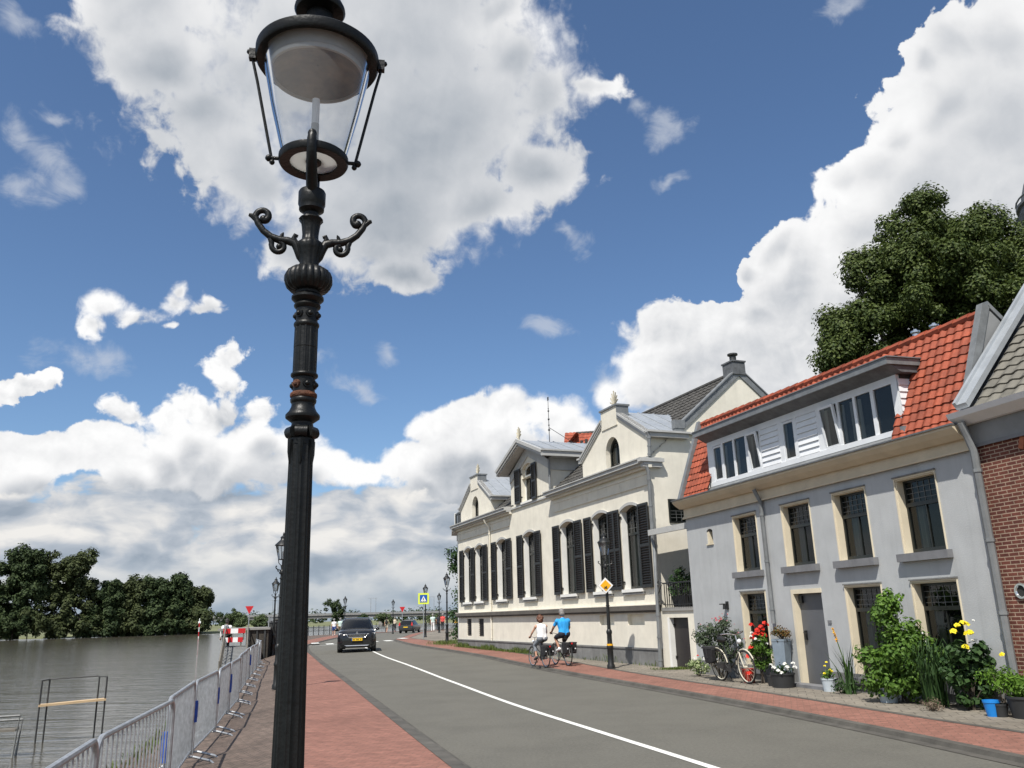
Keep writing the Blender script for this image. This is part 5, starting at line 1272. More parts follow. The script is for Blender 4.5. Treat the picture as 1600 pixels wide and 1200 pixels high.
# ---------------------------------------------------------------- brick neighbour at the right edge
def brick_house():
    a = math.atan2(-.96263, .27083); ux, uy = .27083, -.96263
    t = thing('brick_house', 'red-brown brick house at the right edge with grey-brown tiled roof and pale gutter', 'house', (4.43 + ux * 9.9, 22.1 + uy * 9.9, 0), a)
    W = 6.0
    m = MB(); wall(m, 0.0, W, -.3, 3.93, [(.86, 1.9, 2.44, 3.80, .12), (2.6, 3.6, .3, 2.1)], 0, .2); m.face([(W, 0, -.3), (W, 6, -.3), (W, 6, 4.3), (W, 0, 4.3)]); m.face([(0, 6, -.3), (W, 6, -.3), (W, 6, 4.3), (0, 6, 4.3)])
    m.build('wall', M['brick_wall'], t, recalc=False)
    for a0, b0, c0, d0, r in ((.86, 1.9, 2.44, 3.80, .12), (2.6, 3.6, .3, 2.1, 0)):
        w = window_unit(t, a0 + .08, b0 - .08, c0 + .03, d0 - .05, .12, r, transom=d0 - .45, fr=.06)
        q = MB(); q.box(a0 + .001, a0 + .08, .01, .119, c0, d0 - r); q.box(b0 - .08, b0 - .001, .01, .119, c0, d0 - r); q.build('casing', M['cream_trim'], w)
    q = MB()
    for i in range(12):
        x = .80 + i * .098; q.obox((x + .04, -.008, 3.80 + .10 * (1 - ((i - 5.5) / 6) ** 2)), (.036, 0, (i - 5.5) * .003), (0, .0075, 0), (-(i - 5.5) * .006, 0, .085))
    q.build('brick_arch', M['terracotta'], t)
    q = MB(); q.box(-.02, W, -.035, .1, 3.931, 4.30); q.build('plaster_band', M['plaster_grey'], t)
    q = MB(); q.box(-.02, W, -.05, -.0355, 3.90, 3.955); q.build('dark_moulding', M['sill_grey'], t)
    q = MB(); q.prism([(-.12, -.12, 4.26), (-.12, -.30, 4.36), (-.12, -.34, 4.44), (-.12, .1, 4.44), (-.12, .1, 4.26)], (W + .2, 0, 0)); q.build('gutter', M['clap'], t)
    sv = Vector((0, 1.35, 1.53)); tiles(t, 'roof', M['brown_tile'], (.30, -.20, 4.46), (1, 0, 0), sv, W - .3, 4.2, .235, .20, .028, .028)
    q = MB(); q.face([(0, -.2, 4.44), (W, -.2, 4.44), (W, 2.44, 7.41), (0, 2.44, 7.41)]); q.face([(0, 2.44, 7.41), (W, 2.44, 7.41), (W, 6, 4.3), (0, 6, 4.3)]); q.build('roof_underlay', M['lead_dark'], t, recalc=False)
    q = MB(); A, B = Vector((.06, -.28, 4.47)), Vector((.06, 2.44, 7.55)); u = Vector((0, -.05, .07)); q.prism([A, B, B + u, A + u], (.24, 0, 0)); q.prism([A + u, B + u, B + u * 1.5, A + u * 1.5], (.06, 0, 0)); q.build('verge', M['zinc_roof'], t)
    downpipe(t, [(.06, -.25, 4.28), (.06, -.18, 4.1), (.06, -.10, 3.85), (.06, -.10, .1)], .058)
    q = MB(); q.torus((.36, -.012, 1.75), .095, .022, (0, 1, 0), 20, 6); v = q.build('round_vent', M['chrome'], t, smooth=True)
    q = MB(); q.cyl((.36, -.006, 1.75), (.36, -.002, 1.75), .09, n=16); q.build('vent_hole', M['room'], v)
brick_house()

def far_buildings():
    t = thing('red_roofed_house', 'distant house with steep red tiled roof peeping above the cream house', 'house', (5.5, 60.5, -.25), rad(-12))
    q = MB(); q.box(-2.6, 3.2, 0, 6, -.3, 13.6); q.build('wall', M['frieze'], t)
    tiles(t, 'roof', M['red_tile'], (-1.8, -.3, 13.6), (1, 0, 0), (0, .8, 1), 4.6, 2.1, .3, .34, .04, .03)
    tiles(t, 'hip_slope', M['red_tile'], (-2.0, 1.2, 13.6), (0, -1, 0), (.9, 0, 1), .01 + 1.4, 1.9, .3, .34, .04, .03)
    q = MB(); q.tube([(-.9, .95, 15.1), (3.0, .95, 15.1)], .13, 8); q.build('ridge', M['dark_tile'], t)
    q = MB(); q.box(-.6, .9, -.5, .1, 13.0, 13.95); c = q.build('chimney', M['frieze'], t)
    q = MB()
    for k in range(4): q.cyl((-.4 + k * .35, -.2, 13.95), (-.4 + k * .35, -.2, 14.3 + .08 * (k % 2)), .11, n=8)
    q.build('chimney_pots', M['steel_dark'], c)
    t = thing('domed_tower', 'dark domed turret showing at the right edge above the tree', 'tower', (30.85, 40.2, .2))
    q = MB(); q.lathe([(2.4, 0), (2.4, 20.8)], 8); q.build('wall', M['brick_wall'], t)
    q = MB(); q.lathe([(2.5, 20.6), (3.1, 20.9), (3.25, 21.5), (2.9, 21.6), (2.9, 22.1), (3.05, 22.15), (3.05, 22.3)], 24); q.build('cornice', M['lead_dark'], t, smooth=True, sharp=.4)
    q = MB(); q.lathe([(2.72, 22.3), (2.70, 22.9), (2.45, 23.7), (1.9, 24.4), (1.0, 24.95), (.3, 25.2), (.25, 25.6), (.01, 26.2)], 24); q.build('dome', M['lead_dark'], t, smooth=True)
    q = MB(); q.torus((0, 0, 22.55), 3.0, .05, (0, 0, 1), 32, 6)
    for k in range(16):
        a = k * PI / 8; q.cyl((3.0 * math.cos(a), 3.0 * math.sin(a), 22.2), (3.0 * math.cos(a), 3.0 * math.sin(a), 22.6), .03, n=5)
    q.build('railing', M['zinc'], t)
far_buildings()
# ---------------------------------------------------------------- trees and plants
def rnd_dir():
    z = random.uniform(-1, 1); a = random.uniform(0, 2 * PI); r = math.sqrt(1 - z * z)
    return Vector((r * math.cos(a), r * math.sin(a), z))
def leaf(m, c, n, size, asp=1.7):
    """one pointed leaf (four corners, slightly folded)"""
    n = n.normalized(); a = n.orthogonal().normalized(); a = Quaternion(n, random.uniform(0, 2 * PI)) @ a; b = n.cross(a)
    l = size * random.uniform(.7, 1.25); w = l / asp
    m.face([c - a * l * .5, c + b * w * .5 + n * w * .12, c + a * l * .5, c - b * w * .5 + n * w * .12])
DENS = [1.0]
def clumps(m, centers, per, size, jitter=.5, upbias=.35, asp=1.6):
    for (c, r) in centers:
        c = Vector(c)
        k = max(6, int(per * r * r * DENS[0]))
        for _ in range(k):
            d = rnd_dir(); d.z = d.z * .8 + .12
            p = c + d.normalized() * r * (random.random() ** .35) * random.uniform(.75, 1.12)
            nn = (d + rnd_dir() * jitter + Vector((0, 0, upbias)))
            leaf(m, p, nn, size, asp)
def tree(name, label, cat, base, crown, n_cl, cl_r, per, size, mt, trunk_r, group=None, limbs=7, low=0.0, seed=1, asp=1.5, gaps=.0, trunk_to=None):
    """crown = list of (centre offset xyz, radii xyz) ellipsoids relative to the base"""
    random.seed(seed)
    t = thing(name, label, cat, base, 0, group)
    m = MB(); cs = []
    tot = sum(e[1][0] * e[1][2] for e in crown)
    for (o, R) in crown:
        k = max(3, int(n_cl * R[0] * R[2] / tot))
        for i in range(k):
            d = rnd_dir()
            s = (random.random() ** .45)
            p = Vector((o[0] + d.x * R[0] * s, o[1] + d.y * R[1] * s, o[2] + d.z * R[2] * s))
            cs.append((p, cl_r * random.uniform(.55, 1.3)))
    clumps(m, cs, per, size, asp=asp)
    m.build('crown', mt, t, recalc=False)
    q = MB(); top = max(e[0][2] for e in crown)
    q.tube([(0, 0, -.5), (trunk_r * .2, 0, top * .2), (-trunk_r * .3, trunk_r * .2, top * .5), (0, 0, top)], [trunk_r * 1.3, trunk_r, trunk_r * .8, trunk_r * .4], 8)
    for i in range(limbs):
        p, r = random.choice(cs); z0 = top * random.uniform(.25, .65)
        q.tube([(0, 0, z0), Vector((0, 0, z0)).lerp(p, .5) + Vector((0, 0, -.05 * top)), p], [trunk_r * .5, trunk_r * .33, trunk_r * .1], 6)
    q.build('trunk', M['bark'], t, smooth=True)
    random.seed(11)
    return t
# big dark tree behind the grey house roof
tree('lime_tree', 'big dark green tree with dense crown behind the red roof', 'tree', (16.4, 29.9, 0),
     [((-.2, 0, 13.2), (2.7, 2.6, 2.9)), ((.2, 0, 15.3), (1.9, 1.8, 1.9)), ((-2.3, .6, 12.0), (1.7, 2.0, 1.6)), ((2.3, -.5, 13.5), (2.3, 2.4, 2.3)), ((3.2, .2, 11.4), (2.2, 2.0, 2.0)), ((.2, 0, 10.6), (2.4, 2.2, 1.5)), ((-1.5, .3, 13.7), (1.6, 1.8, 1.4)), ((.1, 0, 16.7), (.8, .8, .8)), ((-3.4, .8, 11.1), (1.1, 1.2, 1.1)), ((1.9, 0, 15.6), (1.1, 1.1, 1.0)), ((-2.6, .6, 10.4), (1.2, 1.2, .8)), ((-3.2, .7, 11.6), (1.3, 1.4, 1.2)), ((-1.6, .4, 14.6), (1.2, 1.3, 1.0))],
     470, .56, 1450, .135, M['leaf_dark'], .30, limbs=10, seed=5)
# trees on the far river bank, each its own
BANK = [  # x, y, height, half-width, kind
    (-131, 224, 25.5, 8.5, 'a'), (-121.5, 229, 24.5, 8.5, 'a'), (-113.5, 233, 16, 6, 'b'), (-141, 220, 20, 9, 'a'), (-108, 237, 15.8, 5.5, 'b'), (-103, 240, 16.6, 5.5, 'b'), (-98, 243, 17.0, 5.5, 'b'), (-92.5, 246, 13.6, 4.6, 'b'), (-90.5, 243, 7.5, 3.2, 'c'),
    (-116, 230, 8, 4.2, 'c'), (-122, 226, 6.5, 4, 'c'), (-98, 239.5, 8, 4.0, 'c'), (-106, 236, 7, 4.2, 'c'), (-152, 226, 19, 9, 'a'), (-163, 232, 20, 9, 'a'), (-134, 219, 6, 4, 'c'), (-126.5, 221, 9, 5.5, 'c'), (-114.5, 229, 7, 4.5, 'c'), (-129.5, 219.5, 9, 6, 'c'), (-137, 219.5, 8, 6, 'c')]
BL_ = ['tallest dark tree across the river, with gaps of sky in its crown', 'broad dark tree across the river, just right of the tallest one', 'middle tree of the dark row, first step down from the tall pair', 'dark tree across the river, cut by the left edge of the photo',
       'rounded dark tree in the river row, third from the tall pair', 'dark tree left of the highest dome in the lower river row', 'dark tree forming the highest dome of the lower river row', 'rightmost dark tree of the row across the river', 'rounded paler bush at the foot of the rightmost river tree',
       'low bush on the bank under the gap between tall and low trees', 'low bush on the bank below the two tallest trees', 'low bush on the bank under the highest dome of the lower row', 'low bush on the bank midway along the lower tree row', 'dark tree across the river beyond the left edge', 'dark tree across the river farthest left', 'low bush on the bank at the far left', 'tall bush on the bank filling the gap below the two tallest trees', 'small bush on the bank right of the gap under the tall trees', 'rounded bush standing right under the tallest river tree', 'rounded bush at the left edge under the tallest river tree']
for i, (x, y, h, w, k) in enumerate(BANK):
    if k == 'a': cr = [((0, 0, h * .62), (w * .8, w * .7, h * .27)), ((w * .3, 0, h * .78), (w * .55, w * .5, h * .17)), ((-w * .35, 0, h * .72), (w * .5, w * .5, h * .18)), ((0, -1, h * .33), (w * .95, w * .6, h * .24)), ((w * .55, 0, h * .5), (w * .4, w * .4, h * .16)), ((0, -3, h * .12), (w * 1.05, w * .4, h * .13))]
    elif k == 'b': cr = [((0, 0, h * .62), (w * .85, w * .8, h * .31)), ((0, -2, h * .26), (w * 1.05, w * .8, h * .27)), ((0, -4, h * .1), (w * 1.1, w * .4, h * .13)), ((w * .3, 0, h * .72), (w * .5, w * .5, h * .2))]
    else: cr = [((0, 0, h * .5), (w * .85, w * .7, h * .42)), ((w * .4, 0, h * .35), (w * .5, w * .5, h * .3))]
    tree('river_tree' if k != 'c' else 'river_bush', BL_[i], 'tree' if k != 'c' else 'bush', (x, y, -.3), cr, 170 if k != 'c' else 60, 1.6 if k == 'a' else 1.45 if k == 'b' else 1.0, 56 if k != 'c' else 70, .78 if k != 'c' else .6, M['leaf_willow'] if i == 8 else M['leaf_far_olive'] if (i % 3 == 1 or (k == 'c' and i % 2)) else M['leaf_far'], .5 if k != 'c' else .12, 'trees across the river' if k != 'c' else 'bushes on the river bank', limbs=8, seed=30 + i)
# paler willows further off on the far shore, left of the lamp
for i, (x, y, h, w, lab) in enumerate([(-122, 372, 7.5, 6, 'pale willow clump far off beside the red and white boards'), (-128, 378, 10, 7, 'darker far tree just right of the dark river row'), (-112, 372, 6, 5, 'pale willow clump far off under the yield sign'), (-100, 380, 7, 6, 'far bush below the bridge, right of the yield sign'), (-84, 390, 15, 5.5, 'single round tree rising above the bridge behind the lamp post'), (-62, 392, 5.5, 5, 'far bush under the bridge behind the two walkers'), (-40, 396, 5, 5, 'far bush under the bridge right of the car'), (-24, 396, 4.5, 6, 'far bush under the bridge near the crossing sign'), (-72, 392, 5, 4, 'far bush under the bridge left of the walkers')]):
    tree('far_tree', lab, 'tree', (x, y, -.8), [((0, 0, h * .55), (w * .8, w * .7, h * .4)), ((w * .4, 0, h * .4), (w * .6, w * .5, h * .33))], 40, 1.3, 40, .8, M['leaf_willow'] if i in (0, 2, 5, 6) else M['leaf_far'], .25, 'far trees by the bridge', limbs=4, seed=70 + i)
m = MB(); random.seed(3)                                              # far-off wood beyond the bridge: reads as one mass
cs = [((-330 + i * 7.5, 640 + random.uniform(-15, 15), random.uniform(2.5, 5.0)), random.uniform(4, 7.2)) for i in range(80)]
clumps(m, cs, 3.2, 2.2); tag(m.build('far_wood', M['leaf_far'], recalc=False), kind='stuff')
# tall hedge beside the cream house's far corner
random.seed(4)
t = thing('ivy_hedge', 'tall dark hedge growing against the far left corner of the cream house', 'hedge', (-3.3, 50.6, .2))
m = MB(); clumps(m, [((random.uniform(-.6, .9), random.uniform(-.7, .7), random.uniform(.3, 5.3)), random.uniform(.3, .55)) for _ in range(60)], 330, .17); m.build('crown', M['leaf_deep'], t, recalc=False)
q = MB(); q.tube([(.2, 0, -.2), (.15, .1, 2), (.2, 0, 4.8)], [.09, .07, .03], 6); q.build('trunk', M['bark'], t)

def flowers(m, pts, r, petals=9):
    for p in pts:
        p = Vector(p)
        for k in range(petals):
            d = rnd_dir(); d.z = abs(d.z) * .7 + .1
            leaf(m, p + d * r * .55, d + Vector((0, -.3, .2)), r * 1.25, 1.25)
def bush(name, label, cat, base, cls, per, size, mt, fl=None, asp=1.7, stems=6, pot=None, soil=None, seed=1, group=None):
    random.seed(seed)
    t = thing(name, label, cat, base, 0, group)
    DENS[0] = 4.2; m = MB(); clumps(m, cls, per, size * .92, asp=asp); m.build('leaves', mt, t, recalc=False); DENS[0] = 1.0
    q = MB(); top = sum(c[0][2] for c in cls) / len(cls)
    for i in range(stems):
        c, r = random.choice(cls); q.tube([(random.uniform(-.05, .05), random.uniform(-.05, .05), 0), (c[0] * .5, c[1] * .5, c[2] * .55), c], [.012, .009, .004], 5)
    q.build('stems', M['bark'], t)
    if fl:
        for (pts, r, fm) in fl:
            for p_ in pts: m = MB(); flowers(m, [p_], r); m.build('bloom', fm, t, recalc=False)
    return t
def pot(name, label, loc, r0, r1, h, mt, rim=True, handle=False):
    t = thing(name, label, 'plant pot' if 'bucket' not in name else 'bucket', loc)
    m = MB(); pr = [(r0, 0), (r0 + (r1 - r0) * .5, h * .5), (r1, h)]
    if rim: pr += [(r1 * 1.06, h), (r1 * 1.06, h + .03), (r1 * .95, h + .03)]
    pr += [(r1 * .9, h - .02)]
    m.lathe(pr, 24); m.build('vessel', mt, t, smooth=True, sharp=.5)
    m = MB(); m.cyl((0, 0, h - .03), (0, 0, h - .012), r1 * .9, n=20); m.build('soil', M['soil'], t)
    return t
def rc(cx, cy, cz, rx, ry, rz, n, r0, r1):
    out = []
    for _ in range(n):
        d = rnd_dir() * (random.random() ** .4); out.append(((cx + d.x * rx, cy + d.y * ry, cz + d.z * rz), random.uniform(r0, r1)))
    return out
ZP = .10
def FG(k, off, z=ZP):
    """ground spot in front of the grey house: k = direction seen from the road, off = metres out from the wall"""
    Y = (10.648 - off * 1.0384) / (k + .28135); return (4.43 + .28135 * (22.1 - Y) - off * 1.0384, Y, z)
def front_garden():
    random.seed(21)
    bush('oleander', 'tall loose grey-green oleander with small pink blooms behind the parked bicycle', 'shrub', FG(.2317, .45), rc(0, 0, .86, .52, .3, .56, 50, .10, .2), 700, .10, M['leaf_olive'], [([(.02 + random.uniform(-.1, .1), -.1 + random.uniform(-.15, .1), 1.3 + random.uniform(-.06, .06)) for _ in range(9)], .03, M['fl_pink']), ([(random.uniform(-.5, .5), random.uniform(-.3, .1), random.uniform(.6, 1.45)) for _ in range(14)], .022, M['fl_pink'])], 3.2, 12, seed=22)
    bush('variegated_bush', 'low pale variegated bush with white blooms at the foot of the oleander', 'shrub', FG(.2048, .5), rc(0, 0, .22, .22, .16, .18, 22, .07, .12), 900, .06, M['leaf_var'], [([(-.1, -.1, .42), (.1, -.12, .41), (.14, -.05, .38)], .035, M['fl_white']), ([(-.02, -.1, .47)], .035, M['fl_red'])], seed=23)
    pot('flower_pot', 'red pot standing behind the front wheel of the parked bicycle', FG(.2613, .5), .11, .145, .26, M['pot_red'])
    bush('red_geranium', 'leafy green plant with big red blooms behind the bicycle', 'flowering plant', FG(.277, .36), rc(0, 0, .60, .34, .2, .40, 30, .08, .15), 700, .075, M['leaf_mid'],
         [([(.12, -.12, 1.2), (.02, -.14, 1.14), (-.05, -.12, 1.05), (-.12, -.15, .98), (.05, -.1, 1.0), (-.25, -.2, .72), (-.32, -.22, .55), (-.34, -.2, .22), (.16, -.1, 1.17)] + [(random.uniform(-.2, .22), -.12, random.uniform(.85, 1.2)) for _ in range(6)], .075, M['fl_red']), ([(-.18, -.14, 1.02), (-.12, -.18, .9), (-.05, -.18, .86), (-.2, -.15, .95), (.1, -.16, .8)], .045, M['fl_white'])], seed=24)
    t = thing('planter', 'tall blue-grey planter column standing by the downpipe', 'planter', FG(.302, .24))
    m = MB(); m.prism([(-.13, -.13, 0), (.13, -.13, 0), (.13, .13, 0), (-.13, .13, 0)], (0, 0, .05)); m.lathe([(.15, .05), (.17, .5), (.19, .84), (.20, .86), (.20, .90), (.17, .90), (.17, .86)], 4); m.build('vessel', M['pot_greyblue'], t)
    m = MB(); m.box(-.11, .11, -.11, .11, .85, .87); m.build('soil', M['soil'], t)
    bush('round_bush', 'rounded rusty-green bush growing on top of the tall planter', 'shrub', FG(.302, .24, ZP + .86), rc(0, 0, .14, .20, .17, .09, 16, .07, .12), 900, .05, M['leaf_rust'], seed=25)
    pot('flower_pot', 'large round black pot holding white flowers beside the door', FG(.2995, .52), .21, .23, .24, M['pot_black'])
    bush('white_petunia', 'white flowers trailing from the large black pot beside the door', 'flowering plant', FG(.2995, .52, ZP + .22), rc(0, 0, .1, .22, .18, .07, 12, .06, .1), 800, .06, M['leaf_deep'], [([(-.2, -.14, .16), (-.14, -.2, .10), (.02, -.16, .22), (.05, -.2, .17), (.2, -.1, .22), (.22, -.12, .15), (-.08, -.22, .06), (-.24, -.1, .2), (.06, -.1, .12)], .055, M['fl_white'])], seed=26)
    pot('flower_pot', 'small black pot squeezed between bicycle wheel and large black pot', FG(.2865, .55), .07, .085, .18, M['pot_black'])
    pot('flower_pot', 'small whitewashed pot standing by the right side of the grey door', FG(.3515, .3), .11, .13, .20, M['pot_white'])
    bush('yellow_bloom', 'small yellow-flowering plant in the whitewashed pot by the door', 'flowering plant', FG(.3515, .3, ZP + .2), rc(0, 0, .1, .13, .12, .08, 9, .05, .09), 900, .05, M['leaf_mid'], [([(-.08, -.1, .25), (.0, -.12, .18), (.06, -.06, .15), (-.1, -.1, .12), (-.02, -.05, .31)], .03, M['fl_yellow'])], seed=27)
    # red hot poker with tall sword leaves
    random.seed(28); t = thing('torch_lily', 'tall plant with sword leaves and one leaning orange-yellow flower spike', 'flowering plant', FG(.376, .30))
    m = MB()
    for k in range(34):
        a = random.uniform(0, 2 * PI); l = random.uniform(.45, .95); o = random.uniform(.06, .30); bx, by = random.uniform(-.1, .1), random.uniform(-.1, .1)
        p0 = Vector((bx, by, 0)); p1 = Vector((bx + math.cos(a) * o * .4, by + math.sin(a) * o * .4, l * .6)); p2 = Vector((bx + math.cos(a) * o * 1.2, by + math.sin(a) * o * 1.2, l))
        s = Vector((-math.sin(a), math.cos(a), 0)) * .016
        m.quadmesh([[p0 - s, p0 + s], [p1 - s * .8, p1 + s * .8], [p2, p2 + s * .05]])
    m.build('leaves', M['leaf_deep'], t, recalc=False)
    q = MB(); q.tube([(0, 0, 0), (-.06, -.02, .5), (-.16, -.05, .88), (-.22, -.06, 1.12)], [.01, .009, .008, .005], 6); q.build('stems', M['leaf_mid'], t)
    m = MB(); flowers(m, [Vector((-.165, -.05, .90)).lerp(Vector((-.225, -.06, 1.12)), i / 7) for i in range(8)], .032, 8); m.build('flowers', M['fl_orange'], t, recalc=False)
    bush('ground_bush', 'low dark leafy plant in a stone-edged bed beside the torch lily', 'shrub', FG(.366, .34), rc(.05, -.1, .14, .24, .2, .1, 12, .07, .11), 700, .06, M['leaf_deep'], seed=29)
    # the big green bush
    bush('climbing_bush', 'largest bright green bush, covering the wall between the two lower windows', 'shrub', FG(.4345, .50), rc(.02, 0, .52, .62, .40, .50, 46, .14, .24) + rc(-.08, .05, 1.35, .22, .2, .34, 16, .1, .18) + rc(.1, 0, .95, .42, .3, .3, 18, .12, .2) + rc(.55, -.05, .5, .25, .22, .42, 20, .1, .18), 640, .09, M['leaf_mid'], [([(.38, -.15, 1.05), (.32, -.2, .98), (.42, -.1, .92)], .03, M['fl_white'])], seed=30, stems=10)
    bush('fresh_shoots', 'light green climbing shoots topping the largest bush', 'climber', FG(.430, .42, ZP + 1.2), rc(0, -.08, .32, .22, .18, .24, 14, .08, .13) + [((-.35, -.2, -.45), .12), ((.3, -.25, -.15), .13), ((.42, -.2, -.22), .1)], 700, .08, M['leaf_fresh'], seed=31)
    random.seed(32); t = thing('ornamental_grass', 'tuft of long arching dark grass between the big bush and the dahlias', 'grass tuft', FG(.470, .5))
    m = MB()
    for k in range(120):
        a = random.uniform(0, 2 * PI); l = random.uniform(.5, 1.05); o = random.uniform(.15, .42); bx, by = random.uniform(-.14, .14), random.uniform(-.14, .14)
        p0 = Vector((bx, by, 0)); p1 = Vector((bx + math.cos(a) * o * .4, by + math.sin(a) * o * .4, l * .75)); p2 = Vector((bx + math.cos(a) * o, by + math.sin(a) * o, l * .95)); p3 = Vector((bx + math.cos(a) * o * 1.4, by + math.sin(a) * o * 1.4, l * .8))
        s = Vector((-math.sin(a), math.cos(a), 0)) * .009
        m.quadmesh([[p0 - s, p0 + s], [p1 - s, p1 + s], [p2 - s * .7, p2 + s * .7], [p3, p3 + s * .1]])
    m.build('blades', M['leaf_deep'], t, recalc=False)
    bush('dahlia', 'tall dark-leaved dahlia with a cluster of big yellow blooms', 'flowering plant', FG(.508, .42), rc(0, 0, .55, .38, .25, .50, 46, .09, .17), 560, .105, M['leaf_deep'],
         [([(-.13, -.12, 1.10), (-.05, -.1, 1.18), (.02, -.12, 1.22), (.08, -.1, 1.20), (.06, -.14, 1.07), (.11, -.12, 1.08), (-.02, -.16, .88)], .062, M['fl_yellow']), ([(.22, -.05, 1.25), (.1, -.16, .97), (.02, -.18, .82), (.16, -.14, .80)], .028, M['fl_white'])], 1.35, 10, seed=33)
    pot('flower_pot', 'blue-grey glazed pot half hidden under the largest bush', FG(.417, .66), .13, .16, .20, M['pot_white'])
    bush('dry_lavender', 'dry brownish lavender clump under the big bush at the pavement edge', 'shrub', FG(.463, .9), rc(0, -.1, .10, .17, .14, .08, 12, .05, .09), 1100, .05, M['leaf_dry'], asp=4, seed=34)
    pot('bucket', 'bright blue bucket standing on the pavement at the right', FG(.5315, .72), .075, .105, .18, M['pot_blue'])
    pot('flower_pot', 'small black pot just right of the blue bucket', FG(.541, .66), .075, .09, .14, M['pot_black'])
    pot('flower_pot', 'wide black tub at the right edge of the photo', FG(.569, .5), .17, .21, .25, M['pot_black'])
    bush('fern', 'feathery light green fern above the blue bucket', 'fern', FG(.546, .45, ZP + .12), rc(0, .05, .35, .22, .2, .24, 18, .07, .13), 800, .065, M['leaf_fresh'], [([(.06, -.06, .67)], .05, M['fl_yellow'])], 3, seed=35)
    bush('potato_vine', 'broad-leaved green plant spilling from the black tub at the right edge', 'shrub', FG(.569, .5, ZP + .25), rc(0, 0, .16, .26, .22, .13, 14, .08, .13), 600, .10, M['leaf_fresh'], seed=36)
    bush('balcony_shrub', 'green shrub growing on the small balcony between the two houses', 'shrub', (4.58, 23.86, 1.74), rc(0, 0, .58, .34, .3, .46, 38, .09, .17), 560, .08, M['leaf_deep'], seed=37, asp=2.2)
    t = thing('balcony_planter', 'dark trough planter on the balcony behind the railing', 'planter', (4.60, 23.80, 1.725), math.atan2(-.929, .37))
    m = MB(); m.prism([(-.32, -.12, 0), (.32, -.12, 0), (.36, -.15, .30), (-.36, -.15, .30)], (0, .28, 0)); m.build('trough', M['pot_black'], t); m = MB(); m.box(-.33, .33, -.12, .10, .302, .306); m.build('soil', M['soil'], t)
front_garden()
def weeds():
    random.seed(40); m = MB()
    def blade(x, y, z, h):
        a = random.uniform(0, 2 * PI); o = h * .5; s = Vector((-math.sin(a), math.cos(a), 0)) * .008
        p0 = Vector((x, y, z)); p1 = p0 + Vector((math.cos(a) * o * .4, math.sin(a) * o * .4, h * .7)); p2 = p0 + Vector((math.cos(a) * o, math.sin(a) * o, h))
        m.quadmesh([[p0 - s, p0 + s], [p1 - s, p1 + s], [p2, p2 + s * .1]])
    ux, uy = .37002, -.92902
    for _ in range(2600):
        s_ = random.uniform(0, 9.5) if random.random() < .85 else random.uniform(-2, 19)
        w = .35 + .65 * max(0, math.sin(s_ * 1.7) + .3 * math.sin(s_ * 5.1))
        d = -abs(random.gauss(.08, .10))
        x, y = -2.93 + ux * s_ + .929 * d, 42.2 + uy * s_ + .37 * d
        blade(x, y, GZ(x, y) + .1, random.uniform(.05, .26) * w + .03)
    for _ in range(700):
        x, y = random.gauss(4.25, .25), random.gauss(23.6, .12)
        blade(x, y, .1, random.uniform(.02, .07))
    for _ in range(1400):                                               # seam between gutter and paths, and the quay edge
        i = random.randrange(8, 40); p = Vector(QLd[i]).lerp(Vector(QLd[i + 1]), random.random()); x = p.x + abs(random.gauss(.1, .2)); blade(x, p.y, -.42, random.uniform(.05, .2))
    for _ in range(900):
        x, y = -3.9 + random.gauss(0, .35), 46.6 + random.gauss(0, .9); blade(x, y, GZ(x, y) + .1, random.uniform(.04, .22))
    tag(m.build('weeds', M['grass'], recalc=False), kind='stuff')
weeds()
# ---------------------------------------------------------------- crowd barriers along the quay
def polyline_points(line, step, start=0.0):
    pts = [Vector(p) for p in line]; out = []; d = -start
    for a, b in zip(pts, pts[1:]):
        l = (b - a).length
        while d <= l:
            if d >= 0: out.append(a.lerp(b, d / l))
            d += step
        d -= l
    return out
def make_barrier():
    t = thing('crowd_barrier', 'x', 'barrier', (0, 0, 0), 0, 'crowd barriers along the quay')
    Lb, H = 2.42, 1.0
    m = MB(); r = .021; c = .12
    pts = [(0, 0, .13)]
    def arc(cx, cz, a0, a1): return [(cx + c * math.cos(a0 + (a1 - a0) * i / 6), 0, cz + c * math.sin(a0 + (a1 - a0) * i / 6)) for i in range(7)]
    pts += arc(c, H - c, PI, PI / 2) + arc(Lb - c, H - c, PI / 2, 0) + [(Lb, 0, .13)]
    m.tube(pts, r, 8); m.tube([(0, 0, .17), (Lb, 0, .17)], .017, 8)
    m.build('frame', M['galv'], t, smooth=True)
    m = MB()
    for i in range(1, 20): m.cyl((Lb * i / 20, 0, .17), (Lb * i / 20, 0, H - (.0 if 1 < i < 19 else .0)), .0075, n=5)
    m.build('bars', M['galv'], t)
    for x in (.18, Lb - .18):
        m = MB(); m.tube([(x, -.34, .0), (x, -.26, .07), (x, -.05, .13), (x, .05, .13), (x, .26, .07), (x, .34, .0)], .017, 6); m.build('foot', M['galv'], t, smooth=True)
    return t
BLINE = [(-1.4, .2), (-2.78, 5.8), (-3.53, 8.8), (-4.2, 11.34), (-4.79, 13.84), (-5.4, 16.2), (-6.6, 20.4), (-7.6, 24.1), (-8.7, 28.1), (-10.2, 34), (-12.2, 41)]
_bar = make_barrier()
ORD = ['first', 'second', 'third', 'fourth', 'fifth', 'sixth', 'seventh', 'eighth', 'ninth', 'tenth', 'eleventh', 'twelfth', 'thirteenth', 'fourteenth', 'fifteenth', 'sixteenth', 'seventeenth']
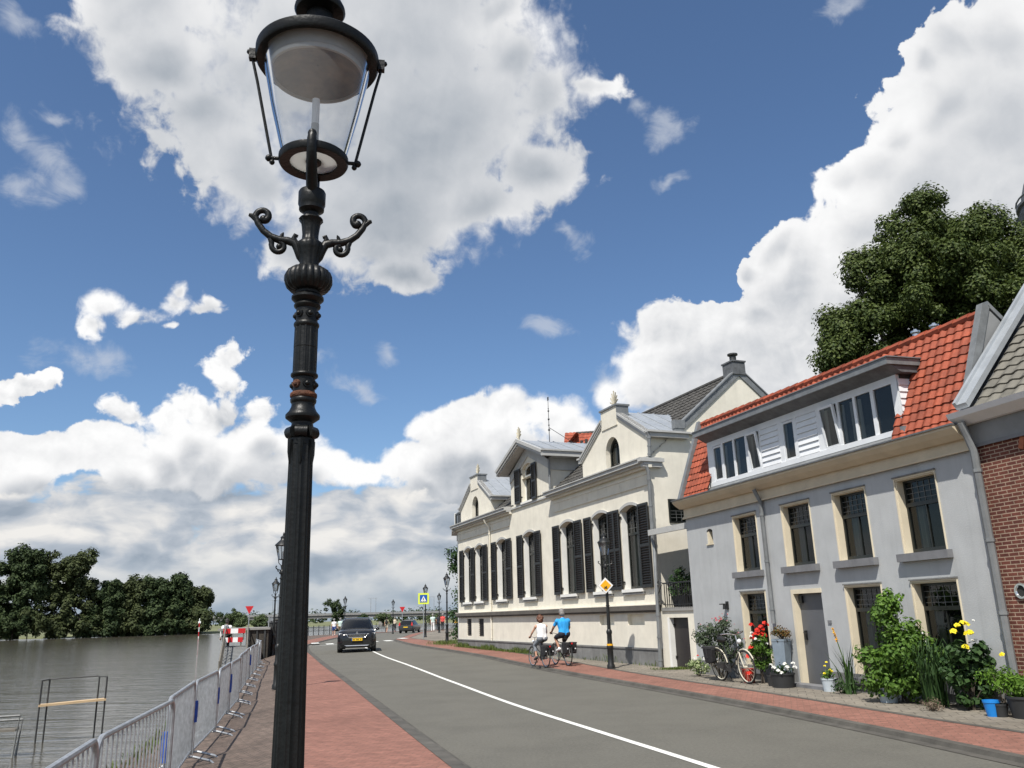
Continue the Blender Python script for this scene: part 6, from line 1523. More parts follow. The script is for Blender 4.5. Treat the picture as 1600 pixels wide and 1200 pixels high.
def barriers():
    P = [Vector(p) for p in [(-2.05, 3.2), (-2.80, 5.86), (-3.50, 8.76), (-4.2, 11.34), (-4.79, 13.84), (-5.4, 16.25), (-6.05, 18.7), (-6.75, 21.1), (-7.42, 23.5), (-8.05, 25.9), (-8.7, 28.3), (-9.3, 30.7), (-9.95, 33.1), (-10.65, 35.5), (-11.45, 37.8), (-12.2, 40.1)]]
    for k in range(len(P) - 1):
        a, b = P[k], P[k + 1]; d = b - a
        o = _bar if k == 0 else copy_tree(_bar)
        o.location = (a.x, a.y, -.10 + random.uniform(-.01, .01)); o.rotation_euler = (random.uniform(-.02, .02), 0, math.atan2(d.y, d.x) + random.uniform(-.02, .02)); o.scale = (d.length / 2.50, 1, 1)
        o['label'] = 'galvanised crowd barrier on the quay, %s counted from the camera' % ORD[k]
    # blue tape wound on some posts
    for (k, end, z0, z1) in ((1, 1, .42, .70), (3, 0, .50, .76), (4, 0, .50, .74), (5, 0, .48, .80), (9, 0, .5, .8)):
        a, b = P[k], P[k + 1]; p = a.lerp(b, .975 if end else .0)
        m = MB(); m.cyl((0, 0, z0), (0, 0, z1), .036, n=10); m.cyl((0, 0, z0 + .06), (0, 0, z1 - .03), .0385, n=10)
        o = m.build('tape_band', M['blue_tape'], None, smooth=True); o.location = (p.x, p.y, -.1)
        tag(o, 'blue tape wound round the end post of the %s crowd barrier' % ORD[k], 'tape', 'blue tape bands')
barriers()

# ---------------------------------------------------------------- flooded jetty things in the river
def jetty():
    t = thing('flooded_frame', 'dark metal frame with one pale plank standing in the flooded river', 'jetty frame', (-11.1, 20.25, -1.3), math.atan2(.63, 1.2))
    m = MB()
    Lf = 1.36
    for x in (0, .15, Lf - .16, Lf):
        y = .0 if x in (0, Lf) else .22
        q = MB(); q.cyl((x, y, 0), (x, y, 1.76), .021, n=6); q.build('post', M['steel_dark'], t)
    m.tube([(0, 0, 1.75), (0.15, .22, 1.76)], .014, 6); m.tube([(.15, .22, 1.76), (Lf - .16, .22, 1.78)], .014, 6); m.tube([(Lf - .16, .22, 1.76), (Lf, 0, 1.76)], .014, 6)
    m.build('top_rail', M['steel_dark'], t)
    m = MB(); m.prism([(-.02, -.05, 1.18), (Lf + .02, -.05, 1.23), (Lf + .02, .24, 1.23), (-.02, .24, 1.18)], (0, 0, .045)); m.build('plank', M['wood'], t)
    t = thing('pontoon_rail', 'low grey metal railing of a drowned pontoon at the left edge', 'railing', (-10.75, 18.0, -1.1), rad(20))
    for yy in (0, .35):
        m = MB(); m.tube([(-2, yy, 1.0 - yy * .3), (.45, yy, 1.0 - yy * .3), (.40, yy, .2)], .025, 6); m.build('rail', M['old_galv'], t)
    m = MB(); m.box(-2, .4, .0, .35, .70, .74); m.build('deck', M['old_wood'], t)
    # gangway going up to the floating pontoon
    a, b = Vector((-11.2, 33.9, -.75)), Vector((-13.45, 41.0, .55))
    t = thing('gangway', 'steep cleated gangway leading up to the floating pontoon, with lattice sides', 'gangway', a, math.atan2(b.y - a.y, b.x - a.x))
    Lg = (b - a).xy.length; rise = b.z - a.z; w = .50
    m = MB(); m.prism([(0, -w, 0), (Lg, -w, rise), (Lg, w, rise), (0, w, 0)], (0, 0, .05))
    for i in range(26): f = (i + .5) / 26; m.box(f * Lg - .02, f * Lg + .02, -w, w, f * rise + .051, f * rise + .085)
    m.build('deck', M['plaster_grey'], t)
    for s in (-1, 1):
        m = MB(); h = .95
        m.tube([(0, s * w, .1), (0, s * w, h), (Lg, s * w, rise + h), (Lg, s * w, rise)], .035, 6); m.tube([(0, s * w, .45), (Lg, s * w, rise + .45)], .022, 6)
        for i in range(13): f = i / 12; m.cyl((f * Lg, s * w, f * rise), (f * Lg, s * w, f * rise + h), .02, n=5)
        for i in range(12): f, g = i / 12, (i + 1) / 12; m.cyl((f * Lg, s * w, f * rise), (g * Lg, s * w, g * rise + h), .014, n=5)
        m.build('handrail', M['old_wood'], t)
    m = MB()
    for s in (-1, 1): pass
    q = MB(); q.torus((-.1, w + .12, .28), .19, .07, (0, 1, 0), 18, 6); q.build('wheel', M['rubber'], t, smooth=True)
    # barrier boards
    for (z_, f, lab, off) in ((.62, .02, 'upper red and white barrier board across the gangway', 0), (.22, .04, 'lower red and white barrier board across the gangway', 1)):
        t2 = thing('barrier_board', lab, 'barrier board', (b.x - .42, b.y - .5, b.z + z_), rad(10), 'boards closing the gangway')
        n = 3 + off; Wd = 1.0 - .1 * off
        m = MB()
        for i in range(n): m.mi = (i + off) % 2; m.box(-.05 + Wd * i / n, -.05 + Wd * (i + 1) / n, 0, .03, .0, .22)
        m.build('striped_board', [M['sign_red'], M['sign_white']], t2, recalc=False)
        for x in (0, Wd - .16):
            m = MB(); m.box(x, x + .06, .031, .07, -.3, .18); m.build('support', M['old_wood'], t2)
    t = thing('pontoon', 'dark timber landing stage moored beyond the gangway, with pale coping', 'landing stage', (-12.95, 41.2, -1.2), rad(14))
    m = MB(); m.box(-.1, .92, 0, 6, 0, 2.5); m.build('hull', M['dark_plank'], t); m = MB(); m.box(-1.4, 1.0, -.1, 6.1, 2.501, 2.60); m.build('deck', M['concrete'], t)
    m = MB()
    for i in range(3): m.box(.0 + i * .36, .08 + i * .36, -.06, -.001, .3, 2.5)
    m.build('fender', M['steel_dark'], t)
    for s, x in ((2, .9),):
        m = MB()
        for i in range(6): m.cyl((x, .3 + i, 2.6), (x, .3 + i, 3.1), .025, n=5)
        m.tube([(x, .3, 3.1), (x, 5.3, 3.1)], .025, 6); m.build('handrail', M['galv'], t)
    t = thing('cabinet', 'dark grey cabinet standing on the quay left of the foreground lamp post', 'cabinet', (-12.05, 42.9, .0), rad(14))
    m = MB(); m.prism([(-.45, -.35, 0), (.45, -.35, 0), (.45, .35, 0), (-.45, .35, 0)], (0, 0, 1.62)); m.build('body', M['steel_dark'], t)
    m = MB(); m.box(-.5, .5, -.4, .4, 1.621, 1.70); m.build('roof', M['lead_dark'], t); m = MB(); m.box(-.40, .40, -.375, -.351, .1, 1.55); m.box(.0, .02, -.39, -.376, .1, 1.55); m.build('door', M['steel_dark'], t)
    t = thing('concrete_block', 'pale concrete block at the foot of the dark cabinet', 'block', (-12.6, 40.9, -.06), rad(12)); m = MB(); m.prism([(-.35, -.25, 0), (.35, -.25, 0), (.32, -.22, .5), (-.32, -.22, .5)], (0, .5, 0)); m.build('block', M['concrete'], t)
    t = thing('river_pole', 'thin red and white river marker pole standing in the water', 'marker pole', (-62.8, 168.7, -1.4))
    for i in range(5):
        m = MB(); m.cyl((0, 0, i * .85), (0, 0, i * .85 + .85), .09, n=8); m.build('band', M['sign_white'] if i % 2 == 0 or i > 3 else M['sign_red'], t)
    m = MB(); m.box(-.25, .25, -.02, .02, 3.3, 3.7); m.build('top_mark', M['sign_white'], t)
jetty()

# ---------------------------------------------------------------- far railing and bridge
def railing():
    line = QLd[4 * 13:4 * 21]
    line = [p for p in offset(QLd, -.35) if p[1] > 62]
    t = thing('quay_railing', 'dark post and rail fence along the far river bend', 'railing', (line[0][0], line[0][1], 0))
    o = Vector((line[0][0], line[0][1], 0))
    pts = polyline_points(line, 1.5)
    for p in pts:
        m = MB(); z = GZ(p.x, p.y) - .12; q = Vector((p.x, p.y, z)) - o
        m.cyl(q, q + Vector((0, 0, 1.12)), .045, n=6); m.sphere(q + Vector((0, 0, 1.17)), .07, 6, 4); m.build('post', M['iron_far'], t)
    for zz in (.55, 1.0):
        m = MB(); m.tube([Vector((p[0], p[1], GZ(p[0], p[1]) + zz - .12)) - o for p in line], .022, 5); m.build('rail', M['iron_far'], t)
    t = thing('yellow_rail', 'long yellow guard rail beyond the dark fence at the bend', 'guard rail', (-9.5, 127.2, 0), rad(-3))
    m = MB(); m.box(0, 22, 0, .06, .85, 1.15); m.build('rail', M['sign_yellow'], t)
    m = MB()
    for i in range(9): m.box(i * 2.6, i * 2.6 + .08, .061, .14, -1.2, 1.2)
    m.build('supports', M['galv'], t)
railing()
def bridge():
    x0, x1 = -250., 210.
    def Y(x): return 405 + (x + 140) * .05
    t = thing('river_bridge', 'long low concrete road bridge crossing the river in the distance', 'bridge', (0, 0, 0))
    m = MB(); n = 46
    xs = [x0 + (x1 - x0) * i / n for i in range(n + 1)]
    def z(x): return 4.9 - (x + 140) * .004
    m.quadmesh([[(x, Y(x) - 5, z(x) - 1.7), (x, Y(x) - 5.2, z(x) - .5), (x, Y(x) - 5.6, z(x) - .45), (x, Y(x) - 5.6, z(x) - .1), (x, Y(x) + 5, z(x) - .1), (x, Y(x) + 5, z(x) - 1.7), (x, Y(x) - 5, z(x) - 1.7)] for x in xs])
    m.build('deck', M['concrete'], t)
    m = MB(); m.quadmesh([[(x, Y(x) - 5.5, z(x) - .1), (x, Y(x) - 5.5, z(x) + .55)] for x in xs]); m.build('parapet', M['plaster_grey'], t, recalc=False)
    for k in range(9):
        x = -215 + k * 50
        q = MB(); q.prism([(x - 1.2, Y(x) - 4, -3), (x + 1.2, Y(x) - 4, -3), (x + .9, Y(x) - 4, z(x) - 1.7), (x - .9, Y(x) - 4, z(x) - 1.7)], (0, 8, 0)); q.build('pier', M['concrete'], t)
    proto = None
    for k, px in enumerate((-116, -70, -42.5, -1.5, 30, 62)):
        if proto is None:
            proto = thing('bridge_lamp', 'x', 'lamp mast', (0, 0, 0), 0, 'lamp masts on the bridge')
            for s in (0, 2.4):
                m = MB(); m.cyl((s, 0, 0), (s, 0, 7.0), .16, .10, 6); m.build('mast', M['galv'], proto)
            m = MB(); m.box(-1.2, 3.0, -.12, .12, 7.0, 7.2); m.build('crossarm', M['galv'], proto); o = proto
        else: o = copy_tree(proto)
        o.location = (px, Y(px) - 3, z(px) - .1); o['label'] = 'twin lamp mast on the distant bridge, %s from the left' % ORD[k]
bridge()

# ---------------------------------------------------------------- road signs
def signs():
    t = thing('priority_sign', 'yellow diamond priority road sign with white edge on a lamp post', 'road sign', (2.52, 24.40, 2.375), rad(8)); t.scale = (.82, 1, .82)
    def dia(h, y): return [(0, y, -h), (h, y, 0), (0, y, h), (-h, y, 0)]
    m = MB(); m.prism(dia(.27, -.02), (0, .015, 0)); m.build('plate', M['sign_white'], t); m = MB(); m.prism(dia(.275, -.0045), (0, .006, 0)); m.build('black_edge', M['sign_black'], t)
    m = MB(); m.prism(dia(.195, -.026), (0, .005, 0)); m.build('yellow_panel', M['sign_yellow'], t)
    m = MB(); z = -.105; m.box(-.055, .055, -.030, -.0265, z, z + .035); m.box(-.04, .035, -.030, -.0265, z + .04, z + .05); m.box(-.045, -.03, -.030, -.0265, z + .05, z + .075); m.box(.0, .045, -.030, -.0265, z + .06, z + .085); m.box(-.05, -.03, -.030, -.0265, z - .02, z); m.box(.03, .05, -.030, -.0265, z - .02, z); m.build('black_mark', M['sign_black'], t)
    m = MB(); m.box(-.05, .05, .0, .05, -.06, -.03); m.box(-.05, .05, .0, .05, .05, .08); m.build('bracket', M['galv'], t)
    m = MB(); m.lathe([(.089, .0), (.089, .085)], 12, caps=False); o = m.build('sticker', M['sign_yellow'], None, smooth=True); o.location = (2.56, 24.48, .69); tag(o, 'small yellow sticker wrapped on the lamp post below the diamond sign', 'sticker')
    # pedestrian crossing
    t = thing('crossing_sign', 'blue pedestrian crossing sign with fluorescent yellow border on a thin post', 'road sign', (-6.38, 57.6, .28), rad(4))
    m = MB(); m.cyl((0, 0, 0), (0, 0, 3.0), .03, n=8); m.build('post', M['galv'], t)
    m = MB(); m.box(-.36, .36, -.06, -.04, 2.26, 2.98); m.build('border_plate', M['sign_lime'], t)
    m = MB(); m.box(-.25, .25, -.067, -.0605, 2.37, 2.87); m.build('blue_panel', M['sign_blue'], t)
    m = MB(); m.prism([(-.20, -.073, 2.42), (.20, -.073, 2.42), (0, -.073, 2.80)], (0, .005, 0)); m.build('white_triangle', M['sign_white'], t)
    m = MB(); y = -.079
    m.sphere((.005, y, 2.665), .022, 8, 6, (1, .15, 1)); m.prism([(-.02, y, 2.56), (.025, y, 2.56), (.025, y, 2.64), (-.015, y, 2.64)], (0, .005, 0)); m.prism([(-.02, y, 2.56), (.0, y, 2.56), (-.045, y, 2.47), (-.065, y, 2.47)], (0, .005, 0)); m.prism([(.0, y, 2.56), (.025, y, 2.56), (.065, y, 2.47), (.045, y, 2.47)], (0, .005, 0)); m.prism([(-.02, y, 2.63), (-.015, y, 2.61), (-.06, y, 2.57), (-.07, y, 2.585)], (0, .005, 0))
    for i in range(3): m.box(-.16 + i * .12, -.10 + i * .12, y, y + .005, 2.43, 2.455)
    m.build('walking_figure', M['sign_black'], t)
    for (x, y_, z_, s, lab) in ((-22.5, 71.5, .0, 1.0, 'red triangular yield sign on a pole left of the foreground lamp post'), (-14.1, 104, .05, 1.0, 'small red triangular yield sign on a grey pole behind the distant car')):
        t = thing('yield_sign', lab, 'road sign', (x, y_, z_), rad(8), 'yield signs')
        m = MB(); m.cyl((0, 0, 0), (0, 0, 2.3), .04, n=8); m.build('post', M['galv'], t)
        w = .34; m = MB(); m.prism([(-w, -.07, 3.0), (w, -.07, 3.0), (0, -.07, 2.35)], (0, .03, 0)); m.build('triangle_plate', M['sign_red'], t)
        m = MB(); m.prism([(-.13, -.076, 2.88), (.13, -.076, 2.88), (0, -.076, 2.63)], (0, .005, 0)); m.build('centre_panel', M['vermilion'], t)
signs()
# ---------------------------------------------------------------- cars
def loft_sections(m, secs):
    """secs: list of closed half profiles [(x,z)...] at y; mirrored"""
    rows = []
    for y, half in secs:
        full = [(x, y, z) for x, z in half] + [(-x, y, z) for x, z in reversed(half)]
        rows.append(full)
    b = m.quadmesh(rows, True); n = len(rows[0])
    m.cap(b, n, True); m.cap(b + (len(rows) - 1) * n, n)
def wheel(par, x, y, r, w, side):
    m = MB(); prof = [(r * .68, -w / 2), (r * .93, -w / 2), (r, -w / 2 + .03), (r, w / 2 - .03), (r * .93, w / 2), (r * .68, w / 2)]
    q = Quaternion((0, 1, 0), PI / 2)
    def put(mb): mb.v = [tuple(q @ Vector(v) + Vector((x, y, r))) for v in mb.v]
    m.lathe(prof, 24, caps=False); put(m); t = m.build('wheel', M['rubber'], par, smooth=True)
    m = MB(); m.lathe([(.001, .02), (r * .15, .02), (r * .16, .0), (r * .6, -.01), (r * .66, .03), (r * .69, .03), (r * .69, -.06)], 24, c=(0, 0, w / 2 - .04 if side > 0 else 0), caps=False)
    if side < 0: m.v = [(a, b, -(c + w / 2 - .04)) for a, b, c in m.v]
    for k in range(5):
        a = k * 2 * PI / 5; zc = (w / 2 - .02) * side
        m.obox((math.cos(a) * r * .38, math.sin(a) * r * .38, zc), (math.cos(a) * r * .26, math.sin(a) * r * .26, 0), (-math.sin(a) * .035, math.cos(a) * .035, 0), (0, 0, .012))
    put(m); m.build('rim', M['chrome'], t, smooth=True, sharp=.4)
    return t
def suv():
    t = thing('car', 'black SUV with yellow number plate driving towards the camera', 'car', (-7.95, 42.3, .075), rad(11))
    P = M['car_black']; m = MB()
    def sec(y, w, zb, zbelt, ztop, crown):                            # half profile of the lower body
        return (y, [(0, zb), (w * .86, zb), (w * .97, zb + .14), (w, zb + .32), (w * .995, zbelt - .12), (w * .95, zbelt), (w * .78, ztop), (w * .4, ztop + crown), (0, ztop + crown * 1.2)])
    loft_sections(m, [sec(.0, .72, .34, .78, .84, .01), sec(.06, .82, .26, .84, .90, .015), sec(.22, .91, .24, .95, 1.03, .02), sec(.6, .935, .24, 1.0, 1.08, .025), sec(1.25, .94, .24, 1.03, 1.12, .03), sec(1.45, .94, .24, 1.03, 1.07, .0), sec(3.0, .94, .26, 1.04, 1.06, .0), sec(4.3, .93, .30, 1.06, 1.08, .0), sec(4.62, .88, .36, 1.04, 1.06, .0), sec(4.70, .80, .42, .98, 1.0, .0)])
    m.build('body', P, t, smooth=True, sharp=.6)
    m = MB()                                                            # cabin
    def cs(y, wb, zb, wr, zr): return (y, [(0, zb), (wb, zb), (wb * .6 + wr * .4, zb + (zr - zb) * .55), (wr, zr - .04), (wr * .85, zr), (0, zr + .025)])
    loft_sections(m, [cs(1.22, .84, 1.03, .80, 1.06), cs(2.02, .86, 1.02, .64, 1.60), cs(2.4, .87, 1.03, .66, 1.655), cs(3.6, .87, 1.04, .66, 1.645), cs(4.2, .85, 1.05, .62, 1.58), cs(4.62, .80, 1.05, .70, 1.10)])
    m.build('cabin', P, t, smooth=True, sharp=.6)
    g = M['car_glass']
    m = MB(); m.face([(-.79, 1.26, 1.12), (.79, 1.26, 1.12), (.64, 1.93, 1.54), (-.64, 1.93, 1.54)]); m.v = [(a, b - .022, c + .018) for a, b, c in m.v]; m.build('windscreen', g, t, recalc=False)
    for s in (-1, 1):
        m = MB(); m.face([(s * .865, 1.75, 1.08), (s * .885, 2.75, 1.08), (s * .715, 2.75, 1.58), (s * .705, 2.15, 1.57)]); m.face([(s * .885, 2.82, 1.08), (s * .88, 4.1, 1.10), (s * .71, 3.95, 1.52), (s * .715, 2.82, 1.58)]); m.build('side_window', g, t, recalc=False)
        m = MB(); m.sphere((s * 1.03, 1.62, 1.10), .10, 10, 7, (1.1, .75, .75)); m.cyl((s * .9, 1.64, 1.04), (s * 1.0, 1.63, 1.07), .03, n=6); m.build('mirror', P, t, smooth=True)
        m = MB(); m.tube([(s * .60, 2.05, 1.66), (s * .62, 2.2, 1.70), (s * .62, 3.9, 1.69), (s * .60, 4.05, 1.64)], .016, 6); m.build('roof_rail', M['chrome'], t)
        # headlamp with bright upper edge, fog lamp
        m = MB(); m.prism([(s * .47, .045, .80), (s * .86, .215, .86), (s * .885, .235, .94), (s * .48, .055, .885)], (0, .06, 0)); m.v = [(a, b - .05, c) for a, b, c in m.v]; h = m.build('headlamp', M['lamp_clear'], t)
        m = MB(); m.prism([(s * .47, .008, .802), (s * .70, .10, .832), (s * .70, .10, .852), (s * .47, .008, .83)], (0, .02, 0)); m.build('lamp_dark_strip', M['car_plastic'], h)  # dark plastic strip across the lower inner part of the headlamp
        m = MB(); m.prism([(s * .60, .03, .58), (s * .84, .16, .60), (s * .84, .16, .66), (s * .60, .03, .65)], (0, .05, 0)); m.v = [(a, b - .035, c) for a, b, c in m.v]; m.build('fog_lamp', M['car_plastic'], t)
    m = MB(); m.prism([(-.46, -.02, .79), (-.38, -.04, .72), (.38, -.04, .72), (.46, -.02, .79), (.44, -.02, .88), (-.44, -.02, .88)], (0, .06, 0)); gr = m.build('grille', M['car_plastic'], t)
    m = MB(); m.tube([(-.46, -.03, .79), (-.38, -.05, .715), (.38, -.05, .715), (.46, -.03, .79), (.44, -.03, .885), (-.44, -.03, .885), (-.46, -.03, .79)], .013, 6)
    for i in range(13): m.box(-.37 + i * .06, -.36 + i * .06, -.05, -.041, .735, .87)
    m.build('grille_frame', M['chrome'], gr)
    m = MB(); m.cyl((0, -.03, .93), (0, .03, .945), .05, n=16); m.build('badge', M['chrome'], t)
    m = MB(); m.prism([(-.74, -.005, .40), (.74, -.005, .40), (.62, -.03, .60), (-.62, -.03, .60)], (0, .06, 0)); m.build('bumper_intake', M['car_plastic'], t)
    m = MB(); m.prism([(-.5, -.04, .33), (.5, -.04, .33), (.6, -.03, .37), (-.6, -.03, .37)], (0, .06, 0)); m.build('skid_plate', M['chrome'], t)
    m = MB(); m.box(-.26, .26, -.075, -.055, .57, .685); pl_ = m.build('number_plate', M['plate'], t)
    m = MB()
    for i, w in enumerate((.03, .035, 0, .03, .035, .03, 0, .035)):
        if w: m.box(-.20 + i * .052, -.20 + i * .052 + w, -.078, -.0755, .60, .658)
    m.build('plate_characters', M['sign_black'], pl_); m = MB(); m.box(-.26, -.225, -.0775, -.0755, .571, .684); m.build('plate_band', M['sign_blue'], pl_)
    for (x, y, s) in ((-.82, .92, -1), (.82, .92, 1), (-.82, 3.72, -1), (.82, 3.72, 1)): wheel(t, x, y, .35, .24, s)
    for s in (-1, 1):
        for ya in (.50, 3.3): m = MB(); m.box(min(s * .55, s * .945), max(s * .55, s * .945), ya, ya + .84, .18, .72); m.build('wheel_arch', M['car_plastic'], t)
    m = MB()
    for x in (-.36, .36): m.sphere((x, 2.35, 1.30), .11, 8, 6); m.box(x - .2, x + .2, 2.5, 2.62, .9, 1.25)
    m.box(-.7, .7, 2.3, 3.4, .5, .9); m.build('seats', M['cloth_dark'], t)
suv()
def hatchback():
    t = thing('hatchback', 'small dark hatchback seen from behind at the far bend', 'car', (-12.7, 96.5, .06), rad(-8))
    P = M['car_grey']; m = MB()
    def sec(y, w, zb, zbelt): return (y, [(0, zb), (w * .9, zb), (w, zb + .25), (w, zbelt - .1), (w * .94, zbelt), (0, zbelt + .02)])
    loft_sections(m, [sec(0, .78, .38, .86), sec(.08, .84, .30, .90), sec(.8, .86, .22, .92), sec(2.8, .86, .22, .90), sec(3.5, .82, .26, .80), sec(3.75, .70, .34, .66)]); m.build('body', P, t, smooth=True, sharp=.6)
    m = MB()
    def cs(y, wb, zb, wr, zr): return (y, [(0, zb), (wb, zb), (wr, zr - .03), (wr * .8, zr), (0, zr + .02)])
    loft_sections(m, [cs(.08, .80, .88, .76, .93), cs(.42, .80, .88, .60, 1.40), cs(1.7, .80, .89, .60, 1.46), cs(2.75, .80, .88, .72, .95)]); m.build('cabin', P, t, smooth=True, sharp=.6)
    m = MB(); m.face([(-.70, .07, .95), (.70, .07, .95), (.56, .385, 1.37), (-.56, .385, 1.37)]); m.v = [(a, b - .02, c) for a, b, c in m.v]; m.build('rear_window', M['car_glass'], t, recalc=False)
    for s in (-1, 1):
        m = MB(); m.prism([(s * .62, -.005, .84), (s * .83, .02, .82), (s * .76, .10, 1.18), (s * .66, .10, 1.18)], (0, .05, 0)); m.v = [(a, b - .03, c) for a, b, c in m.v]; m.build('tail_lamp', M['lamp_red'], t)
        m = MB(); m.face([(s * .815, .5, .95), (s * .815, 2.4, .95), (s * .64, 1.75, 1.40), (s * .64, .6, 1.38)]); m.build('side_window', M['car_glass'], t, recalc=False)
        wheel(t, s * .76, .62, .30, .2, s); wheel(t, s * .76, 3.0, .30, .2, s)
    m = MB(); m.box(-.25, .25, -.02, -.001, .62, .72); m.build('number_plate', M['plate'], t)
    m = MB(); m.box(-.72, .72, -.05, .1, .34, .55); m.build('bumper', M['car_plastic'], t)
hatchback()

# ---------------------------------------------------------------- bicycles (local: x forwards, z up)
def bicycle(label, loc, rz, paint, sc=1.0, lean=0.0, step=True, panniers=True, name='bicycle', rims=None, kick=True, one_side=0, pale=None):
    t = thing(name, label, 'bicycle', loc, rz); t.rotation_euler = (lean, 0, rz); t.scale = (sc, sc, sc)
    R = .34
    for nm, x in (('rear_wheel', 0), ('front_wheel', 1.08)):
        m = MB(); m.torus((x, 0, R), R - .018, .019, (0, 1, 0), 36, 6); w = m.build(nm, M['rubber'], t, smooth=True)
        m = MB(); m.torus((x, 0, R), R - .042, .011, (0, 1, 0), 36, 5); m.cyl((x, -.04, R), (x, .04, R), .025, n=8)
        for k in range(18):
            a = k * 2 * PI / 18; m.cyl((x, .025 * (1 if k % 2 else -1), R), (x + math.cos(a) * (R - .045), 0, R + math.sin(a) * (R - .045)), .0022, n=4)
        m.build('rim', rims or M['chrome'], w)
        m = MB(); pts = [(x + (R + .022) * math.cos(a), 0, R + (R + .022) * math.sin(a)) for a in [rad(d) for d in range(10 if x == 0 else 30, 196 if x == 0 else 185, 12)]]
        m.tube(pts, .014, 6); m.build('mudguard', pale or paint, w, smooth=True)
    m = MB()
    bb = Vector((.46, 0, .29)); st = Vector((.32, 0, .74)); hd = Vector((.90, 0, .76)); hd0 = Vector((.92, 0, .66)); rx = Vector((0, 0, R))
    m.cyl(bb, st, .017, n=8); m.cyl(hd, hd0 + Vector((.01, 0, -.03)), .02, n=8)
    if step: m.tube([hd0, hd0.lerp(bb, .5) + Vector((0, 0, -.05)), bb], .018, 8); m.tube([hd, hd.lerp(bb, .55) + Vector((-.03, 0, .07)), st.lerp(bb, .55)], .015, 8)
    else: m.cyl(hd, st - Vector((0, 0, .06)), .016, n=8); m.cyl(hd0, bb, .018, n=8)
    for s in (-1, 1):
        m.cyl(bb + Vector((0, s * .03, 0)), rx + Vector((0, s * .055, 0)), .010, n=6); m.cyl(st + Vector((0, s * .02, -.08)), rx + Vector((0, s * .055, 0)), .008, n=6)
    m.build('frame', paint, t, smooth=True)
    m = MB(); fx = Vector((1.08, 0, R))
    for s in (-1, 1): m.tube([hd0 + Vector((.02, s * .03, -.02)), Vector((1.0, s * .05, .55)), fx + Vector((0, s * .05, 0))], .011, 6)
    m.build('fork', pale or paint, t, smooth=True)
    m = MB(); top = Vector((.86, 0, .98)); m.cyl(hd, top, .014, n=8)
    m.tube([(.62, -.28, 1.0), (.74, -.27, 1.03), (.86, -.16, 1.03), (.87, 0, .99), (.86, .16, 1.03), (.74, .27, 1.03), (.62, .28, 1.0)], .012, 8)
    h = m.build('handlebar', M['chrome'], t, smooth=True)
    for s in (-1, 1): m = MB(); m.cyl((.61, s * .281, 1.0), (.73, s * .271, 1.028), .019, n=8); m.build('grip', M['rubber'], h)
    m = MB(); m.sphere((.98, 0, .86), .05, 10, 7); m.build('headlight', M['lamp_clear'], t, smooth=True)
    m = MB(); m.cyl(st, st + Vector((-.03, 0, .12)), .013, n=8)
    m.tube([(.14, 0, .885), (.22, 0, .90), (.32, 0, .88), (.42, 0, .87)], [.05, .085, .06, .022], 10); m.build('saddle', M['sign_black'], t, smooth=True)
    m = MB()
    for s in (-1, 1): m.tube([(.30, s * .05, .70), (.1, s * .06, .73), (-.32, s * .06, .73)], .007, 5); m.cyl((-.22, s * .06, .73), (0, s * .055, R), .006, n=5)
    for x in (-.3, -.15, 0, .15): m.cyl((x, -.06, .73), (x, .06, .73), .006, n=5)
    m.build('rack', M['steel_dark'], t)
    m = MB(); m.cyl((bb.x, -.045, bb.z), (bb.x, -.052, bb.z), .085, n=16); m.prism([(bb.x + .08, -.06, bb.z + .09), (bb.x + .08, -.06, bb.z - .07), (.0, -.06, R - .05), (.0, -.06, R + .05)], (0, .02, 0)); m.build('chain_guard', M['steel_dark'], t)
    m = MB()
    for s in (-1, 1):
        m.cyl((bb.x, s * .06, bb.z), (bb.x + s * .10, s * .08, bb.z - s * .13), .010, n=6); m.box(bb.x + s * .10 - .045, bb.x + s * .10 + .045, min(s * .08, s * .17), max(s * .08, s * .17), bb.z - s * .13 - .012, bb.z - s * .13 + .012)
    m.build('crank', M['steel_dark'], t)
    m = MB(); m.sphere((-.36, 0, .70), .035, 8, 6); m.build('rear_light', M['lamp_red'], t)
    if kick: m = MB(); m.cyl((.1, .05, R - .03), (.05, .22, .01), .009, n=6); m.build('kickstand', M['steel_dark'], t)
    if panniers:
        for s in ((-1, 1) if not one_side else (one_side,)):
            m = MB(); y0 = s * .075; m.prism([(-.30, y0, .73), (.04, y0, .73), (.06, y0, .68), (.03, y0, .42), (-.01, y0, .39), (-.25, y0, .39), (-.29, y0, .42), (-.32, y0, .68)], (0, s * .115, 0)); o = m.build('pannier', M['bag'], t); bv = o.modifiers.new('b', 'BEVEL'); bv.width = .025; bv.segments = 3
            q = MB(); q.box(-.315, .055, min(y0 - s * .008, y0 + s * .122), max(y0 - s * .008, y0 + s * .122), .70, .745); q.box(-.16, -.12, min(y0 + s * .116, y0 + s * .124), max(y0 + s * .116, y0 + s * .124), .5, .70); q.build('flap', M['cloth_dark'], o)
            if True: q = MB(); q.box(-.315, -.305, min(y0 + s * .04, y0 + s * .08), max(y0 + s * .04, y0 + s * .08), .53, .565); q.build('reflector', M['lamp_clear'], o)
    return t
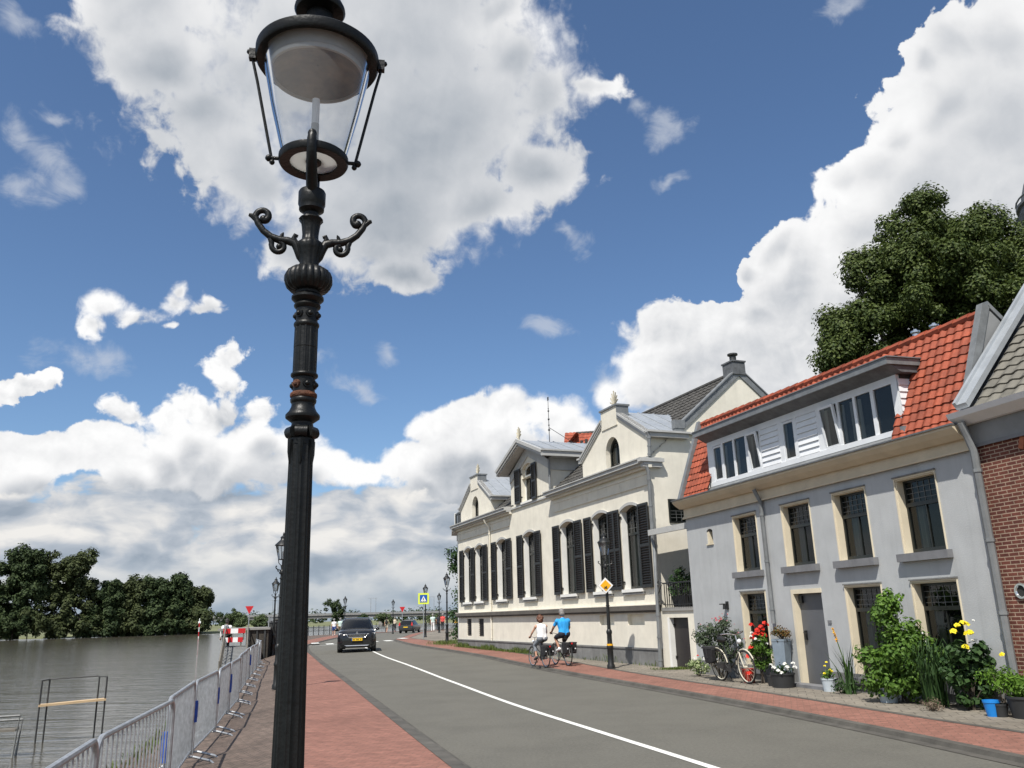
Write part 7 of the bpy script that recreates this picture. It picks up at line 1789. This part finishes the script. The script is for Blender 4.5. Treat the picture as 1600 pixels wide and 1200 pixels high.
# ---------------------------------------------------------------- people: one continuous surface grown from joints
def capsule(m, a, b, ra, rb, n=10):
    a, b = Vector(a), Vector(b); d = b - a
    if d.length < 1e-5: m.sphere(a, ra, n, 7); return
    u = d.normalized(); rows = []; k = 4
    for i in range(k + 1):
        t = PI / 2 * (1 - i / k); rows.append(m.ring(a - u * ra * math.sin(t), u, max(ra * math.cos(t), 1e-4), n))
    for i in range(k + 1):
        t = PI / 2 * i / k; rows.append(m.ring(b + u * rb * math.sin(t), u, max(rb * math.cos(t), 1e-4), n))
    bb = m.quadmesh(rows, True); m.cap(bb, n, True); m.cap(bb + (len(rows) - 1) * n, n)
def fuse(m, name, mt, par, voxel=.012, smooth=4, push=0.0):
    """voxel-join the overlapping volumes into one skin"""
    o = m.build(name, mt, None)
    r = o.modifiers.new('r', 'REMESH'); r.mode = 'VOXEL'; r.voxel_size = voxel
    s = o.modifiers.new('s', 'SMOOTH'); s.factor = .5; s.iterations = smooth
    dg = bpy.context.evaluated_depsgraph_get(); me = bpy.data.meshes.new_from_object(o.evaluated_get(dg))
    o.modifiers.clear(); old = o.data; o.data = me; bpy.data.meshes.remove(old); me.name = name
    if not me.materials: me.materials.append(mt)
    me.polygons.foreach_set('use_smooth', [True] * len(me.polygons))
    o.parent = par
    return o
def hand(m, w, d, curl, s):
    """palm and five fingers; w wrist, d pointing direction, curl bend direction"""
    w, d, curl = Vector(w), Vector(d).normalized(), Vector(curl).normalized(); side = d.cross(curl).normalized()
    for k in (-1, 0, 1): capsule(m, w + side * .022 * k, w + d * .075 + side * .024 * k, .017, .016, 8)
    for k, l in ((-1.5, .058), (-.5, .075), (.5, .080), (1.5, .068)):
        a = w + d * .078 + side * .0185 * k; b = a + (d * .75 + curl * .65).normalized() * l * .5; c = b + (d * .05 + curl).normalized() * l * .5
        capsule(m, a, b, .0095, .009, 8); capsule(m, b, c, .009, .0075, 8)
    a = w + d * .02 + side * .03 * s; b = a + (d * .5 + side * .75 * s + curl * .3).normalized() * .045; c = b + (d * .7 + side * .1 * s + curl * .6).normalized() * .035
    capsule(m, a, b, .0115, .010, 8); capsule(m, b, c, .010, .008, 8)
def person(label, loc, rz, J, skin, clothes, hair, sc=1.0, cap=None, voxel=.012, group=None, long_hair=False, female=False):
    t = thing('person', label, 'person', loc, rz, group); t.scale = (sc, sc, sc)
    V = {k: Vector(v) for k, v in J.items()}
    m = MB()
    def limb(a, b, ra, rb, mm=None): capsule(mm or m, V[a], V[b], ra, rb)
    chest = V['neck'].lerp(V['pelvis'], .32); waist = V['neck'].lerp(V['pelvis'], .68); sh = (V['shR'] - V['shL']).normalized()
    up = (V['neck'] - V['pelvis']).normalized(); fw = up.cross(sh).normalized()
    if fw.dot(Vector((1, 0, 0))) < 0: fw = -fw
    bust = .115 if not female else .108
    def torso(mm, g=0.0):
        for s in (-1, 1):
            capsule(mm, chest + sh * .085 * s, waist + sh * .065 * s, bust + g, .098 + g)
            capsule(mm, waist + sh * .062 * s, V['pelvis'] + sh * .075 * s, .096 + g, .115 + g)
        pull = .30 if (g and female) else 0
        a_, b_ = V['shL'] + up * -.03, V['shR'] + up * -.03
        capsule(mm, a_.lerp(b_, pull * .5), b_.lerp(a_, pull * .5), .068 + g, .068 + g); capsule(mm, chest - fw * .02, V['pelvis'] + up * .05, .108 + g, .108 + g)
        capsule(mm, V['neck'] - up * .06, chest, .075 + g, .12 + g)
    torso(m)
    capsule(m, V['neck'] - up * .05, V['head'] - up * .04, .058, .052)
    hd = V['head']; hu = V.get('headup', up).normalized(); hf = (fw - hu * fw.dot(hu)).normalized()
    q = Vector((0, 0, 1)).rotation_difference(hu)
    m.sphere(hd + hu * .05, .098, 14, 10, (.98, .84, 1.18)); m.sphere(hd - hu * .035 + hf * .022, .072, 12, 8, (1, .85, 1))
    capsule(m, hd + hf * .092 + hu * .02, hd + hf * .112 - hu * .01, .012, .016, 8)      # nose
    capsule(m, hd + hf * .088 - hu * .045 - sh * .02, hd + hf * .088 - hu * .045 + sh * .02, .010, .010, 8)
    for s in (-1, 1): capsule(m, hd + sh * .080 * s + hu * .03, hd + sh * .083 * s - hu * .01, .016, .013, 8)
    for S, s in (('L', -1), ('R', 1)):
        limb('sh' + S, 'el' + S, .050 if not female else .043, .041 if not female else .036); limb('el' + S, 'wr' + S, .041 if not female else .036, .027)
        hand(m, V['wr' + S], V.get('hd' + S, (V['wr' + S] - V['el' + S])), V.get('curl' + S, Vector((0, 0, -1))), -s)
        limb('hip' + S, 'kn' + S, .086, .058); limb('kn' + S, 'an' + S, .056, .036)
        capsule(m, V['an' + S] - Vector((0, 0, .02)) - (V['toe' + S] - V['an' + S]).normalized() * .05, V['toe' + S], .036, .032)
    body = fuse(m, 'body', skin, t, voxel)
    for (nm, mt, kind) in clothes:
        c = MB(); g = .014
        if kind in ('shirt', 'tank', 'long_shirt', 'vest'):
            capsule_t = MB(); torso(c, g)
            if kind != 'tank' and kind != 'vest':
                for S in 'LR':
                    e = V['sh' + S].lerp(V['el' + S], .62); capsule(c, V['sh' + S], e, .062, .058)
                    if kind == 'long_shirt': capsule(c, V['sh' + S], V['el' + S], .060, .052); capsule(c, V['el' + S], V['wr' + S].lerp(V['el' + S], .1), .052, .038)
        elif kind in ('shorts', 'trousers', 'skirt', 'capri'):
            for s in (-1, 1): capsule(c, waist.lerp(V['pelvis'], .45) + sh * .07 * s, V['pelvis'] + sh * .08 * s, .105, .132)
            for S in 'LR':
                f = {'shorts': .78, 'trousers': 1, 'skirt': .8, 'capri': 1}[kind]
                capsule(c, V['hip' + S], V['hip' + S].lerp(V['kn' + S], f), .104, .082 if f < 1 else .072)
                if kind == 'trousers': capsule(c, V['kn' + S], V['kn' + S].lerp(V['an' + S], .95), .072, .056)
                if kind == 'capri': capsule(c, V['kn' + S], V['kn' + S].lerp(V['an' + S], .45), .070, .058)
            if kind == 'skirt':
                for f in (.25, .5, .75): capsule(c, V['hipL'].lerp(V['knL'], f), V['hipR'].lerp(V['knR'], f), .09, .09)
        elif kind == 'shoes':
            for S in 'LR':
                d = (V['toe' + S] - V['an' + S]); dn = d.normalized(); p = V['an' + S] - Vector((0, 0, .03)) - dn * .055
                capsule(c, p, V['toe' + S] + dn * .02, .047, .043); capsule(c, V['an' + S] - Vector((0, 0, .02)), V['an' + S] + Vector((0, 0, .01)), .047, .046)
        elif kind == 'pack':
            capsule(c, chest - fw * .17 + up * .05, waist - fw * .17, .13, .14)
        fuse(c, nm, mt, t, voxel)
    if hair is not None:
        c = MB(); c.sphere(hd + hu * .065 - hf * .012, .114 if long_hair else .108, 14, 10, (1.0, .95 if long_hair else .90, 1.10)); c.sphere(hd + hu * .0 - hf * .055, .085, 12, 8, (.8, 1.0, 1.05))
        if long_hair:
            c.sphere(hd - hu * .035 - hf * .05, .09, 12, 8, (.85, 1.15, 1.0))
            for k in range(26):
                d = rnd_dir(); c.sphere(hd + hu * .035 - hf * .03 + d * .105, .038, 6, 5)
        fuse(c, 'hair', hair, t, voxel * .8, 2)
    if cap is not None:
        c = MB(); c.sphere(hd + hu * .085, .112, 14, 10, (1.0, .90, .85)); c.cyl(hd + hu * .07 + hf * .06, hd + hu * .075 + hf * .06, .10, n=14); fuse(c, 'cap', cap, t, voxel * .8, 2)
    return t
def rider(kn_up='R'):
    """seated on the bicycle above (x forwards), hands on the grips"""
    J = dict(pelvis=(.24, 0, .98), neck=(.34, 0, 1.47), head=(.385, 0, 1.60), shL=(.33, .19, 1.40), shR=(.33, -.19, 1.40), elL=(.46, .285, 1.17), elR=(.46, -.285, 1.17), wrL=(.60, .285, 1.05), wrR=(.60, -.285, 1.05),
             hipL=(.26, .085, .95), hipR=(.26, -.085, .95))
    J['hdL'] = (1, 0, -.25); J['hdR'] = (1, 0, -.25); J['curlL'] = (.2, 0, -1); J['curlR'] = (.2, 0, -1)
    J['knL'], J['anL'], J['toeL'] = (.60, .13, .74), (.50, .12, .33), (.63, .125, .27)
    J['knR'], J['anR'], J['toeR'] = (.68, -.13, .86), (.42, -.12, .52), (.56, -.125, .47)
    if kn_up == 'L':
        for a in ('kn', 'an', 'toe'):
            l, r = J[a + 'L'], J[a + 'R']; J[a + 'L'] = (r[0], l[1], r[2]); J[a + 'R'] = (l[0], r[1], l[2])
    return J
def walker(stride=.18, arms=.12, hip=.02):
    J = dict(pelvis=(0, 0, .95), neck=(.03, 0, 1.46), head=(.05, 0, 1.60), shL=(.02, .18, 1.39), shR=(.02, -.18, 1.39), elL=(-arms * .6, .24, 1.12), elR=(arms * .3, -.24, 1.12), wrL=(-arms * .4, .25, .87), wrR=(arms * 1.6, -.24, .90), hipL=(0, .09, .92), hipR=(0, -.09, .92))
    J['knL'], J['anL'], J['toeL'] = (stride * .8, .10, .50), (stride, .10, .09), (stride + .14, .105, .04)
    J['knR'], J['anR'], J['toeR'] = (-stride * .2, -.10, .50), (-stride, -.10, .12), (-stride + .12, -.105, .05)
    return J
def people():
    hx, hy = -.36, .933
    rz = math.atan2(hy, hx)
    b1 = (.79, 26.15, GZ(.79, 26.15) + .071); b2 = (1.47, 26.35, GZ(1.47, 26.35) + .085)
    bicycle('dark bicycle with two black panniers ridden by the woman in white', b1, rz + rad(3), M['bike_dark'], .86, kick=False)
    person('woman with auburn hair in a sleeveless white top and grey trousers riding a bicycle', b1, rz + rad(3), rider('R'), M['skin'], [('white_top', M['cloth_white'], 'tank'), ('grey_trousers', M['cloth_grey'], 'capri'), ('shoes', M['cloth_dark'], 'shoes')], M['hair_brown'], .86, long_hair=True, female=True)
    bicycle('dark bicycle with black panniers ridden by the man in blue', b2, rz - rad(1), M['bike_dark'], .93, kick=False, step=False)
    person('grey-haired man in a bright blue polo shirt and dark shorts riding a bicycle', b2, rz - rad(1), rider('L'), M['skin_tan'], [('blue_shirt', M['cloth_blue'], 'shirt'), ('dark_shorts', M['cloth_navy'], 'shorts'), ('white_shoes', M['cloth_white'], 'shoes')], M['hair_grey'], .95)
    # parked bicycle, front wheel to the right
    a, b = Vector(FG(.2301, .72)), Vector(FG(.2653, .78)); d = b - a
    bicycle('old parked bicycle with cream fork and a dark grey pannier, leaning before the oleander', (a.x, a.y, ZP), math.atan2(d.y, d.x) + rad(4), M['bike_dark'], max(.72, min(1.0, d.length / 1.08)), rad(5), rims=M['bike_pale'], one_side=-1, pale=M['bike_pale'])
    # walkers at the far bend
    f = lambda x, y: (x, y, GZ(x, y) + .06)
    person('pedestrian in a white shirt, white cap and blue shorts by the far railing', f(-19.9, 92.6), rad(100), walker(.16), M['skin'], [('white_shirt', M['cloth_white'], 'shirt'), ('blue_shorts', M['cloth_blue_dull'], 'shorts'), ('shoes', M['cloth_white'], 'shoes')], M['hair_grey'], 1.02, M['cloth_white'], .022)
    person('pedestrian in a pale mint shirt, white cap and khaki shorts by the far railing', f(-19.1, 91.9), rad(96), walker(.2, -.1), M['skin'], [('mint_shirt', M['cloth_mint'], 'shirt'), ('khaki_shorts', M['cloth_khaki'], 'shorts'), ('shoes', M['cloth_dark'], 'shoes')], M['hair_grey'], 1.05, M['cloth_white'], .022)
    person('pedestrian in beige behind the roof of the black car', f(-16.4, 113.6), rad(60), walker(.14), M['skin'], [('beige_coat', M['cloth_beige'], 'long_shirt'), ('trousers', M['cloth_dark'], 'trousers')], M['hair_grey'], 1.05, None, .025)
    person('pedestrian with dark hair and bare legs just left of the far hatchback', f(-15.9, 103.5), rad(80), walker(.2), M['skin'], [('olive_shirt', M['cloth_khaki'], 'shirt'), ('pale_shorts', M['cloth_beige'], 'shorts'), ('pack', M['cloth_dark'], 'pack')], M['hair_dark'], 1.05, None, .025)
    person('pedestrian in light blue top and white trousers between two lamp posts', f(-9.15, 91.6), rad(100), walker(.15), M['skin'], [('blue_top', M['cloth_mint'], 'shirt'), ('white_trousers', M['cloth_white'], 'trousers')], M['hair_grey'], 1.06, M['cloth_white'], .022)
    person('pedestrian in dark navy clothes in the middle of the group of three', f(-8.55, 91.9), rad(90), walker(.12), M['skin'], [('navy_top', M['cloth_navy'], 'shirt'), ('navy_trousers', M['cloth_navy'], 'trousers')], M['hair_dark'], 1.03, None, .022)
    person('pedestrian in a red top, black trousers and pale cap, rightmost of the group of three', f(-8.05, 91.0), rad(85), walker(.16, -.12), M['skin'], [('red_top', M['cloth_red'], 'shirt'), ('black_trousers', M['cloth_dark'], 'trousers')], M['hair_grey'], 1.05, M['cloth_white'], .022)
    J = walker(.05, .05); 
    person('person with white sleeves and dark grey vest standing beyond the gangway boards', (-14.35, 42.2, .1), rad(100), J, M['skin'], [('white_sleeves', M['cloth_white'], 'long_shirt'), ('grey_vest', M['cloth_grey'], 'pack'), ('trousers', M['cloth_dark'], 'trousers')], M['hair_dark'], 1.0, None, .02)
people()
